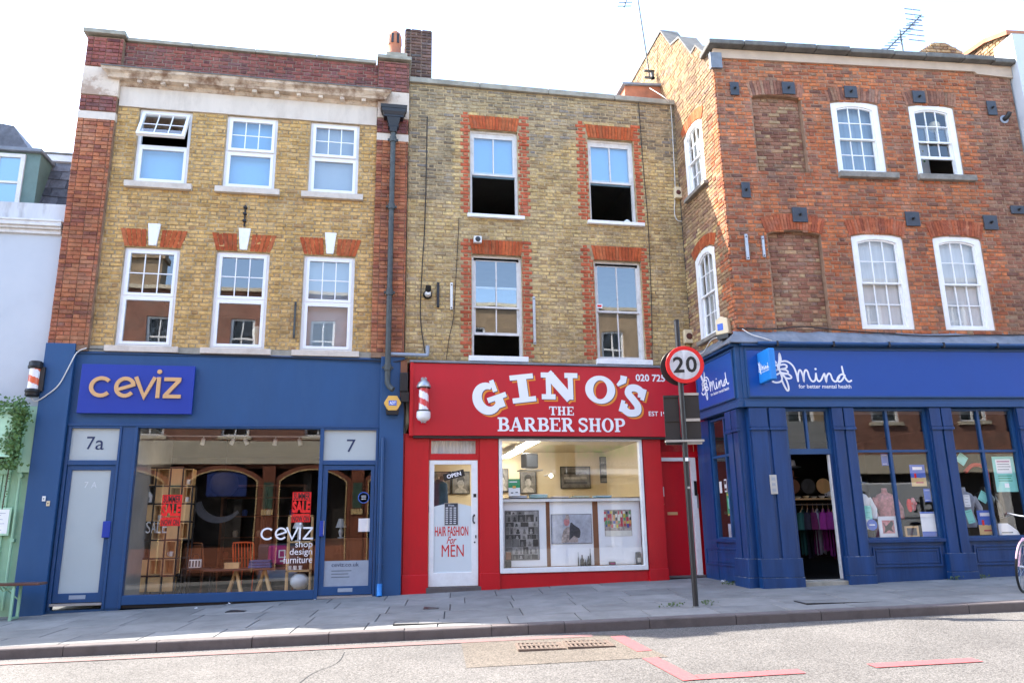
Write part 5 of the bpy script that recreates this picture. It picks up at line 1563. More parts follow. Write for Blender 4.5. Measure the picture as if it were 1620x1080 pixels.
# arched brown front of the public house
OBRN = mat('opposite_brown_timber', (.22, .07, .035), .5, .2, 3, 0); OGOLD = mat('opposite_gilt_edge', (.60, .42, .20), .5, .1, 3, 0); OBLU = mat('opposite_blue_board', (.015, .035, .16), .5, .1, 3, 0); OGDK = mat('opposite_green_panel', (.05, .09, .06), .6, .3, 5, 0)
for c in (5.05, 1.8, -1.45, -4.7):
    q = MB(); q.prism([arched(c - 1.38, c + 1.38, -.3, 3.5, .5, 14), arched(c - 1.22, c + 1.22, -.3, 3.34, .45, 14)], -.30, -.13); A_ = q.build('arch', OBRN, T2)
    q = MB(); q.prism([arched(c - 1.24, c + 1.24, -.3, 3.36, .45, 14), arched(c - 1.20, c + 1.20, -.3, 3.32, .44, 14)], -.32, -.29); q.build('gilt_edge', OGOLD, A_)
    q = MB(); q.box(c - 1.86, c - 1.40, -.34, -.1, -.4, 3.45); P_ = q.build('pier', OBRN, T2)
    q = MB(); q.box(c - 1.80, c - 1.46, -.36, -.33, 1.9, 2.85); q.build('panel', OGDK, P_); MB().box(c - 1.84, c - 1.42, -.37, -.33, 1.66, 1.86).build('capital', OGOLD, P_)
    q = MB(); q.box(c - 1.2, c + 1.2, -.2, -.1, -.4, .55); q.build('stall_riser', OBRN, T2)
MB().box(.95, 2.35, -.28, -.14, 2.36, 3.25).build('hanging_board', OBLU, T2)
# silver van parked across the road, mirrored in the corner shop windows
VAN = mat('silver_van_paint', (.55, .56, .57), .3, .04, 2, 0, coat=.6)
t = thing('parked_van', 'silver panel van parked across the street, mirrored in the corner shop windows', 'van', (13.0, -12.2, gz(13.0, -12.2) - .12), math.pi + KA)
q = MB(); prof = [(-2.5, .35), (-2.45, 2.15), (-2.2, 2.35), (1.15, 2.35), (1.75, 1.45), (2.5, 1.15), (2.58, .4)]
q.prism([prof], -.95, .95); q.build('body', VAN, t, bevel=.05)
q = MB(); q.prism([[(.55, 1.42), (.55, 2.1), (1.15, 2.1), (1.6, 1.42)]], -.965, -.945); q.build('side_window', BLACK, t)
for x in (-1.6, 1.65):
    for y in (-.9, .72):
        q = MB(); q.lathe([(.16, y - .02), (.33, y - .02), (.34, y + .02), (.34, y + .18), (.3, y + .2), (.001, y + .2)], (x, 0, .33), 20, axis='y'); wl = q.build('wheel', BLACK, t); q = MB(); q.lathe([(.001, y - .03), (.16, y - .025), (.2, y - .015)], (x, 0, .33), 16, axis='y'); q.build('hub_cap', STEEL, wl)
for z in (.75, 1.35): MB().box(-2.4, .5, -.962, -.948, z, z + .02).build('trim_line', BLACK, t)
text('lettering', 'ach', -1.9, -.9, 1.5, 1.95, BLACK, t, y=-.953, bold=.02)

# ================================================================ signs, boxes, pipes and cables on the walls
q = MB(); q.box(0, 1.79, -.055, 0, 0, .825)
t = q.build('sign_board', BLUE_S, None, bevel=.004); t.location = (-4.772, -.062, 3.04)
tag(t, 'bright blue rectangular sign board with raised gold letters on the navy fascia', 'sign')
ceviz(t, .155, 1.60, .262, .355, .062, GOLD, -.085, -.055)

def barber_pole(name, lab, loc, r, h, stripe, cap_m, base_m, sl, hh):
    t = thing(name, lab, 'barber pole', loc)
    n = 24; rows = 26
    q = MB()
    def mf(a, b): return 1 if ((a / rows * h / .24 * 1.0 - sl * b / n) % 1.0) < .46 else 0
    q.lathe([(r, -h / 2 + h * k / rows) for k in range(rows + 1)], (0, 0, 0), n, mf=mf)
    q.build('striped_cylinder', [POLE_W, stripe], t)
    return t
t = barber_pole('barber_pole', 'red and white barber pole with silver cap on the red fascia', (.905, -.34, 3.32), .085, .40, PINK_R, None, None, -1, 0)
q = MB(); q.lathe([(.122, .20), (.128, .215), (.122, .24), (.10, .29), (.055, .33), (.06, .345), (.035, .36), (.001, .37)], n=20); q.build('cap', STEEL, t)
for k in range(6):
    a = k * math.pi / 3; q = MB(); q.lathe([(.001, .385), (.014, .37), (.012, .34)], (.04 * math.cos(a), .04 * math.sin(a), 0), 6); q.build('crown_knob', STEEL, t)
q = MB(); q.lathe([(.10, -.205), (.122, -.205), (.122, -.225), (.10, -.23)], n=20); q.lathe([(.10, .185), (.12, .19), (.12, .205), (.1, .205)], n=20); q.build('collar', BLACK, t)
q = MB(); q.lathe([(.118, -.228), (.122, -.25), (.122, -.33), (.10, -.37), (.05, -.395), (.001, -.40)], n=20); q.build('base', WHITE, t)
for k in range(5):
    a = k * math.pi * .4; q = MB(); q.lathe([(.001, -.43), (.016, -.42), (.012, -.39)], (.035 * math.cos(a), .035 * math.sin(a), 0), 6); q.build('base_knob', STEEL, t)
q = MB(); q.box(-.03, .03, .06, .18, .12, .17); q.box(-.03, .03, .06, .18, -.26, -.21); q.build('bracket', STEEL, t)
t = barber_pole('barber_pole', 'orange and white barber pole with black caps hanging by the pale wall', (-5.455, -.16, 3.585), .085, .36, ORNG, None, None, -.8, 0)
for sgn, nm in ((1, 'top_cap'), (-1, 'bottom_cap')):
    q = MB(); q.lathe([(.085, sgn * .165), (.11, sgn * .175), (.115, sgn * .21), (.105, sgn * .225), (.105, sgn * .275), (.085, sgn * .295), (.001, sgn * .30)], n=18); q.build(nm, BLACK, t)
q = MB(); q.box(.06, .15, -.02, .03, -.2, .2); q.build('bracket', BLACKM, t)

# hopper and rainwater pipe
t = thing('drain_pipe', 'dark cast iron rainwater pipe with hopper head on the red brick pilaster', 'drainpipe', (.27, -.20, 0))
q = MB()
def frustum(q, z0, z1, w0, w1, d0, d1):
    c0 = [(-w0, -d0, z0), (w0, -d0, z0), (w0, d0, z0), (-w0, d0, z0)]; c1 = [(-w1, -d1, z1), (w1, -d1, z1), (w1, d1, z1), (-w1, d1, z1)]
    for k in range(4): q.face([c0[k], c0[(k + 1) % 4], c1[(k + 1) % 4], c1[k]])
    q.face(c1); q.face(c0[::-1])
frustum(q, 8.965, 9.03, .245, .255, .13, .14); frustum(q, 8.90, 8.96, .225, .235, .12, .125); frustum(q, 8.83, 8.90, .18, .215, .10, .12); frustum(q, 8.79, 8.825, .185, .185, .105, .105); frustum(q, 8.62, 8.79, .085, .13, .07, .095); frustum(q, 8.60, 8.62, .10, .10, .075, .075); frustum(q, 8.50, 8.60, .06, .08, .06, .07)
q.build('hopper', BLACKM, t)
q = MB(); q.tube([(0, 0, 8.52), (0, 0, 6.7)], .05, 12); q.tube([(0, 0, 6.7), (0, 0, 3.75)], .05, 12); q.tube([(0, 0, 3.75), (.0, -.0, 3.62), (.04, -.03, 3.54), (.10, -.06, 3.49)], .05, 12); q.build('pipe', IRON, t)
for z in (8.36, 6.98, 5.3, 3.9):
    q = MB(); q.lathe([(.05, z - .06), (.066, z - .06), (.066, z + .05), (.05, z + .05)], n=12); q.box(-.10, .10, .01, .05, z - .02, z + .02); q.build('collar', IRON, t)
t = thing('waste_pipe', 'grey plastic waste pipe elbow running over the red sign to the iron pipe', 'pipe', (0, 0, 0))
q = MB(); q.tube([(.29, -.16, 4.155), (.95, -.10, 4.16)], .032, 10); q.build('pipe', GREYP, t)
q = MB(); q.tube([(.93, -.10, 4.16), (.975, -.10, 4.165), (.98, -.10, 4.21), (.98, -.10, 4.34)], .036, 10); q.build('elbow', GREYP, t)
t = thing('drain_pipe', 'thin blue painted pipe down the right edge of the navy shopfront', 'pipe', (.22, -.14, 0))
q = MB(); q.tube([(0, 0, 2.66), (0, 0, .12)], .032, 10); q.build('pipe', BLUE_F, t)
q = MB(); q.tube([(0, 0, .22), (0, -.01, .1), (0, -.05, .02)], .045, 10); q.build('shoe', BLUE_L, t)
for z in (2.3, 1.2, .5): MB().box(-.06, .06, -.0, .04, z, z + .03).build('clip', BLUE_F, t)

# alarm boxes
t = thing('alarm_box', 'hexagonal yellow alarm box with a small blue badge beside the red sign', 'alarm box', (.37, -.17, 3.26))
hexa = [(.152 * math.cos(R(60 * k)), .137 * math.sin(R(60 * k)) / .866 * .95) for k in range(6)]
q = MB(); q.prism([hexa], -.05, .06); q.build('case', YEL, t, bevel=.01)
q = MB(); q.prism([[(-.10, -.20), (.10, -.20), (.12, -.11), (-.12, -.11)]], -.04, .06); q.build('base', BLACK, t)
q = MB(); q.box(-.068, .068, -.054, -.0505, -.045, .045); bd = q.build('badge', PBLUE, t)
text('lettering', 'ADT', -.055, .055, -.028, .028, WLET, bd, y=-.055, bold=.03)
t = thing('alarm_box', 'yellow and cream alarm box on the corner of the red brick wall', 'alarm box', (6.04, -1.64, 4.36), R(-58))
q = MB(); q.prism([[(-.12, -.05), (-.10, .22), (0, .27), (.12, .22), (.14, -.05)]], -.09, .05); q.build('case', CREAMP, t, bevel=.012)
q = MB(); q.box(-.10, .12, -.08, .05, -.13, -.05); q.build('base', BLACK, t)
q = MB(); q.box(-.07, .04, -.095, -.091, .02, .14); q.build('badge', PBLUE, t)
# junction box and dark gap by the red sign
t = thing('junction_box', 'black electrical junction box between the navy and red shopfronts', 'junction box', (.56, -.16, 3.63))
q = MB(); q.box(-.07, .07, -.06, .06, -.16, .18); q.build('box', BLACK, t, bevel=.012)
q = MB(); q.box(-.05, .09, -.05, .05, -.34, -.17); q.tube([(.0, 0, -.3), (.02, -.02, -.6), (.05, 0, -.9)], .01, 6); q.build('lower_box', BLACK, t)
q = MB(); q.box(-.06, .06, .02, .16, -.25, .42); q.build('back_board', WOOD_B, t)
# wall lamp, brackets
t = thing('security_lamp', 'small black and white round wall lamp on the stock brick wall', 'wall lamp', (.975, -.02, 5.33))
q = MB(); q.lathe([(.001, -.06), (.07, -.05), (.085, -.02), (.085, 0)], n=16, axis='y'); q.build('back_plate', BLACK, t)
q = MB(); q.lathe([(.045, -.16), (.06, -.05)], n=14, axis='y'); q.build('white_collar', WPLAS, t)
q = MB(); q.tube([(0, -.07, .0), (.0, -.14, .05), (.0, -.19, .12)], [.05, .055, .05], 12); q.build('head', BLACK, t)
def wall_bar(lab, x, z0, z1, w, m, y=-.03, lean=0, mat_w=None):
    t = thing('sign_bracket', lab, 'bracket', (x, 0, z0) if mat_w is None else tuple(mat_w @ Vector((x, 0, z0))), 0 if mat_w is None else MA)
    q = MB(); q.box(-w / 2, w / 2, y - .02, -.005, 0, z1 - z0); q.build('bar', m, t, bevel=.004)
    for zz in (.03, z1 - z0 - .05):
        q = MB(); q.lathe([(.001, y - .035), (.012, y - .03), (.012, y - .02)], (0, 0, zz), 8, axis='y'); q.build('bolt', BLACKM, t)
    return t
wall_bar('dark rusty iron bar fixed upright on the stock brick wall', 1.17, 5.09, 5.575, .05, BLACKM)
wall_bar('white painted bar fixed upright beside the left red window surround', 1.42, 5.06, 5.585, .045, WPLAS)
wall_bar('grey steel bar fixed upright right of the left red window surround', 2.995, 4.43, 5.375, .05, STEEL)
wall_bar('thin grey bar fixed upright on the yellow brick wall by the blinds', -1.39, 4.43, 5.10, .035, IRON)
wall_bar('left one of two steel bars on the red corner brickwork', .325, 5.60, 6.08, .055, STEEL, mat_w=PM.matrix_basis)
wall_bar('right one of two steel bars on the red corner brickwork', .63, 5.655, 6.05, .045, STEEL, mat_w=PM.matrix_basis)
t = thing('iron_stub', 'short rusty iron stub above the middle keystone of the yellow wall', 'iron stub', (-2.365, -.02, 6.5))
q = MB(); q.tube([(0, 0, 0), (0, -.03, .4)], .016, 6); q.build('rod', BLACKM, t)
for z in (.08, .22, .34):
    q = MB(); q.box(-.03, .03, -.06, .01, z, z + .03); q.build('lug', BLACKM, t)
# extractor vents
def vent(lab, loc, w, h, hole=True):
    t = thing('wall_vent', lab, 'vent', loc)
    q = MB(); q.box(-w / 2, w / 2, -.08, .01, -h / 2, h / 2); q.build('case', CREAMP if hole else WPLAS, t, bevel=.01)
    q = MB(); q.lathe([(.001, -.084), (w * .3, -.084), (w * .34, -.081), (w * .36, -.079)], n=16, axis='y'); q.build('grille', BLACKM if not hole else mat_rust, t)
mat_rust = mat('rust_brown', (.10, .035, .025), .8, .3, 10, .2, 60)
vent('cream extractor vent with brown opening low beside the corner wall window', (6.07, -.03, 4.67), .19, .27)
vent('cream extractor vent with dark opening high beside the corner wall', (6.06, -.03, 7.70), .15, .24)
vent('small white vent box on the red arch over the barber shop window', (1.915, -.03, 6.455), .15, .13, False)
# iron tie plates
PMm = PM.matrix_basis
tie = [(.375, 8.97, .17, .27, 'first tie plate from the corner in the top row, tall and narrow'), (1.43, 9.03, .25, .25, 'square tie plate on the arch of the blocked upper window'), (2.66, 9.01, .25, .25, 'square tie plate on the arch of the left upper white window'), (4.03, 8.97, .25, .25, 'square tie plate on the arch of the right upper white window'), (5.50, 8.80, .19, .30, 'narrow tie plate at the purple brick near the black wall pipe'), (.41, 6.93, .16, .30, 'narrow tie plate near the corner below the top storey'), (1.375, 6.48, .28, .28, 'square tie plate on the arch of the blocked lower window'), (3.53, 6.46, .27, .28, 'square tie plate between the two lower white windows'), (5.06, 6.43, .27, .28, 'square tie plate right of the right lower white window'), (5.66, 6.70, .30, .16, 'wide flat tie plate at the right edge of the purple brick')]
for (x, z, w, h, lab) in tie:
    t = thing('tie_plate', lab, 'tie plate', tuple(PMm @ Vector((x, -.02, z))), MA, 'iron tie plates on the red brick wall')
    q = MB(); q.box(-w / 2, w / 2, -.025, 0, -h / 2, h / 2); q.build('plate', PLATE, t, bevel=.006)
    q = MB(); q.lathe([(.001, -.085), (.02, -.08), (.022, -.03), (.035, -.026)], n=8, axis='y'); q.build('bolt', BLACKM, t)
t = thing('flue_pipe', 'short black flue pipe sticking out of the purple brick wall', 'flue', tuple(PMm @ Vector((5.73, -.01, 8.58))), MA)
q = MB(); q.tube([(0, .05, 0), (0, -.05, .0), (.03, -.09, .04), (.05, -.10, .09)], .045, 12); q.build('pipe', BLACK, t); q = MB(); q.lathe([(.085, -.012), (.085, .0), (.05, .01)], n=14, axis='y'); q.build('collar', GREYP, t)

# cables
def cable(lab, pts, r, m, n=4, fr=None):
    q = MB(); q.tube(smooth_path(pts, n), r, 6)
    o = q.build('cable', m, None, fr); tag(o, lab, 'cable'); return o
cable('black cable drooping down the left of the stock brick wall', [(.93, -.02, 9.0), (.92, -.02, 7.6), (.905, -.025, 6.67), (.87, -.03, 5.9), (.845, -.025, 5.05), (.88, -.03, 4.6), (.94, -.05, 4.2)], .009, CABLE_D)
cable('thin dark cable wandering beside the left red window surround', [(1.56, -.02, 6.9), (1.55, -.02, 6.58), (1.49, -.02, 5.4), (1.46, -.02, 4.9), (1.38, -.02, 4.5), (1.33, -.03, 4.1)], .006, CABLE_D)
cable('dark cable down the right red window surrounds', [(5.35, -.06, 9.84), (5.35, -.02, 9.6), (5.37, -.02, 8.2), (5.395, -.02, 6.93), (5.36, -.02, 5.2), (5.30, -.03, 4.15)], .008, CABLE_D)
cable('white cable hanging from the aerial down the stock brick wall', [(5.75, .3, 10.3), (5.9, -.09, 9.86), (6.02, -.05, 9.75), (6.06, -.03, 9.6), (6.05, -.02, 8.6), (6.03, -.02, 7.8), (5.98, -.02, 7.3), (6.02, -.03, 7.12), (6.13, -.03, 7.10)], .008, CABLE_W)
cable('dark cable in the corner where the stock brick meets the side wall', [(6.13, -.03, 9.8), (6.14, -.03, 8.6), (6.125, -.03, 7.2), (6.13, -.03, 5.8), (6.13, -.03, 4.4)], .013, CABLE_D)
cable('dark cable along the top of the navy fascia', [(-4.75, -.14, 4.12), (-4.4, -.06, 4.13), (-3.2, -.055, 4.09), (-2.0, -.055, 4.075), (-.9, -.055, 4.06), (.12, -.06, 4.03), (.45, -.12, 4.03), (.62, -.2, 4.08)], .009, CABLE_D)
cable('grey and white cable looping from the navy fascia to the orange barber pole', [(-4.72, -.15, 4.13), (-4.86, -.15, 4.05), (-4.96, -.145, 3.8), (-5.08, -.14, 3.5), (-5.25, -.14, 3.32), (-5.40, -.14, 3.22), (-5.47, -.15, 3.28)], .010, CABLE_W)
cable('black cable draped along the lead above the royal blue fascia', [(.02, -.03, 4.36), (.6, -.05, 4.34), (1.2, -.03, 4.40), (1.8, -.03, 4.35), (2.6, -.04, 4.30), (3.4, -.1, 4.24), (4.4, -.07, 4.27), (5.8, -.05, 4.30)], .011, CABLE_D, fr=PMm)
cable('white cable drooping over the lead at the corner', [(.10, -.05, 4.34), (.22, -.14, 4.22), (.42, -.22, 4.13), (.60, -.19, 4.08)], .009, CABLE_W, fr=PMm)
cable('white cable curling over the lead of the side fascia', [(5.98, -.30, 4.2), (5.94, -.7, 4.18), (5.92, -1.0, 4.14), (5.95, -1.3, 4.3), (6.05, -1.55, 4.3)], .009, CABLE_W)
t = thing('gutter_pipe', 'dark blue pipe running along the top of the royal blue fascia', 'pipe', PM.location, MA)
q = MB(); q.tube([(.28, -.215, 4.055), (6.0, -.215, 4.055)], .03, 10); q.build('pipe', BLUE_F, t)
for k in range(6): q = MB(); q.box(.6 + k, .63 + k, -.25, -.18, 4.0, 4.09); q.build('bracket', BLACKM, t)

# roof box and aerials
t = thing('rooflight', 'small orange brown rooflight box behind the stock brick parapet', 'rooflight', (5.72, .8, 9.6))
q = MB(); q.prism([[(-.48, 0), (.42, 0), (.40, .96), (-.42, .92)]], -.2, .5); q.build('side', TERRA, t)
q = MB(); q.prism([[(-.50, .90), (.50, .96), (.50, 1.01), (-.50, .95)]], -.26, .56); q.build('lid', LEAD, t)
def aerial(lab, base, top, boom0, boom1, n, w):
    t = thing('tv_aerial', lab, 'aerial', base)
    B = Vector(base)
    q = MB(); q.tube([(0, 0, 0), Vector(top) - B], .017, 8); q.build('mast', IRON, t)
    a, b = Vector(boom0) - B, Vector(boom1) - B
    q = MB(); q.tube([a, b], .016, 6); q.build('boom', IRON, t)
    for k in range(n):
        p = a.lerp(b, (k + .3) / n); ww = w * (1 - .35 * k / n)
        d = Vector((1, .0, .14)).normalized() * ww
        q = MB(); q.tube([p - d, p + d], .010, 5); q.build('element', IRON, t)
    return t
t = aerial('slim tv aerial on a tall mast clamped to the sunlit gable', (5.95, .75, 10.9), (5.72, .75, 13.6), (5.44, .75, 12.62), (5.70, .75, 13.45), 8, .17)
q = MB(); q.box(-.12, .12, -.02, .04, -.05, -.02); q.box(-.12, .12, -.02, .04, .12, .15); q.box(.05, .10, -.02, .06, -.05, .15); q.build('clamp', IRON, t)
def lp(x, y, z): return tuple(PMm @ Vector((x, y, z)))
t = aerial('large tv aerial with many rods on the roof of the corner building', lp(4.98, 1.5, 9.4), lp(4.98, 1.5, 11.6), lp(4.62, 1.5, 11.08), lp(5.55, 1.5, 12.0), 12, .17)
B = Vector(t.location)
for k in range(7):
    p = Vector(lp(5.35, 1.5, 11.25 + k * .13)) - B + Vector((.0, 0, .1)); q = MB(); q.tube([p - Vector((.20, 0, 0)), p + Vector((.20, 0, 0))], .010, 5); q.build('element', IRON, t)
q = MB(); q.tube([Vector(lp(5.36, 1.5, 11.3)) - B, Vector(lp(5.36, 1.5, 12.15)) - B], .009, 6); q.build('reflector_bar', STEEL, t)

# ================================================================ street furniture
PX, PY = 4.385, -3.46
t = thing('sign_post', 'black post with a round red bordered speed limit sign and two dark boards', 'road sign', (PX, PY, gz(PX, PY)))
q = MB(); q.tube([(0, 0, -.05), (0, 0, 3.99)], .0385, 14); q.lathe([(.0385, 3.99), (.041, 3.995), (.041, 4.01), (.001, 4.02)], n=14); q.build('post', BLACKM, t)
q = MB(); q.lathe([(.055, 0), (.055, .01), (.039, .015)], n=14); q.build('foot_collar', PAVE, t)
sr = Matrix.Translation((.05, -.078, 3.325)) @ Matrix.Rotation(R(-14), 4, 'Z')
q = MB(); q.lathe([(.001, -.006), (.270, -.006), (.274, 0), (.270, .006), (.001, .006)], n=40, axis='y'); DS = q.build('sign_disc', mat('sign_red', (.60, .012, .014), .35, .03, 2, 0), t, sr)
q = MB(); q.lathe([(.001, -.0075), (.216, -.0075)], n=40, axis='y'); q.build('white_face', WLET, DS, sr)
text('digit', '2', -.168, -.012, -.115, .118, BLACK, DS, sr, y=-.0085, bold=.02)
text('digit', '0', .014, .170, -.118, .120, BLACK, DS, sr, y=-.0085, bold=.02)
sb = Matrix.Translation((.02, .06, 3.315)) @ Matrix.Rotation(R(-14), 4, 'Z')
q = MB(); q.lathe([(.001, -.006), (.270, -.006), (.274, 0), (.270, .006), (.001, .006)], n=40, axis='y'); q.build('rear_disc', BLACK, t, sb)
q = MB()
for z in (3.18, 3.46): q.box(-.12, .12, -.040, .036, z, z + .03)
q.build('sign_clamp', BLACKM, t)
sbx = Matrix.Translation((0, 0, 0)) @ Matrix.Rotation(R(-12), 4, 'Z')
for (a, b, z0, z1, yy) in ((-.255, -.035, 2.19, 2.90, .055), (.035, .255, 2.19, 2.93, .055)):
    q = MB(); q.box(a, b, yy, yy + .012, z0, z1); B_ = q.build('sign_back', BLACKM, t, sbx, bevel=.003)
    q = MB(); q.box(a + .005, b - .005, yy - .018, yy, z0 + .33, z0 + .37); q.box(a, b, yy - .02, yy, z0 + .0, z0 + .035); q.box(a, b, yy - .02, yy, z1 - .035, z1); q.build('sign_channel', STEEL if a > 0 else BLACKM, B_, sbx)
q = MB(); q.box(-.27, .27, -.045, .05, 2.22, 2.25); q.build('sign_clamp', STEEL, t, sbx)
MB().box(-.025, .02, -.042, -.036, 1.95, 2.0).build('sticker', PAPER, t)
MB().box(-.02, .02, -.042, -.036, 1.57, 1.60).build('sticker', STEEL, t)

# bench at the left
bz0 = gz(-5.6, -.5)
t = thing('bench', 'red brown wooden bench top on folding pale green legs by the green wall', 'bench', (-5.6, -.5, bz0))
q = MB(); q.box(-1.4, .79, -.16, .16, .50, .535); q.build('seat', WOOD_R, t, bevel=.006)
for x0 in (.42, -1.1):
    for y in (-.12, .12):
        q = MB(); q.box(x0, x0 + .035, y - .018, y + .018, .0, .5); q.build('leg', GREEN, t)
    q = MB(); q.box(x0, x0 + .035, -.102, .102, .02, .05); q.build('foot_bar', GREEN, t)
    q = MB(); q.tube([(x0 + .02, -.05, .48), (x0 - .16, -.05, .42), (x0 - .2, -.05, .48)], .010, 6); q.tube([(x0 + .02, .05, .30), (x0 - .2, .05, .48)], .010, 6); q.build('brace', GREEN, t)
# planter box with ivy, menu board
t = thing('planter_box', 'pale green boxed planter high on the green shopfront at the left edge', 'planter', (-5.92, -.02, 2.30))
q = MB(); q.box(-1.2, .31, -.30, 0, 0, .79); q.build('box', GREEN_L, t, bevel=.008)
q = MB(); q.box(-1.2, .33, -.32, .0, .0, .03); q.box(-1.2, .33, -.32, 0, .76, .79); q.build('rim', GREEN_L, t, bevel=.006)
t = thing('ivy_plant', 'ivy trailing over the pale green planter and down the wall beside it', 'ivy', (-5.92, -.2, 3.05))
rg = random.Random(12)
q = MB()
def leaf(q, p, s):
    d = Vector((rg.uniform(-1, 1), rg.uniform(-1, .1), rg.uniform(-.8, .5))).normalized()
    n_ = Vector((rg.uniform(-.6, .6), -1, rg.uniform(-.3, .9))).normalized()
    e = d.cross(n_).normalized(); d = n_.cross(e).normalized()
    q.face([p - d * s * .5, p + e * s * .45 - d * s * .1 + n_ * s * .08, p + d * s * .7, p - e * s * .45 - d * s * .1 + n_ * s * .08])
for k in range(2100):
    u = rg.random()
    if u < .55: p = Vector((rg.uniform(-1.1, .44), rg.uniform(-.2, .1), rg.gauss(.03, .075) + .04 * math.sin(k)))
    else:
        h = rg.random() ** 1.3; p = Vector((.36 + rg.gauss(.0, .065) - .06 * h + .03 * math.sin(h * 9), -.10 + rg.uniform(-.05, .08), .02 - h * .95))
    leaf(q, p, rg.uniform(.03, .068))
for k in range(14):
    h = k / 14; leaf(q, Vector((.30 + .02 * math.sin(k), -.02, -1.0 - h * .55)), .03)
q.build('leaves', LEAF, t, kind='stuff')
q = MB(); q.tube(smooth_path([(.1, 0, -.02), (.30, -.06, 0), (.36, -.08, -.2), (.31, -.06, -.6), (.30, -.03, -1.0), (.28, -.02, -1.55)], 4), .008, 5); q.tube([(-.9, 0, 0), (-.3, -.05, .04), (.2, -.02, .03)], .008, 5); q.build('stem', STEM, t)
t = thing('menu_board', 'white framed menu board on the green wall at the left edge', 'menu board', (-5.67, -.04, 1.10))
q = MB(); q.box(-.5, .105, -.03, 0, 0, .43); q.build('frame', GREEN_L, t, bevel=.006)
q = MB(); q.box(-.47, .08, -.034, -.031, .03, .40); sh_ = q.build('sheet', PAPER, t)
for k in range(9): MB().box(-.44 + (k % 2) * .02, .03 - (k * 7 % 5) * .03, -.036, -.0345, .34 - k * .032, .345 - k * .032).build('print_line', GLET, sh_)
# door bells
for lab, x, z, m1 in (('small white bell push beside the frosted door', -5.09, 1.66, WPLAS), ('small cream bell push just below the white one by the frosted door', -5.02, 1.585, CREAMP)):
    t = thing('door_bell', lab, 'door bell', (x, -.127, z)); q = MB(); q.box(-.025, .025, -.015, 0, -.04, .04); q.build('plate', m1, t, bevel=.003)
    q = MB(); q.lathe([(.001, -.02), (.01, -.018), (.01, -.015)], n=8, axis='y'); q.build('button', BLACK, t)
t = thing('intercom', 'silver intercom panel on the worn blue corner post', 'intercom', tuple(PMm @ Vector((.37, -.102, 1.72))), MA)
q = MB(); q.box(-.06, .06, -.015, 0, -.16, .15); q.build('plate', STEEL, t, bevel=.004)
for k in range(3): q = MB(); q.box(-.03, .03, -.019, -.015, -.12 + k * .09, -.07 + k * .09); q.build('button', GREYP, t)
# blue plaque and notices on the blue shop door
t = thing('plaque', 'round blue plaque sticker on the glass door of number seven', 'sticker', (-.085, -.008, 1.64))
q = MB(); q.lathe([(.001, -.004), (.095, -.004), (.095, 0)], n=28, axis='y'); q.build('disc', PBLUE, t)
q = MB(); q.lathe([(.074, -.005), (.082, -.005)], n=28, axis='y'); q.build('ring', WLET, t)
for k in range(3): MB().box(-.04, .04, -.0055, -.0042, -.03 + k * .028, -.022 + k * .028).build('print_line', WLET, t)
def sheet(name, lab, cat, M_, w, h, m, group=None, rot=0, lines=0, lm=None, blocks=()):
    """a thin printed sheet facing -y in frame M_"""
    o = thing(name, lab, cat)
    MM = M_ @ Matrix.Rotation(R(rot), 4, 'Y')
    o.matrix_world = MM
    if group: o['group'] = group
    q = MB(); q.box(-w / 2, w / 2, -.002, .002, -h / 2, h / 2); S_ = q.build('paper', m, o)
    for k in range(lines):
        z = h * .36 - k * h * .72 / max(1, lines - 1) if lines > 1 else 0
        MB().box(-w * .38, w * (.36 - .12 * ((k * 7) % 3)), -.0032, -.0022, z - h * .012, z + h * .012).build('print_line', lm or GLET, o)
    for (a, b, c, d, mm) in blocks:
        MB().box(a * w, b * w, -.0036 - .0004 * len(o.children), -.0022, c * h, d * h).build('print_block', mm, o)
    return o
TR = Matrix.Translation
sheet('notice', 'white paper notice taped inside the glass door of number seven', 'notice', TR((-.06, .015, 1.18)), .20, .22, PAPER)
# summer sale posters
def sale(lab, x, z):
    o = thing('sale_poster', lab, 'poster', (x, .02, z), 0, 'red sale posters on the shop window')
    for (s_, z0, z1) in (('SUMMER', .12, .235), ('SALE', -.10, .10), ('NOW ON', -.24, -.15)):
        if s_ == 'SALE': text('lettering', s_, -.145, .145, z0, z1, SALE, o, y=0, bold=.05)
        else:
            q = MB(); q.box(-.15, .15, 0, .002, z0 - .012, z1 + .012); b_ = q.build('band', SALE, o)
            text('lettering', s_, -.135, .135, z0, z1, DARKW, b_, y=-.0005, bold=.02)
    q = MB(); ring(q, -.155, .155, -.255, .25, .008, 0, .002); q.build('border', SALE, o)
    MB().box(-.14, .14, -.0005, .0015, -.135, -.115).build('print_line', SALE, o)
sale('red summer sale poster in front of the wooden shelf boxes', -3.20, 1.465)
sale('red summer sale poster above the tall pale wood stand', -1.12, 1.495)

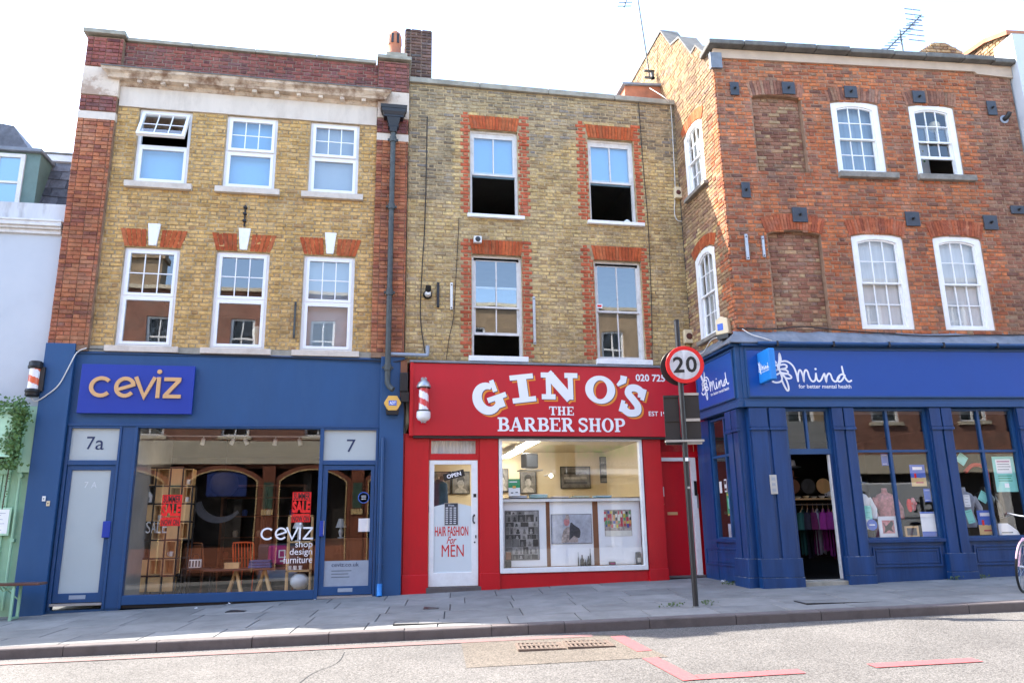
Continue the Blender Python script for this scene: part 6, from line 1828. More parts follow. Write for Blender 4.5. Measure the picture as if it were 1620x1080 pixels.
# ================================================================ things inside the blue shop
t = thing('shelf_unit', 'tall black shelf unit of pale wooden boxes inside the blue shop window', 'shelf unit', (-3.98, 1.0, .10))
q = MB()
xs = [0, .25, .49, .70, .88]; zs = [.28, .57, .88, 1.19, 1.50, 1.81, 2.13]
for x in xs:
    for y in (0, .30): q.box(x - .012, x + .012, y, y + .024, -.08, zs[-1] if x < .85 else 1.80)
for z in zs:
    for y in (0, .30): q.box(0, xs[-1] if z < 1.85 else xs[3], y + .002, y + .022, z - .012, z + .012)
q.build('frame', BLACKM, t)
for i, z in enumerate(zs[:-1]):
    for j in range(4):
        if (i, j) in ((0, 3), (1, 0), (2, 0), (4, 0), (1, 3), (3, 2)): continue
        x0, x1 = xs[j] + .016, xs[j + 1] - .016; z0, z1 = z + .014, zs[i + 1] - .016
        q = MB(); solid = (i + j * 2) % 3 == 0
        if solid: q.box(x0, x1, .0, .29, z0, z1)
        else:
            ring(q, x0, x1, z0, z1, .014, .0, .28); q.box(x0, x1, .28, .29, z0, z1)
        q.build('box', WOOD, t)
for i in range(3):
    MB().box(xs[i] + .02, xs[i + 1] - .02, .0, .28, .02, .26).build('box', WOOD, t)
MUGP = [(.60, 2, 'on an upper shelf'), (.79, 4, ''), (.60, 5, ''), (.79, 5, ''), (.37, 1, ''), (.60, 1, ''), (.80, 3, ''), (.36, 3, '')]
proto = None
mug_names = ['white mug in the top right box of the black shelf unit', 'white mug on the second shelf from the top at the right of the black unit', 'white mug in the box below the top middle of the black shelf unit', 'white mug beside the sale poster in the black shelf unit', 'white mug on the low shelf of the black unit, left one', 'white mug on the low shelf of the black unit, middle one', 'white mug half way up the right side of the black unit', 'white mug in the second column half way up the black unit']
for k, (x, zi, _) in enumerate(MUGP):
    o = thing('mug', mug_names[k], 'mug', (-3.98 + x, 1.06, .10 + zs[zi] + .03), k * .7, 'white mugs on the shelf unit')
    if k == 0:
        q = MB(); q.lathe([(.001, 0), (.03, 0), (.035, .01), (.036, .085), (.031, .085), (.03, .01), (.001, .012)], n=14); pm = q.build('bowl', WPLAS, o)
        q = MB(); q.tube([(.034, 0, .07), (.06, 0, .06), (.06, 0, .03), (.034, 0, .02)], .006, 6); ph = q.build('handle', WPLAS, o)
    else:
        for src in (pm, ph):
            c = src.copy(); COL.objects.link(c); c.parent = o
# white lettering blocks on the shelves
t = thing('letter_sign', 'white letters spelling sale standing on the black shelf unit', 'letters', (-3.72, .97, 1.10)); [text('letter', ch, -.09 + k * .09, -.015 + k * .09, .0, .20, WPLAS, t, depth=.01) for k, ch in enumerate('SALE')]
t = thing('paper_house', 'small white paper house ornament on the left of the black shelf unit', 'ornament', (-3.83, 1.05, 1.63))
q = MB(); q.prism([[(-.06, 0), (.06, 0), (.06, .12), (0, .19), (-.06, .12)], rect(-.02, .02, .02, .09)], -.04, .04); q.build('house', WPLAS, t)
# moon shaped mirror, chairs, tables
t = thing('moon_ornament', 'white crescent shaped ornament hanging in the dark blue shop', 'ornament', (-2.70, 1.35, 1.62))
q = MB(); q.prism([arc(0, 0, .42, .36, 180, 330, 14) + list(reversed(arc(.06, .09, .37, .34, 190, 318, 12)))], -.02, .02); q.build('crescent', PLATE, t)
t = thing('pendant_globe', 'large dark round pendant behind the crescent ornament', 'ornament', (-2.72, 1.9, 2.0)); q = MB(); q.lathe([(.26 * math.sin(math.pi * k / 12), -.26 * math.cos(math.pi * k / 12)) for k in range(13)], n=20); q.build('globe', DARKW, t); q = MB(); q.tube([(0, 0, .26), (0, 0, .95)], .006, 5); q.build('cord', BLACK, t)
OCH = mat('orange_lacquer', (.70, .10, .02), .4, .05, 4, 0)
def chair(lab, loc, rz, m, rod=True, mseat=None):
    t = thing('chair', lab, 'chair', loc, rz)
    for sx in (-.19, .19):
        q = MB(); q.tube([(sx, -.2, 0), (sx * .9, -.17, .43)], .012, 6); q.build('leg', m, t)
        q = MB(); q.tube([(sx, .22, 0), (sx * .95, .17, .45), (sx * .98, .26, .88)], .012, 6); q.build('leg', m, t)
    MB().box(-.21, .21, -.2, .19, .42, .45).build('seat', mseat or m, t, bevel=.01)
    q = MB(); q.tube(smooth_path([(-.185, .18, .46), (-.19, .255, .84), (-.13, .27, .89), (.13, .27, .89), (.19, .255, .84), (.185, .18, .46)], 4), .014, 6); q.build('back_frame', m, t)
    if rod:
        for k in range(6):
            x = -.14 + k * .056; q = MB(); q.tube([(x, .185, .47), (x, .268, .885)], .009, 5); q.build('back_rod', m, t)
    else: MB().box(-.16, .16, .24, .262, .52, .86).build('backrest', m, t, bevel=.01)
    return t
chair('bright orange rod backed chair in the blue shop window', (-2.12, 1.35, .02), R(165), OCH)
chair('brown bent wood chair behind the low table in the blue shop', (-2.95, 1.6, .02), R(150), WOOD_B, False)
t = thing('armchair', 'grey armchair seen behind the tall pale wood stand', 'armchair', (-1.55, 1.7, .02), R(170))
q = MB(); q.box(-.36, .36, -.32, .34, .2, .44); q.build('seat', GREYP, t, bevel=.04); q = MB(); q.box(-.36, .36, .22, .40, .44, .86); q.build('backrest', PLATE, t, bevel=.05)
for sx in (-.40, .32): q = MB(); q.box(sx, sx + .08, -.32, .3, .2, .6); q.build('arm', PLATE, t, bevel=.03)
for sx in (-.3, .27):
    for y in (-.28, .26): MB().box(sx, sx + .03, y, y + .03, 0, .2).build('leg', WOOD_B, t)
CUM = mat('magenta_fabric', (.36, .02, .16), .8, .1, 6, 0); CUB = mat('blue_fabric', (.03, .08, .22), .8, .2, 8, .2, 40)
t = thing('cushion', 'magenta cushion with a white print on the grey armchair', 'cushion', (-1.60, 1.28, .68)); q = MB(); q.box(-.17, .17, -.05, .05, -.17, .17); q.build('pad', CUM, t, bevel=.04); q = MB(); ring(q, .02, .14, -.05, .09, .02, -.058, -.051); q.box(.05, .12, -.058, -.051, -.12, -.09); q.build('print', WLET, t)
t = thing('table', 'long low pale table with splayed trestle legs in the blue shop window', 'table', (-2.0, .85, .02))
q = MB(); q.box(-.75, .62, -.20, .22, .43, .46); q.build('tabletop', WOOD_R, t, bevel=.004)
for x0 in (-.24, .24):
    for s_ in (-1, 1):
        q = MB(); q.tube([(x0 + s_ * .14, -.12 * s_, 0), (x0, 0, .43)], [.04, .028], 6); q.build('leg', WOOD, t)
t = thing('folded_blanket', 'folded blue blankets on the low table by the orange chair', 'blanket', (-1.82, .78, .485))
for k in range(3): q = MB(); q.box(-.20 + k * .01, .20 - k * .015, -.12, .12, k * .045, k * .045 + .042); q.build('layer', CUB, t, bevel=.012)
t = thing('gift_box', 'flat pale cardboard box on the low table', 'box', (-2.30, .80, .482)); q = MB(); q.box(-.12, .12, -.08, .08, 0, .09); q.build('box', WOOD, t, bevel=.004); MB().box(-.125, .125, -.085, .085, .07, .10).build('lid', WOOD, t)
t = thing('side_table', 'small black table with thin legs in the blue shop window', 'table', (-2.92, .95, .02)); q = MB(); q.box(-.22, .27, -.15, .15, .46, .48); q.build('tabletop', BLACKM, t)
for x0 in (-.21, .26):
    for y in (-.13, .13): MB().box(x0 - .01, x0 + .01, y - .01, y + .01, 0, .46).build('leg', BLACKM, t)
t = thing('bag', 'patterned black and white bag on the small black table', 'bag', (-2.92, .88, .505)); q = MB(); q.box(-.11, .09, -.05, .05, 0, .14); q.build('body', WPLAS, t, bevel=.01)
for k in range(4): MB().box(-.10 + k * .05, -.075 + k * .05, -.053, -.05, .02, .12).build('stripe', BLACK, t)
q = MB(); q.tube(smooth_path([(-.07, 0, .14), (-.04, 0, .22), (.03, 0, .22), (.06, 0, .14)], 4), .006, 5); q.build('handle', BLACK, t)
# wooden display stand with cushion and lamp
t = thing('display_stand', 'tall narrow pale wood display stand by the blue shop door', 'stand', (-1.16, .50, .08))
for x0 in (-.20, .19):
    for y in (-.14, .12): MB().box(x0, x0 + .026, y, y + .026, -.06, 1.28).build('upright', WOOD, t)
for z in (-.02, .34, .82, 1.26): MB().box(-.20, .216, -.14, .146, z, z + .025).build('shelf', WOOD, t)
t = thing('cushion', 'round white cushion on the bottom shelf of the pale wood stand', 'cushion', (-1.13, .48, .26)); q = MB(); q.lathe([(.001, -.14), (.09, -.12), (.15, -.05), (.16, 0), (.15, .05), (.09, .12), (.001, .14)], n=16); q.build('pad', BLINDW, t)
t = thing('desk_lamp', 'small white lamp on the upper shelf of the pale wood stand', 'lamp', (-1.19, .48, .925)); q = MB(); q.lathe([(.05, 0), (.05, .015), (.01, .02), (.01, .2), (.10, .22), (.06, .32), (.001, .33)], n=14); q.build('lamp_shade', WPLAS, t); 
t = thing('cups', 'white cups and saucers on the middle shelf of the pale wood stand', 'cups', (-1.20, .42, .45))
for k in range(3): q = MB(); q.lathe([(.001, 0), (.05, .005), (.025, .012), (.035, .07), (.03, .07)], (-.10 + k * .09, 0, 0), 12); q.build('cup', WPLAS, t)
# ceiling spots
t = thing('ceiling_pipe', 'white lighting pipe along the ceiling of the blue shop', 'light track', (0, 1.0, 2.80)); q = MB(); q.tube([(-3.8, 0, 0), (-.2, 0, 0)], .012, 6); q.build('pipe', WPLAS, t)
for k, (x, a) in enumerate(((-2.45, 30), (-2.27, -25), (-1.72, 10), (-1.30, -12), (-2.98, 15))):
    t = thing('spotlight', ('white spotlight on the ceiling track, the low one tilted down', 'white spotlight on the ceiling track next to the low tilted one', 'white spotlight on the ceiling track near the middle', 'white spotlight on the ceiling track nearest the blue door', 'white spotlight on the ceiling track above the shelf unit')[k], 'spotlight', (x, 1.0, 2.76), 0, 'spotlights in the blue shop')
    X_ = Matrix.Rotation(R(a), 4, 'Y') @ Matrix.Rotation(R(20), 4, 'X')
    q = MB(); q.lathe([(.001, 0), (.032, -.005), (.038, -.12), (.03, -.12), (.025, -.1)], n=12); q.build('head', WPLAS, t, X_); q = MB(); q.lathe([(.001, -.112), (.028, -.112)], n=10); q.build('lamp_face', SPOT_L if k == 4 else SPOT_D, t, X_)  # glowing face is added, strong only on the one over the shelves
    q = MB(); q.tube([(0, 0, .04), (0, 0, -.01)], .01, 6); q.build('stem', WPLAS, t)
t = thing('cabinet', 'dark tall cabinet with glass shelves at the back of the blue shop', 'cabinet', (-2.3, 4.4, .02)); q = MB(); ring(q, -.9, .9, 0, 2.1, .05, 0, .4); q.box(-.03, .03, 0, .38, .05, 2.05); q.build('case', WOOD_B, t)
for z in (.5, .95, 1.4, 1.8): MB().box(-.85, .85, .02, .38, z, z + .02).build('shelf', WOOD_B, t)
for k in range(9): q = MB(); q.lathe([(.001, 0), (.05, 0), (.06, .1), (.04, .14), (.001, .14)], (-.75 + .17 * k, .15, (.52, .97, 1.42)[k % 3]), 10); q.build('vase', (TERRA, WPLAS, PBLUE)[k % 3], t)
t = thing('table_lamp', 'small white table lamp seen through the door of number seven', 'lamp', (-.50, 1.6, .95)); q = MB(); q.lathe([(.06, 0), (.06, .02), (.02, .03), (.05, .12), (.015, .2), (.015, .22)], n=12); q.build('base', BLINDW, t); q = MB(); q.lathe([(.10, .2), (.05, .36)], n=14); q.build('lamp_shade', BLINDW, t)
t = thing('counter', 'dark counter seen through the door of number seven', 'counter', (-.2, 1.6, .02)); q = MB(); q.box(-.75, .55, -.25, .35, 0, .9); q.build('body', WOOD_B, t); MB().box(-.78, .58, -.28, .38, .9, .93).build('worktop', WOOD_B, t)
t = thing('dressing_head', 'white foam mannequin head behind the lower middle upstairs window', 'mannequin head', (-2.06, .28, 4.32)); q = MB(); q.lathe([(.09, 0), (.05, .04), (.045, .12), (.07, .17), (.085, .24), (.085, .31), (.06, .37), (.001, .39)], n=14); q.build('head', CREAMP, t); q = MB(); q.lathe([(.001, -.11), (.012, -.09), (.016, -.08)], (-.03, 0, .24), 8, axis='y'); q.build('nose', CREAMP, t)

# ================================================================ things inside the barber shop
for k, (x, y, z, lab) in enumerate(((3.335, 2.47, 2.80, 'lit ceiling light strip in the barber shop, nearer the window'), (3.375, 4.57, 2.80, 'lit ceiling light strip in the barber shop, nearer the back wall'))):
    t = thing('ceiling_light', lab, 'ceiling light', (x, y, z), R(0), 'lit light strips in the barber shop')
    MB().box(-.10, .10, -.95, .88, .05, .11).build('housing', WPLAS, t)
    q = MB(); q.box(-.08, .08, -.94, .87, .0, .05); q.build('diffuser', TUBE_L, t)
PH = [mat('photo_grey_%d' % k if False else 'photo_tone', (v, v * .96, v * .9), .5, .5, 7, 0) for k, v in enumerate((.05, .16, .34))]
def framed(lab, x, z, w, h, y, seed, tones, fm=BLACKM, person=True):
    kf = 1.081; x, z, w, h, y = x * kf, 1.1 + (z - 1.1) * kf, w * kf, h * kf, 5.74
    t = thing('picture', lab, 'picture', (x, y, z))
    q = MB(); ring(q, -w / 2, w / 2, -h / 2, h / 2, .02, -.02, .01); q.build('frame', fm, t)
    MB().box(-w / 2 + .02, w / 2 - .02, -.01, .005, -h / 2 + .02, h / 2 - .02).build('photo', tones[1], t)
    if person:
        q = MB(); q.prism([arc(0, -h * .02, w * .19, h * .22, 0, 345, 20)], -.012, -.01); q.prism([[(-w * .36, -h * .45), (w * .36, -h * .45), (w * .28, -h * .3), (w * .09, -h * .22), (-w * .09, -h * .22), (-w * .28, -h * .3)]], -.0118, -.01); q.build('portrait', tones[2], t)
        q = MB(); q.prism([arc(0, h * .10, w * .22, h * .20, 10, 175, 16) + [(-w * .19, -h * .0), (-w * .10, h * .10), (w * .1, h * .11), (w * .19, 0)]], -.0135, -.0122); q.build('hair', tones[0], t)
    else:
        for k in range(3): MB().box(-w * .38, w * .38, -.0115, -.0102, -h * .3 + k * h * .22, -h * .2 + k * h * .22).build('band', tones[(0, 2, 0)[k]], t)
    return t
framed('framed portrait photo of short hair on the cream barber wall', 3.70, 2.15, .40, .56, 4.25, 1, PH)
framed('wide framed black and white picture on the cream barber wall', 4.86, 2.24, .74, .52, 4.25, 2, PH, person=False)
framed('tall narrow framed picture at the right of the cream barber wall', 5.58, 2.42, .20, .62, 4.25, 3, PH, person=False)
framed('framed portrait photo behind the green notice in the barber window', 3.08, 2.18, .30, .54, 4.25, 4, PH)
framed('framed portrait photo seen through the white barber door, right one', 2.10, 2.13, .42, .52, 4.25, 5, PH)
framed('framed portrait photo seen through the white barber door, left one', 1.66, 2.13, .42, .52, 4.25, 6, PH)
t = thing('television', 'black television bracketed high in the corner of the barber shop', 'television', (3.38, 2.5, 2.48), R(20)); q = MB(); q.box(-.16, .16, -.1, .12, -.16, .16); q.build('case', BLACK, t, bevel=.03); MB().box(-.13, .13, -.104, -.1, -.12, .12).build('screen', PLATE, t); MB().box(-.2, .2, -.2, .2, -.22, -.19).build('shelf', STEEL, t)
t = thing('wall_lamp', 'small lit round bulb on the cream barber wall', 'lamp', (4.1, 3.6, 2.24)); q = MB(); q.lathe([(.001, -.04), (.03, -.03), (.04, 0), (.03, .03), (.001, .04)], n=12); q.build('bulb', TUBE_L, t); MB().box(-.02, .02, .03, .65, .03, .05).build('arm', STEEL, t)
sheet('notice', 'green and white notice stuck inside the barber shop window', 'notice', TR((2.575, .06, 1.80)), .21, .30, PAPER, lines=0, blocks=((-.5, .5, -.02, .5, OGRN), (-.14, .14, -.06, .10, YEL), (-.42, .25, .30, .36, PAPER), (-.3, -.1, -.36, -.28, GLET), (.1, .32, -.32, -.26, GLET)))
MG = [mat('magazine_cover', c, .4, .2, 20, 0) for c in ((.04, .10, .22), (.05, .35, .32), (.5, .42, .4), (.45, .5, .3), (.1, .4, .5))]
for k, (x, n_) in enumerate(((2.66, 4), (3.04, 6), (3.44, 2), (3.83, 3), (4.25, 3))):
    t = thing('magazine_stack', ('dark blue magazines stacked on the barber window shelf under the green notice', 'thick teal magazine stack on the barber window shelf', 'thin grey magazine stack on the barber window shelf', 'yellow green magazine stack on the barber window shelf', 'pale blue magazine stack at the right of the barber window shelf')[k], 'magazines', (x, .19, 1.614), 0, 'magazines along the barber window shelf')
    for j in range(n_):
        q = MB(); q.box(-.15, .15, -.11, .11, j * .011, j * .011 + .010, xf=Matrix.Rotation(rnd.uniform(-.12, .12), 4, 'Z')); q.build('magazine', MG[k] if j % 2 == 0 else PAPER, t)
# posters on the three white panels
t = thing('poster', 'black framed poster of many small grey photographs on the left white panel', 'poster', (2.72, .137, .965)); w, h = .62, .86
q = MB(); ring(q, -w / 2, w / 2, -h / 2, h / 2, .010, -.008, .0); q.build('frame', BLACKM, t)
MB().box(-w / 2 + .01, w / 2 - .01, -.004, 0, -h / 2 + .01, h / 2 - .01).build('sheet', PH[2], t)
rg = random.Random(4); z = -h / 2 + .015
while z < h / 2 - .06:
    hh = min(rg.choice((.085, .11, .13)), h / 2 - .012 - z); x = -w / 2 + .015
    while x < w / 2 - .04:
        ww = min(rg.choice((.07, .1, .12, .15)), w / 2 - .012 - x)
        q = MB(); q.box(x, x + ww - .006, -.0055, -.004, z, z + hh - .006); p_ = q.build('photograph', PH[rg.randint(0, 2)], t)
        q = MB(); cx, cz = x + ww * rg.uniform(.35, .6), z + hh * .5; q.prism([arc(cx, cz, ww * .16, hh * .2, 0, 330, 10)], -.0065, -.0056); q.box(cx - ww * .22, cx + ww * .22, -.0063, -.0056, z + .006, z + hh * .33); q.build('figure', PH[rg.randint(0, 2)], p_)
        x += ww
    z += hh
PALE = mat('pale_grey_photo', (.42, .44, .50), .5, .3, 6, 0); DKP = mat('dark_photo_figure', (.05, .05, .06), .5, .5, 20, 0); MIX = mat('muted_photo_colours', (.36, .30, .27), .5, .6, 18, 0); PNK = mat('pink_photo_colour', (.55, .22, .22), .5, .4, 18, 0)
t = thing('poster', 'wide pale photo poster of a seated figure on the middle white panel', 'poster', (3.635, .137, 1.06)); w, h = .76, .52
q = MB(); ring(q, -w / 2, w / 2, -h / 2, h / 2, .008, -.008, 0); q.build('frame', BLACKM, t); MB().box(-w / 2 + .008, w / 2 - .008, -.004, 0, -h / 2 + .008, h / 2 - .008).build('photo', PALE, t)
q = MB(); q.prism([smooth_path([(-.20, -.24), (-.16, -.05), (-.10, .02), (-.02, .03), (.08, -.04), (.12, -.24)], 4)], -.0055, -.004); q.build('body', MIX, t)
q = MB(); q.prism([arc(-.09, .12, .055, .07, 0, 345, 18)], -.0065, -.0055); q.build('head', PNK, t)
q = MB(); q.prism([smooth_path([(-.05, -.20), (-.02, .10), (.06, .06), (.16, -.02), (.14, -.16), (.04, -.12)], 4)], -.006, -.0045); q.build('dark_coat', DKP, t)
q = MB(); q.prism([smooth_path([(-.12, .16), (-.10, .24), (-.05, .25), (-.03, .17)], 4)], -.007, -.0056); q.build('hat', MIX, t)
t = thing('poster', 'square print of many bright coloured dabs high on the right white panel', 'poster', (4.52, .137, 1.155)); w = .52
MB().box(-w / 2, w / 2, -.003, 0, -.235, .235).build('print', MIX, t)
CC = [mat('print_colour', c, .5, .1, 9, 0) for c in ((.6, .5, .06), (.5, .05, .08), (.1, .3, .12), (.08, .1, .35), (.7, .68, .6), (.03, .03, .03), (.6, .3, .1))]
rg = random.Random(8)
for r_ in range(5):
    for c in range(10):
        cx, cz = -.235 + c * .052 + rg.uniform(-.01, .01), .19 - r_ * .058
        q = MB(); q.box(cx - rg.uniform(.012, .024), cx + rg.uniform(.012, .024), -.0046 - .0004 * r_, -.003, cz - rg.uniform(.02, .05), cz + rg.uniform(.01, .03)); q.build('colour_dab', CC[rg.randint(0, 6)], t)
MB().box(-.25, .25, -.0066, -.006, -.233, -.14).build('plain_band', CC[4], t)
sheet('caption', 'small line of print on the right white panel under the square print', 'caption', TR((4.36, .136, .76)), .26, .03, PAPER, lines=2)
# bottles and small things on the sill of the display
def bottle(q, x, r, h, y=0): q.lathe([(.001, 0), (r, 0), (r, h * .55), (r * .35, h * .75), (r * .35, h), (.001, h)], (x, y, 0), 10)
t = thing('bottles', 'dark bottles and pump dispensers standing before the middle white panel', 'bottles', (3.80, .09, .412))
for x, r_, h in ((-.07, .010, .24), (-.0, .035, .19), (.06, .02, .11), (.12, .032, .17), (.155, .014, .30)): q = MB(); bottle(q, x, r_, h); q.build('bottle', BLACK, t)
t = thing('clippers', 'black clippers and tin in the left corner of the barber display', 'clippers', (2.45, .085, .412)); q = MB(); q.box(-.05, .05, -.04, .04, 0, .12); q.build('tin', BLACK, t, bevel=.01); q = MB(); q.box(-.045, .055, -.035, .035, .13, .27); q.build('clipper', WOOD_B, t, bevel=.015)
t = thing('telephone', 'dark handset like gadget leaning in the right corner of the barber display', 'gadget', (4.86, .085, .412)); q = MB(); q.box(-.05, .05, -.02, .03, 0, .22); q.build('body', PLATE, t, bevel=.015); MB().box(-.03, .03, -.024, -.02, .04, .12).build('label', STEEL, t)
t = thing('small_box', 'small dark purple box on the barber display floor', 'box', (4.36, .09, .412)); q = MB(); q.box(-.055, .055, -.03, .03, 0, .06); q.build('box', WOOD_R, t); MB().box(-.04, .04, -.033, -.03, .02, .04).build('label', CUM, t)
# open sign, price list
t = thing('open_sign', 'tilted black open sign hanging in the white barber door', 'sign', (1.48, .018, 2.02), 0); t.rotation_euler = (0, R(-14), 0)
q = MB(); q.box(-.19, .19, -.003, .003, -.06, .06); q.build('plate', BLACK, t); text('lettering', 'OPEN', -.13, .13, -.035, .035, WLET, t, y=-.0035, bold=.03)
t = thing('price_list', 'black price list board in the white barber door', 'price list', (1.435, .018, 1.345))
q = MB(); q.box(-.12, .12, -.004, .0, -.19, .19); q.build('board', PLATE, t, bevel=.003); q = MB(); ring(q, -.12, .12, -.19, .19, .006, -.0055, -.004); q.build('rim', STEEL, t); text('lettering', 'Prices', -.05, .05, .135, .165, WLET, t, y=-.0045)
for c in range(3):
    for r_ in range(9): MB().box(-.10 + c * .07, -.055 + c * .07, -.006, -.0042, .10 - r_ * .033, .112 - r_ * .033).build('print_line', WLET, t)
t = thing('coat', 'dark jacket hanging behind the white barber door', 'coat', (1.30, 1.0, 1.9)); q = MB(); q.lathe([(.05, .1), (.16, .02), (.18, -.3), (.2, -.5)], n=12); q.build('jacket', CUB, t); q = MB(); q.tube([(0, 0, .1), (0, 0, .16)], .01, 6); q.build('hook', STEEL, t)

# ================================================================ things inside the corner shop
FR = [mat('garment_fabric', c, .85, .15, 8, .2, 30) for c in ((.02, .10, .09), (.03, .03, .05), (.16, .02, .10), (.38, .40, .44), (.46, .05, .36), (.40, .05, .33), (.25, .015, .08), (.03, .05, .16))]
t = thing('clothes_rail', 'black metal clothes rail inside the corner shop doorway', 'clothes rail', lp(1.72, 1.2, .2), MA)
for x in (-.42, .50): q = MB(); q.tube([(x, 0, 0), (x, 0, 1.30)], .013, 8); q.build('upright', BLACKM, t)
q = MB(); q.tube([(-.42, 0, 1.22), (.50, 0, 1.22)], .012, 8); q.build('rail', STEEL, t)
MB().box(-.45, .52, -.16, .16, 1.30, 1.325).build('shelf', WOOD, t)
gl_ = ['dark teal garment at the left end of the clothes rail', 'black garment second from the left on the clothes rail', 'plum garment on the clothes rail beside the grey one', 'pale grey garment on the clothes rail', 'bright magenta shirt on the clothes rail', 'pinkish purple shirt next to the magenta one on the rail', 'dark red garment at the right of the magenta shirts', 'navy garment at the right end of the clothes rail']
for k, x in enumerate((-.26, -.16, -.06, .02, .13, .23, .33, .42)):
    g_ = thing('garment', gl_[k], 'garment', lp(1.72 + x, 1.2, 1.38), MA + R(52 + 6 * (k % 3)), 'clothes hanging on the rail in the doorway')
    L_ = (.72, .78, .70, .72, .66, .74, .80, .75)[k]
    q = MB(); q.tube([(0, 0, .06), (.02, 0, .02), (0, 0, -.02)], .005, 5); q.tube([(-.2, 0, -.10), (0, 0, -.02), (.2, 0, -.10)], .007, 5); q.build('hanger', WOOD, g_)
    q = MB()
    n = 9; rows_ = 8
    for s_ in (-1, 1):
        G_ = [[(-.22 + .44 * i / n + (.03 * (j / rows_)) * (i / n - .5), s_ * (.025 + .018 * math.sin(i * 1.9 + k) * (j / rows_)), -.07 - .05 * abs(i / n - .5) * 2 - L_ * j / rows_) for i in range(n + 1)] for j in range(rows_ + 1)]
        for j in range(rows_):
            for i in range(n): q.face([G_[j][i], G_[j][i + 1], G_[j + 1][i + 1], G_[j + 1][i]], 0, True)
    q.face([(-.22, -.02, -.12), (0, -.02, -.04), (0, .02, -.04), (-.22, .02, -.12)]); q.face([(.22, -.02, -.12), (0, -.02, -.04), (0, .02, -.04), (.22, .02, -.12)])
    q.build('cloth', FR[k], g_)
    for s_ in (-1, 1):
        q = MB(); q.tube([(s_ * .19, 0, -.13), (s_ * .27, 0, -.25), (s_ * .29, .0, -.40)], [.06, .065, .07], 8); q.build('sleeve', FR[k], g_)
t = thing('teapot', 'white teapot on the shelf over the clothes rail', 'teapot', lp(2.03, 1.18, 1.53), MA); q = MB(); q.lathe([(.04, 0), (.075, .03), (.08, .07), (.05, .115), (.012, .12), (.016, .14), (.001, .15)], n=14); q.tube([(.07, 0, .05), (.12, 0, .09), (.13, 0, .12)], .012, 6); q.build('body', WPLAS, t); q = MB(); q.tube([(-.07, 0, .09), (-.12, 0, .08), (-.11, 0, .04), (-.07, 0, .03)], .008, 6); q.build('handle', WPLAS, t)
for k in range(4):
    t = thing('dish', ('low white dish at the left of the shelf over the rail', 'pale bowl second from the left on the shelf over the rail', 'white cup in the middle of the shelf over the rail', 'white dish next to the teapot on the shelf over the rail')[k], 'dish', lp(1.38 + k * .15, 1.15, 1.53), 0, 'crockery on the shelf over the rail'); q = MB(); q.lathe([(.001, .004), (.03, .0), (.06, .03 + .01 * (k % 2)), (.055, .03), (.001, .012)], n=12); q.build('bowl', WPLAS if k != 1 else CREAMP, t)
t = thing('hat', 'brown and white hats displayed high inside the dark doorway', 'hat', lp(1.70, 2.1, 1.95), MA); q = MB(); q.lathe([(.20, 0), (.10, .02), (.10, .12), (.06, .16), (.001, .165)], n=18); q.build('brown_hat', WOOD_B, t); q = MB(); q.lathe([(.2, .2), (.1, .23), (.09, .33), (.001, .36)], (.08, .05, 0), 18); q.build('white_hat', PALE, t); q = MB(); q.tube([(0, 0, -.4), (0, 0, 0)], .05, 8); q.build('stand', TERRA, t)
t = thing('jug_rack', 'round dark plates stood on a rack deep in the doorway', 'plates', lp(2.2, 2.4, 1.8), MA)
for k in range(3): q = MB(); q.lathe([(.001, 0), (.15, -.01), (.15, .01)], (-.3 + .32 * k, 0, 0), 16, axis='y'); q.build('plate', (WOOD_B, PLATE, WOOD)[k], t)
# window displays of the corner shop
WB = .80
def at_m(x, z, y=.10): return PMm @ TR((x, y, z))
sheet('notice', 'big teal notice with a white letter in the right corner shop window', 'notice', at_m(4.62, 1.86), .40, .60, TEAL, lines=0, blocks=((-.36, .34, .02, .42, PAPER), (-.30, .28, .34, .37, CUM), (-.30, .26, .27, .29, GLET), (-.30, .3, .20, .22, GLET), (-.30, .22, .12, .14, GLET), (-.34, .3, -.06, -.04, OGRN), (-.34, .24, -.13, -.11, OGRN), (-.34, .3, -.20, -.18, OGRN), (-.1, .1, -.38, -.26, PAPER)))
sheet('notice', 'tilted teal paper at the top left of the right corner shop window', 'notice', at_m(3.87, 2.12), .17, .17, TEAL, rot=38, lines=2, lm=OGRN)
sheet('notice', 'diamond tilted teal paper beside the mullion of the right window', 'notice', at_m(4.16, 1.48), .16, .17, TEAL, rot=32, lines=2, lm=OGRN)
sheet('notice', 'teal paper low at the left edge of the right corner shop window', 'notice', at_m(3.86, 1.16), .13, .22, TEAL, rot=-12, lines=2, lm=OGRN)
sheet('notice', 'white paper above the low teal one in the right corner shop window', 'notice', at_m(3.85, 1.42), .11, .20, PAPER, lines=4)
sheet('notice', 'teal paper low at the left of the left corner shop window', 'notice', at_m(2.06, 1.25), .12, .22, TEAL, lines=3, lm=OGRN)
sheet('notice', 'white letter with blue foot low at the right of the left corner window', 'notice', at_m(3.10, 1.05), .26, .40, PAPER, lines=0, blocks=((-.5, .5, -.5, -.30, PBLUE), (-.5, .5, .42, .5, PBLUE)))
SND = mat('poster_sand', (.72, .50, .22), .6, .1, 6, 0)
for lab, x, z, w, h in (('blue and sand beach poster at the right of the left corner window', 3.03, 1.85, .27, .36), ('blue and sand beach poster low by the mullion of the right window', 4.13, 1.06, .28, .40)):
    sheet('poster', lab, 'poster', at_m(x, z), w, h, PBLUE, group='blue and sand posters', blocks=((-.5, .5, -.5, -.1, SND), (-.32, .32, .26, .40, WLET), (-.26, -.12, -.12, .10, SALE), (.08, .2, -.12, .12, PBLUE), (-.2, .3, -.36, -.30, CC[1])))
sheet('poster', 'small royal blue poster at the top of the left corner window by the mullion', 'poster', at_m(2.47, 2.12), .12, .20, PBLUE, lines=2, lm=WLET)
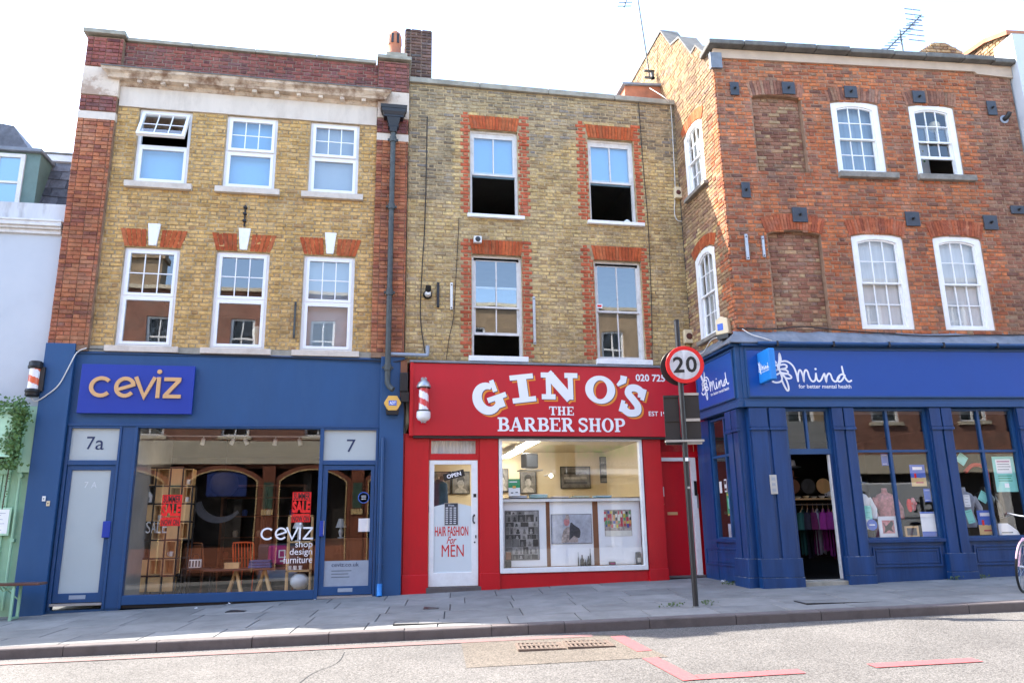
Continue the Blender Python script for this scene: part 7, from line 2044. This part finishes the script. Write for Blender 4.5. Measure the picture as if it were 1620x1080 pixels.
sheet('poster', 'small royal blue poster under the beach poster in the left window', 'poster', at_m(3.15, 1.52), .12, .22, PBLUE, lines=2, lm=WLET)
t = thing('picture', 'white mounted picture of a black and red animal in the left corner window', 'picture', tuple(PMm @ Vector((2.39, .12, 1.01))), MA)
q = MB(); q.box(-.165, .165, -.01, .01, -.175, .175); q.build('mount', PAPER, t); MB().box(-.105, .105, -.012, -.010, -.10, .11).build('print', PNK, t)
q = MB(); q.prism([smooth_path([(-.09, .08), (-.05, .02), (.0, .05), (.06, .10), (.09, .05), (.05, -.02), (.08, -.08), (0, -.05), (-.08, -.09), (-.06, -.02), (-.09, .08)], 4)[:-1]], -.0135, -.012); q.build('figure', BLACK, t)
t = thing('picture', 'small brown framed picture low beside the mullion of the left window', 'picture', tuple(PMm @ Vector((2.82, .16, .93))), MA); q = MB(); ring(q, -.12, .12, -.09, .09, .03, -.015, .01); q.build('frame', WOOD, t); MB().box(-.09, .09, -.005, .005, -.06, .06).build('photo', DKP, t)
t = thing('plate_ornament', 'round blue badge shaped card at the left of the left corner window', 'card', tuple(PMm @ Vector((2.10, .10, 1.05))), MA); q = MB(); q.lathe([(.001, -.003), (.09, -.003), (.09, .003)], n=20, axis='y'); q.build('disc', PBLUE, t); MB().box(-.05, .05, -.0045, -.003, -.01, .01).build('print_line', WLET, t)
def bust(lab, x, y, col, hat=None, hz=1.45, arms=True, nm='mannequin'):
    t = thing(nm, lab, 'mannequin', lp(x, y, .80), MA)
    q = MB(); q.lathe([(.10, .0), (.11, .02), (.015, .03), (.015, .2)], n=14); q.build('stand', BLACKM, t)
    q = MB()
    prof = [(.13, .18), (.15, .25), (.115, .42), (.15, .58), (.17, .66), (.12, .75), (.045, .79), (.04, .86)]
    q.lathe(prof, n=16); q.build('torso', col, t, Matrix.Diagonal((1.15, .75, 1, 1)))
    if arms:
        for s_ in (-1, 1): q = MB(); q.tube([(s_ * .17, 0, .69), (s_ * .25, -.02, .5), (s_ * .22, -.06, .34)], [.055, .05, .045], 8); q.build('sleeve', col, t)
    if hat: q = MB(); q.lathe([(.17, .95), (.09, .97), (.085, 1.06), (.001, 1.08)], n=16); q.build('hat', hat, t); q = MB(); q.tube([(0, 0, .85), (0, 0, .97)], .035, 8); q.build('neck', CREAMP, t)
bust('mannequin in a white top and pale hat at the left of the left window', 2.10, .42, PAPER, WPLAS)
bust('mannequin in a red spotted top in the left corner window', 2.62, .48, PNK)
bust('mannequin in a grey jacket with red scarf in the right corner window', 4.05, .45, PALE, None)
bust('mannequin in a black top behind the big teal notice', 4.5, .55, BLACK, None)
t = thing('scarf', 'bright red scarf draped across the top of the right corner window', 'scarf', lp(4.28, .35, 1.98), MA); q = MB(); q.tube(smooth_path([(-.2, 0, -.06), (-.05, 0, .05), (.12, 0, .04), (.2, 0, -.08), (.19, .02, -.5)], 4), .035, 8); q.build('fabric', SALE, t)
t = thing('sandal', 'pair of red and white sandals in the left corner window', 'sandals', lp(2.87, .2, 1.36), MA)
for k in range(2): q = MB(); q.prism([[(.045 * math.cos(a) + k * .07, .11 * math.sin(a) + k * .02) for a in [2 * math.pi * i / 14 for i in range(14)]]], -.01, .01); q.box(-.05 + k * .07, .05 + k * .07, -.03, -.01, .01, .05); q.build('sandal', (SALE, PNK)[k], t)
t = thing('bag', 'deep red handbag behind the small brown picture in the left window', 'bag', lp(2.62, .5, .80), MA); q = MB(); q.box(-.22, .22, -.08, .08, 0, .26); q.build('body', FR[6], t, bevel=.05); q = MB(); q.tube(smooth_path([(-.12, 0, .25), (-.08, 0, .42), (.08, 0, .42), (.12, 0, .25)], 4), .012, 6); q.build('handle', FR[6], t)
t = thing('white_box', 'white sloping card display low at the right of the right corner window', 'display card', lp(4.58, .25, .80), MA); q = MB(); q.prism([[(-.2, 0), (.2, 0), (.14, .12), (-.02, .24), (-.2, .24)]], -.1, .1); q.build('card', PAPER, t); MB().box(-.15, .05, -.104, -.1, .08, .1).build('print_line', GLET, t)
# notices in the side window
SW = PMm @ SX
for lab, x, z, w, h, m1, bl in (('white slip at the left of the side window notices', .70, 1.74, .09, .20, PAPER, ()), ('black and white strip beside the white slip in the side window', .90, 1.76, .09, .22, PAPER, ((-.4, .4, .1, .4, BLACK), (-.4, .4, -.4, -.2, BLACK))), ('teal and green event poster in the side window', 1.0, 1.44, .20, .40, OGRN, ((-.4, .4, .36, .44, YEL), (-.25, .25, -.2, .25, TEAL), (-.4, .4, -.48, -.42, YEL))), ('sheet of small dark pictures in the side window', 1.28, 1.30, .24, .42, PAPER, tuple((-.4 + .28 * (k % 3), -.2 + .28 * (k % 3), .28 - .3 * (k // 3), .46 - .3 * (k // 3), BLACK) for k in range(6))), ('white notices above the sheet of pictures in the side window', 1.25, 1.72, .16, .34, PAPER, ((-.3, .3, .2, .3, GLET), (-.3, .2, 0, .03, GLET))), ('blue framed photo low in the side window', .95, 1.0, .18, .24, PALE, ((-.5, .5, .42, .5, BLACK), (-.5, -.4, -.5, .5, BLACK))), ('purple picture sheet low at the right of the side window', 1.30, .98, .2, .20, CUM, ((-.4, .1, -.2, .3, BLACK), (.15, .4, -.3, .1, PAPER)))):
    sheet('notice', lab, 'notice', SW @ TR((x, .06, z)), w, h, m1, blocks=bl)
t = thing('fridge_door', 'white fridge with coloured magnets inside the open upper window', 'fridge', lp(4.38, .75, 7.85), MA + R(12)); q = MB(); q.box(-.22, .3, 0, .5, -.6, .62); q.build('door', PAPER, t, bevel=.02)
rg = random.Random(6)
for k in range(10): q = MB(); q.lathe([(.001, -.012), (.022, -.01), (.022, 0)], (rg.uniform(-.14, .24), 0, rg.uniform(.1, .5)), 8, axis='y'); q.build('magnet', CC[k % 7], t)
t = thing('paper_lantern', 'round yellow paper lantern inside the right upper white window', 'lantern', lp(4.47, .26, 8.52), MA); q = MB(); q.lathe([(.11 * math.sin(math.pi * k / 10), -.11 * math.cos(math.pi * k / 10)) for k in range(11)], n=16); q.build('shade', CREAMP, t); q = MB(); q.tube([(0, 0, .11), (0, 0, .4)], .005, 5); q.build('cord', CABLE_D, t)
t = thing('bag', 'white plastic bag on the sill of the right open barber building window', 'bag', (4.98, .06, 7.01)); q = MB(); q.lathe([(.05, 0), (.07, .03), (.05, .07), (.02, .09), (.001, .085)], n=10); q.build('bag', BLINDW, t)
sheet('sticker', 'small white and red sticker in the corner of the right barber upstairs window', 'sticker', TR((4.33, .085, 5.27)), .12, .09, PAPER, blocks=((-.35, .35, -.2, .25, SALE),))

# ================================================================ bicycle at the right edge
bt = thing('bicycle', 'pale pink bicycle with silver handlebar parked at the right edge of the pavement', 'bicycle', (9.02, -4.0, gz(9.02, -4.0)), R(205))
bt.rotation_euler = (R(-7), 0, R(212))
def wheel(x):
    t = MB(); t.tube([(x + .335 * math.cos(a), 0, .345 + .335 * math.sin(a)) for a in [2 * math.pi * k / 40 for k in range(40)]], .017, 8, closed=True); Wt = t.build('wheel', BLACK, bt)
    t = MB(); t.tube([(x + .308 * math.cos(a), 0, .345 + .308 * math.sin(a)) for a in [2 * math.pi * k / 40 for k in range(40)]], .011, 6, closed=True); t.build('rim', STEEL, Wt)
    t = MB(); t.tube([(x, -.04, .345), (x, .04, .345)], .022, 10); t.build('hub', STEEL, Wt)
    for k in range(24):
        a = 2 * math.pi * k / 24; t = MB(); t.tube([(x + .02 * math.cos(a + 1), .03 * (-1) ** k, .345 + .02 * math.sin(a + 1)), (x + .30 * math.cos(a), 0, .345 + .30 * math.sin(a))], .0022, 4); t.build('spoke', STEEL, Wt)
FRM = mat('pale_pink_frame_paint', (.62, .38, .48), .3, .05, 3, 0, coat=.5)
# the bicycle's front is at local +x
wheel(0); wheel(-1.05)
q = MB()
q.tube([(-.23, 0, .92), (-.16, 0, .72)], .02, 10); q.tube([(-.18, 0, .78), (-.62, 0, .32)], .02, 10); q.tube([(-.62, 0, .32), (-.78, 0, .85)], .018, 10); q.tube([(-.20, 0, .84), (-.68, 0, .52)], .016, 8)
for y in (-.05, .05): q.tube([(-.62, y * .6, .32), (-1.05, y, .345)], .011, 6); q.tube([(-.73, y * .4, .72), (-1.05, y, .345)], .009, 6)
q.build('frame', FRM, bt)
q = MB()
for y in (-.055, .055): q.tube(smooth_path([(-.16, y * .9, .72), (-.10, y, .60), (0, y, .345)], 4), .013, 8)
q.tube([(-.16, -.05, .72), (-.16, .05, .72)], .02, 8)
q.build('fork', FRM, bt)
q = MB(); q.tube([(-.23, 0, .92), (-.255, 0, 1.0), (-.19, 0, 1.03)], .014, 8); q.tube(smooth_path([(-.36, -.30, 1.04), (-.24, -.24, 1.06), (-.18, -.08, 1.04), (-.18, .08, 1.04), (-.24, .24, 1.06), (-.36, .30, 1.04)], 4), .012, 8); q.build('handlebar', STEEL, bt)
for s_ in (-1, 1): q = MB(); q.tube([(-.24, s_ * .245, 1.06), (-.37, s_ * .303, 1.04)], .017, 8); q.build('grip', WOOD_R, bt); q = MB(); q.tube([(-.2, s_ * .2, 1.04), (-.27, s_ * .28, 1.0)], .006, 6); q.build('brake_lever', STEEL, bt)
q = MB(); q.lathe([(.001, -.03), (.09, -.02), (.10, 0), (.06, .03), (.001, .035)], (-.84, 0, .95), 12); q.tube([(-.78, 0, .85), (-.82, 0, .94)], .013, 8); q.build('saddle', BLACK, bt)
q = MB(); q.tube([(-.62, -.05, .32), (-.52, -.08, .2)], .01, 6); q.tube([(-.62, .05, .32), (-.72, .08, .44)], .01, 6); q.lathe([(.08, -.045), (.08, -.04)], (-.62, 0, .32), 16, axis='y'); q.build('crank', STEEL, bt)
q = MB(); q.tube([(.35 * math.cos(R(a)) , 0, .345 + .365 * math.sin(R(a))) for a in range(20, 150, 10)], .012, 6); q.build('mudguard', FRM, bt)

# ================================================================ weeds and litter
rg = random.Random(19)
def weeds(lab, x, y, n_, sp):
    t = thing('weed', lab, 'weed', (x, y, gz(x, y)))
    q = MB()
    for k in range(n_):
        p = Vector((rg.gauss(0, sp), rg.gauss(0, sp * .35), rg.uniform(.005, .06)))
        leaf(q, p, rg.uniform(.012, .034))
    q.build('leaves', WEED, t, kind='stuff')
    q = MB(); q.tube([(0, 0, 0), (.01, -.01, .06)], .004, 4); q.build('stem', WEED, t)
weeds('green weeds in the paving near the barber shop side of the corner plinth', 6.10, -1.30, 110, .13)
weeds('small weed tuft at the foot of the blue post between the corner windows', 9.38, -2.30, 60, .05)
weeds('few weeds left of the sign post foot', 4.12, -3.30, 30, .08)
weeds('few weeds right of the sign post foot', 4.62, -3.32, 30, .07)
weeds('few weeds below the right corner shop panel', 9.9, -2.30, 24, .06)
for lab, x, y, s_ in (('crumpled white paper scrap below the blue shop window', -2.18, -.12, .04), ('tiny white scrap on the paving below the blue shop window', -2.60, -.42, .022), ('white scrap below the blue shop door', -.82, -.14, .025), ('pale litter scraps by the side of the corner plinth', 5.98, -.95, .05)):
    t = thing('litter', lab, 'litter', (x, y, gz(x, y) + .002), rg.uniform(0, 3))
    q = MB()
    for k in range(5): 
        p = Vector((rg.gauss(0, s_ * .5), rg.gauss(0, s_ * .5), s_ * .3)); a = Vector((rg.uniform(-1, 1), rg.uniform(-1, 1), rg.uniform(-.4, .6))) * s_; b = Vector((rg.uniform(-1, 1), rg.uniform(-1, 1), rg.uniform(-.3, .6))) * s_
        q.face([p, p + a, p + a + b, p + b])
    q.build('scrap', PAPER, t)

flush_bricks()
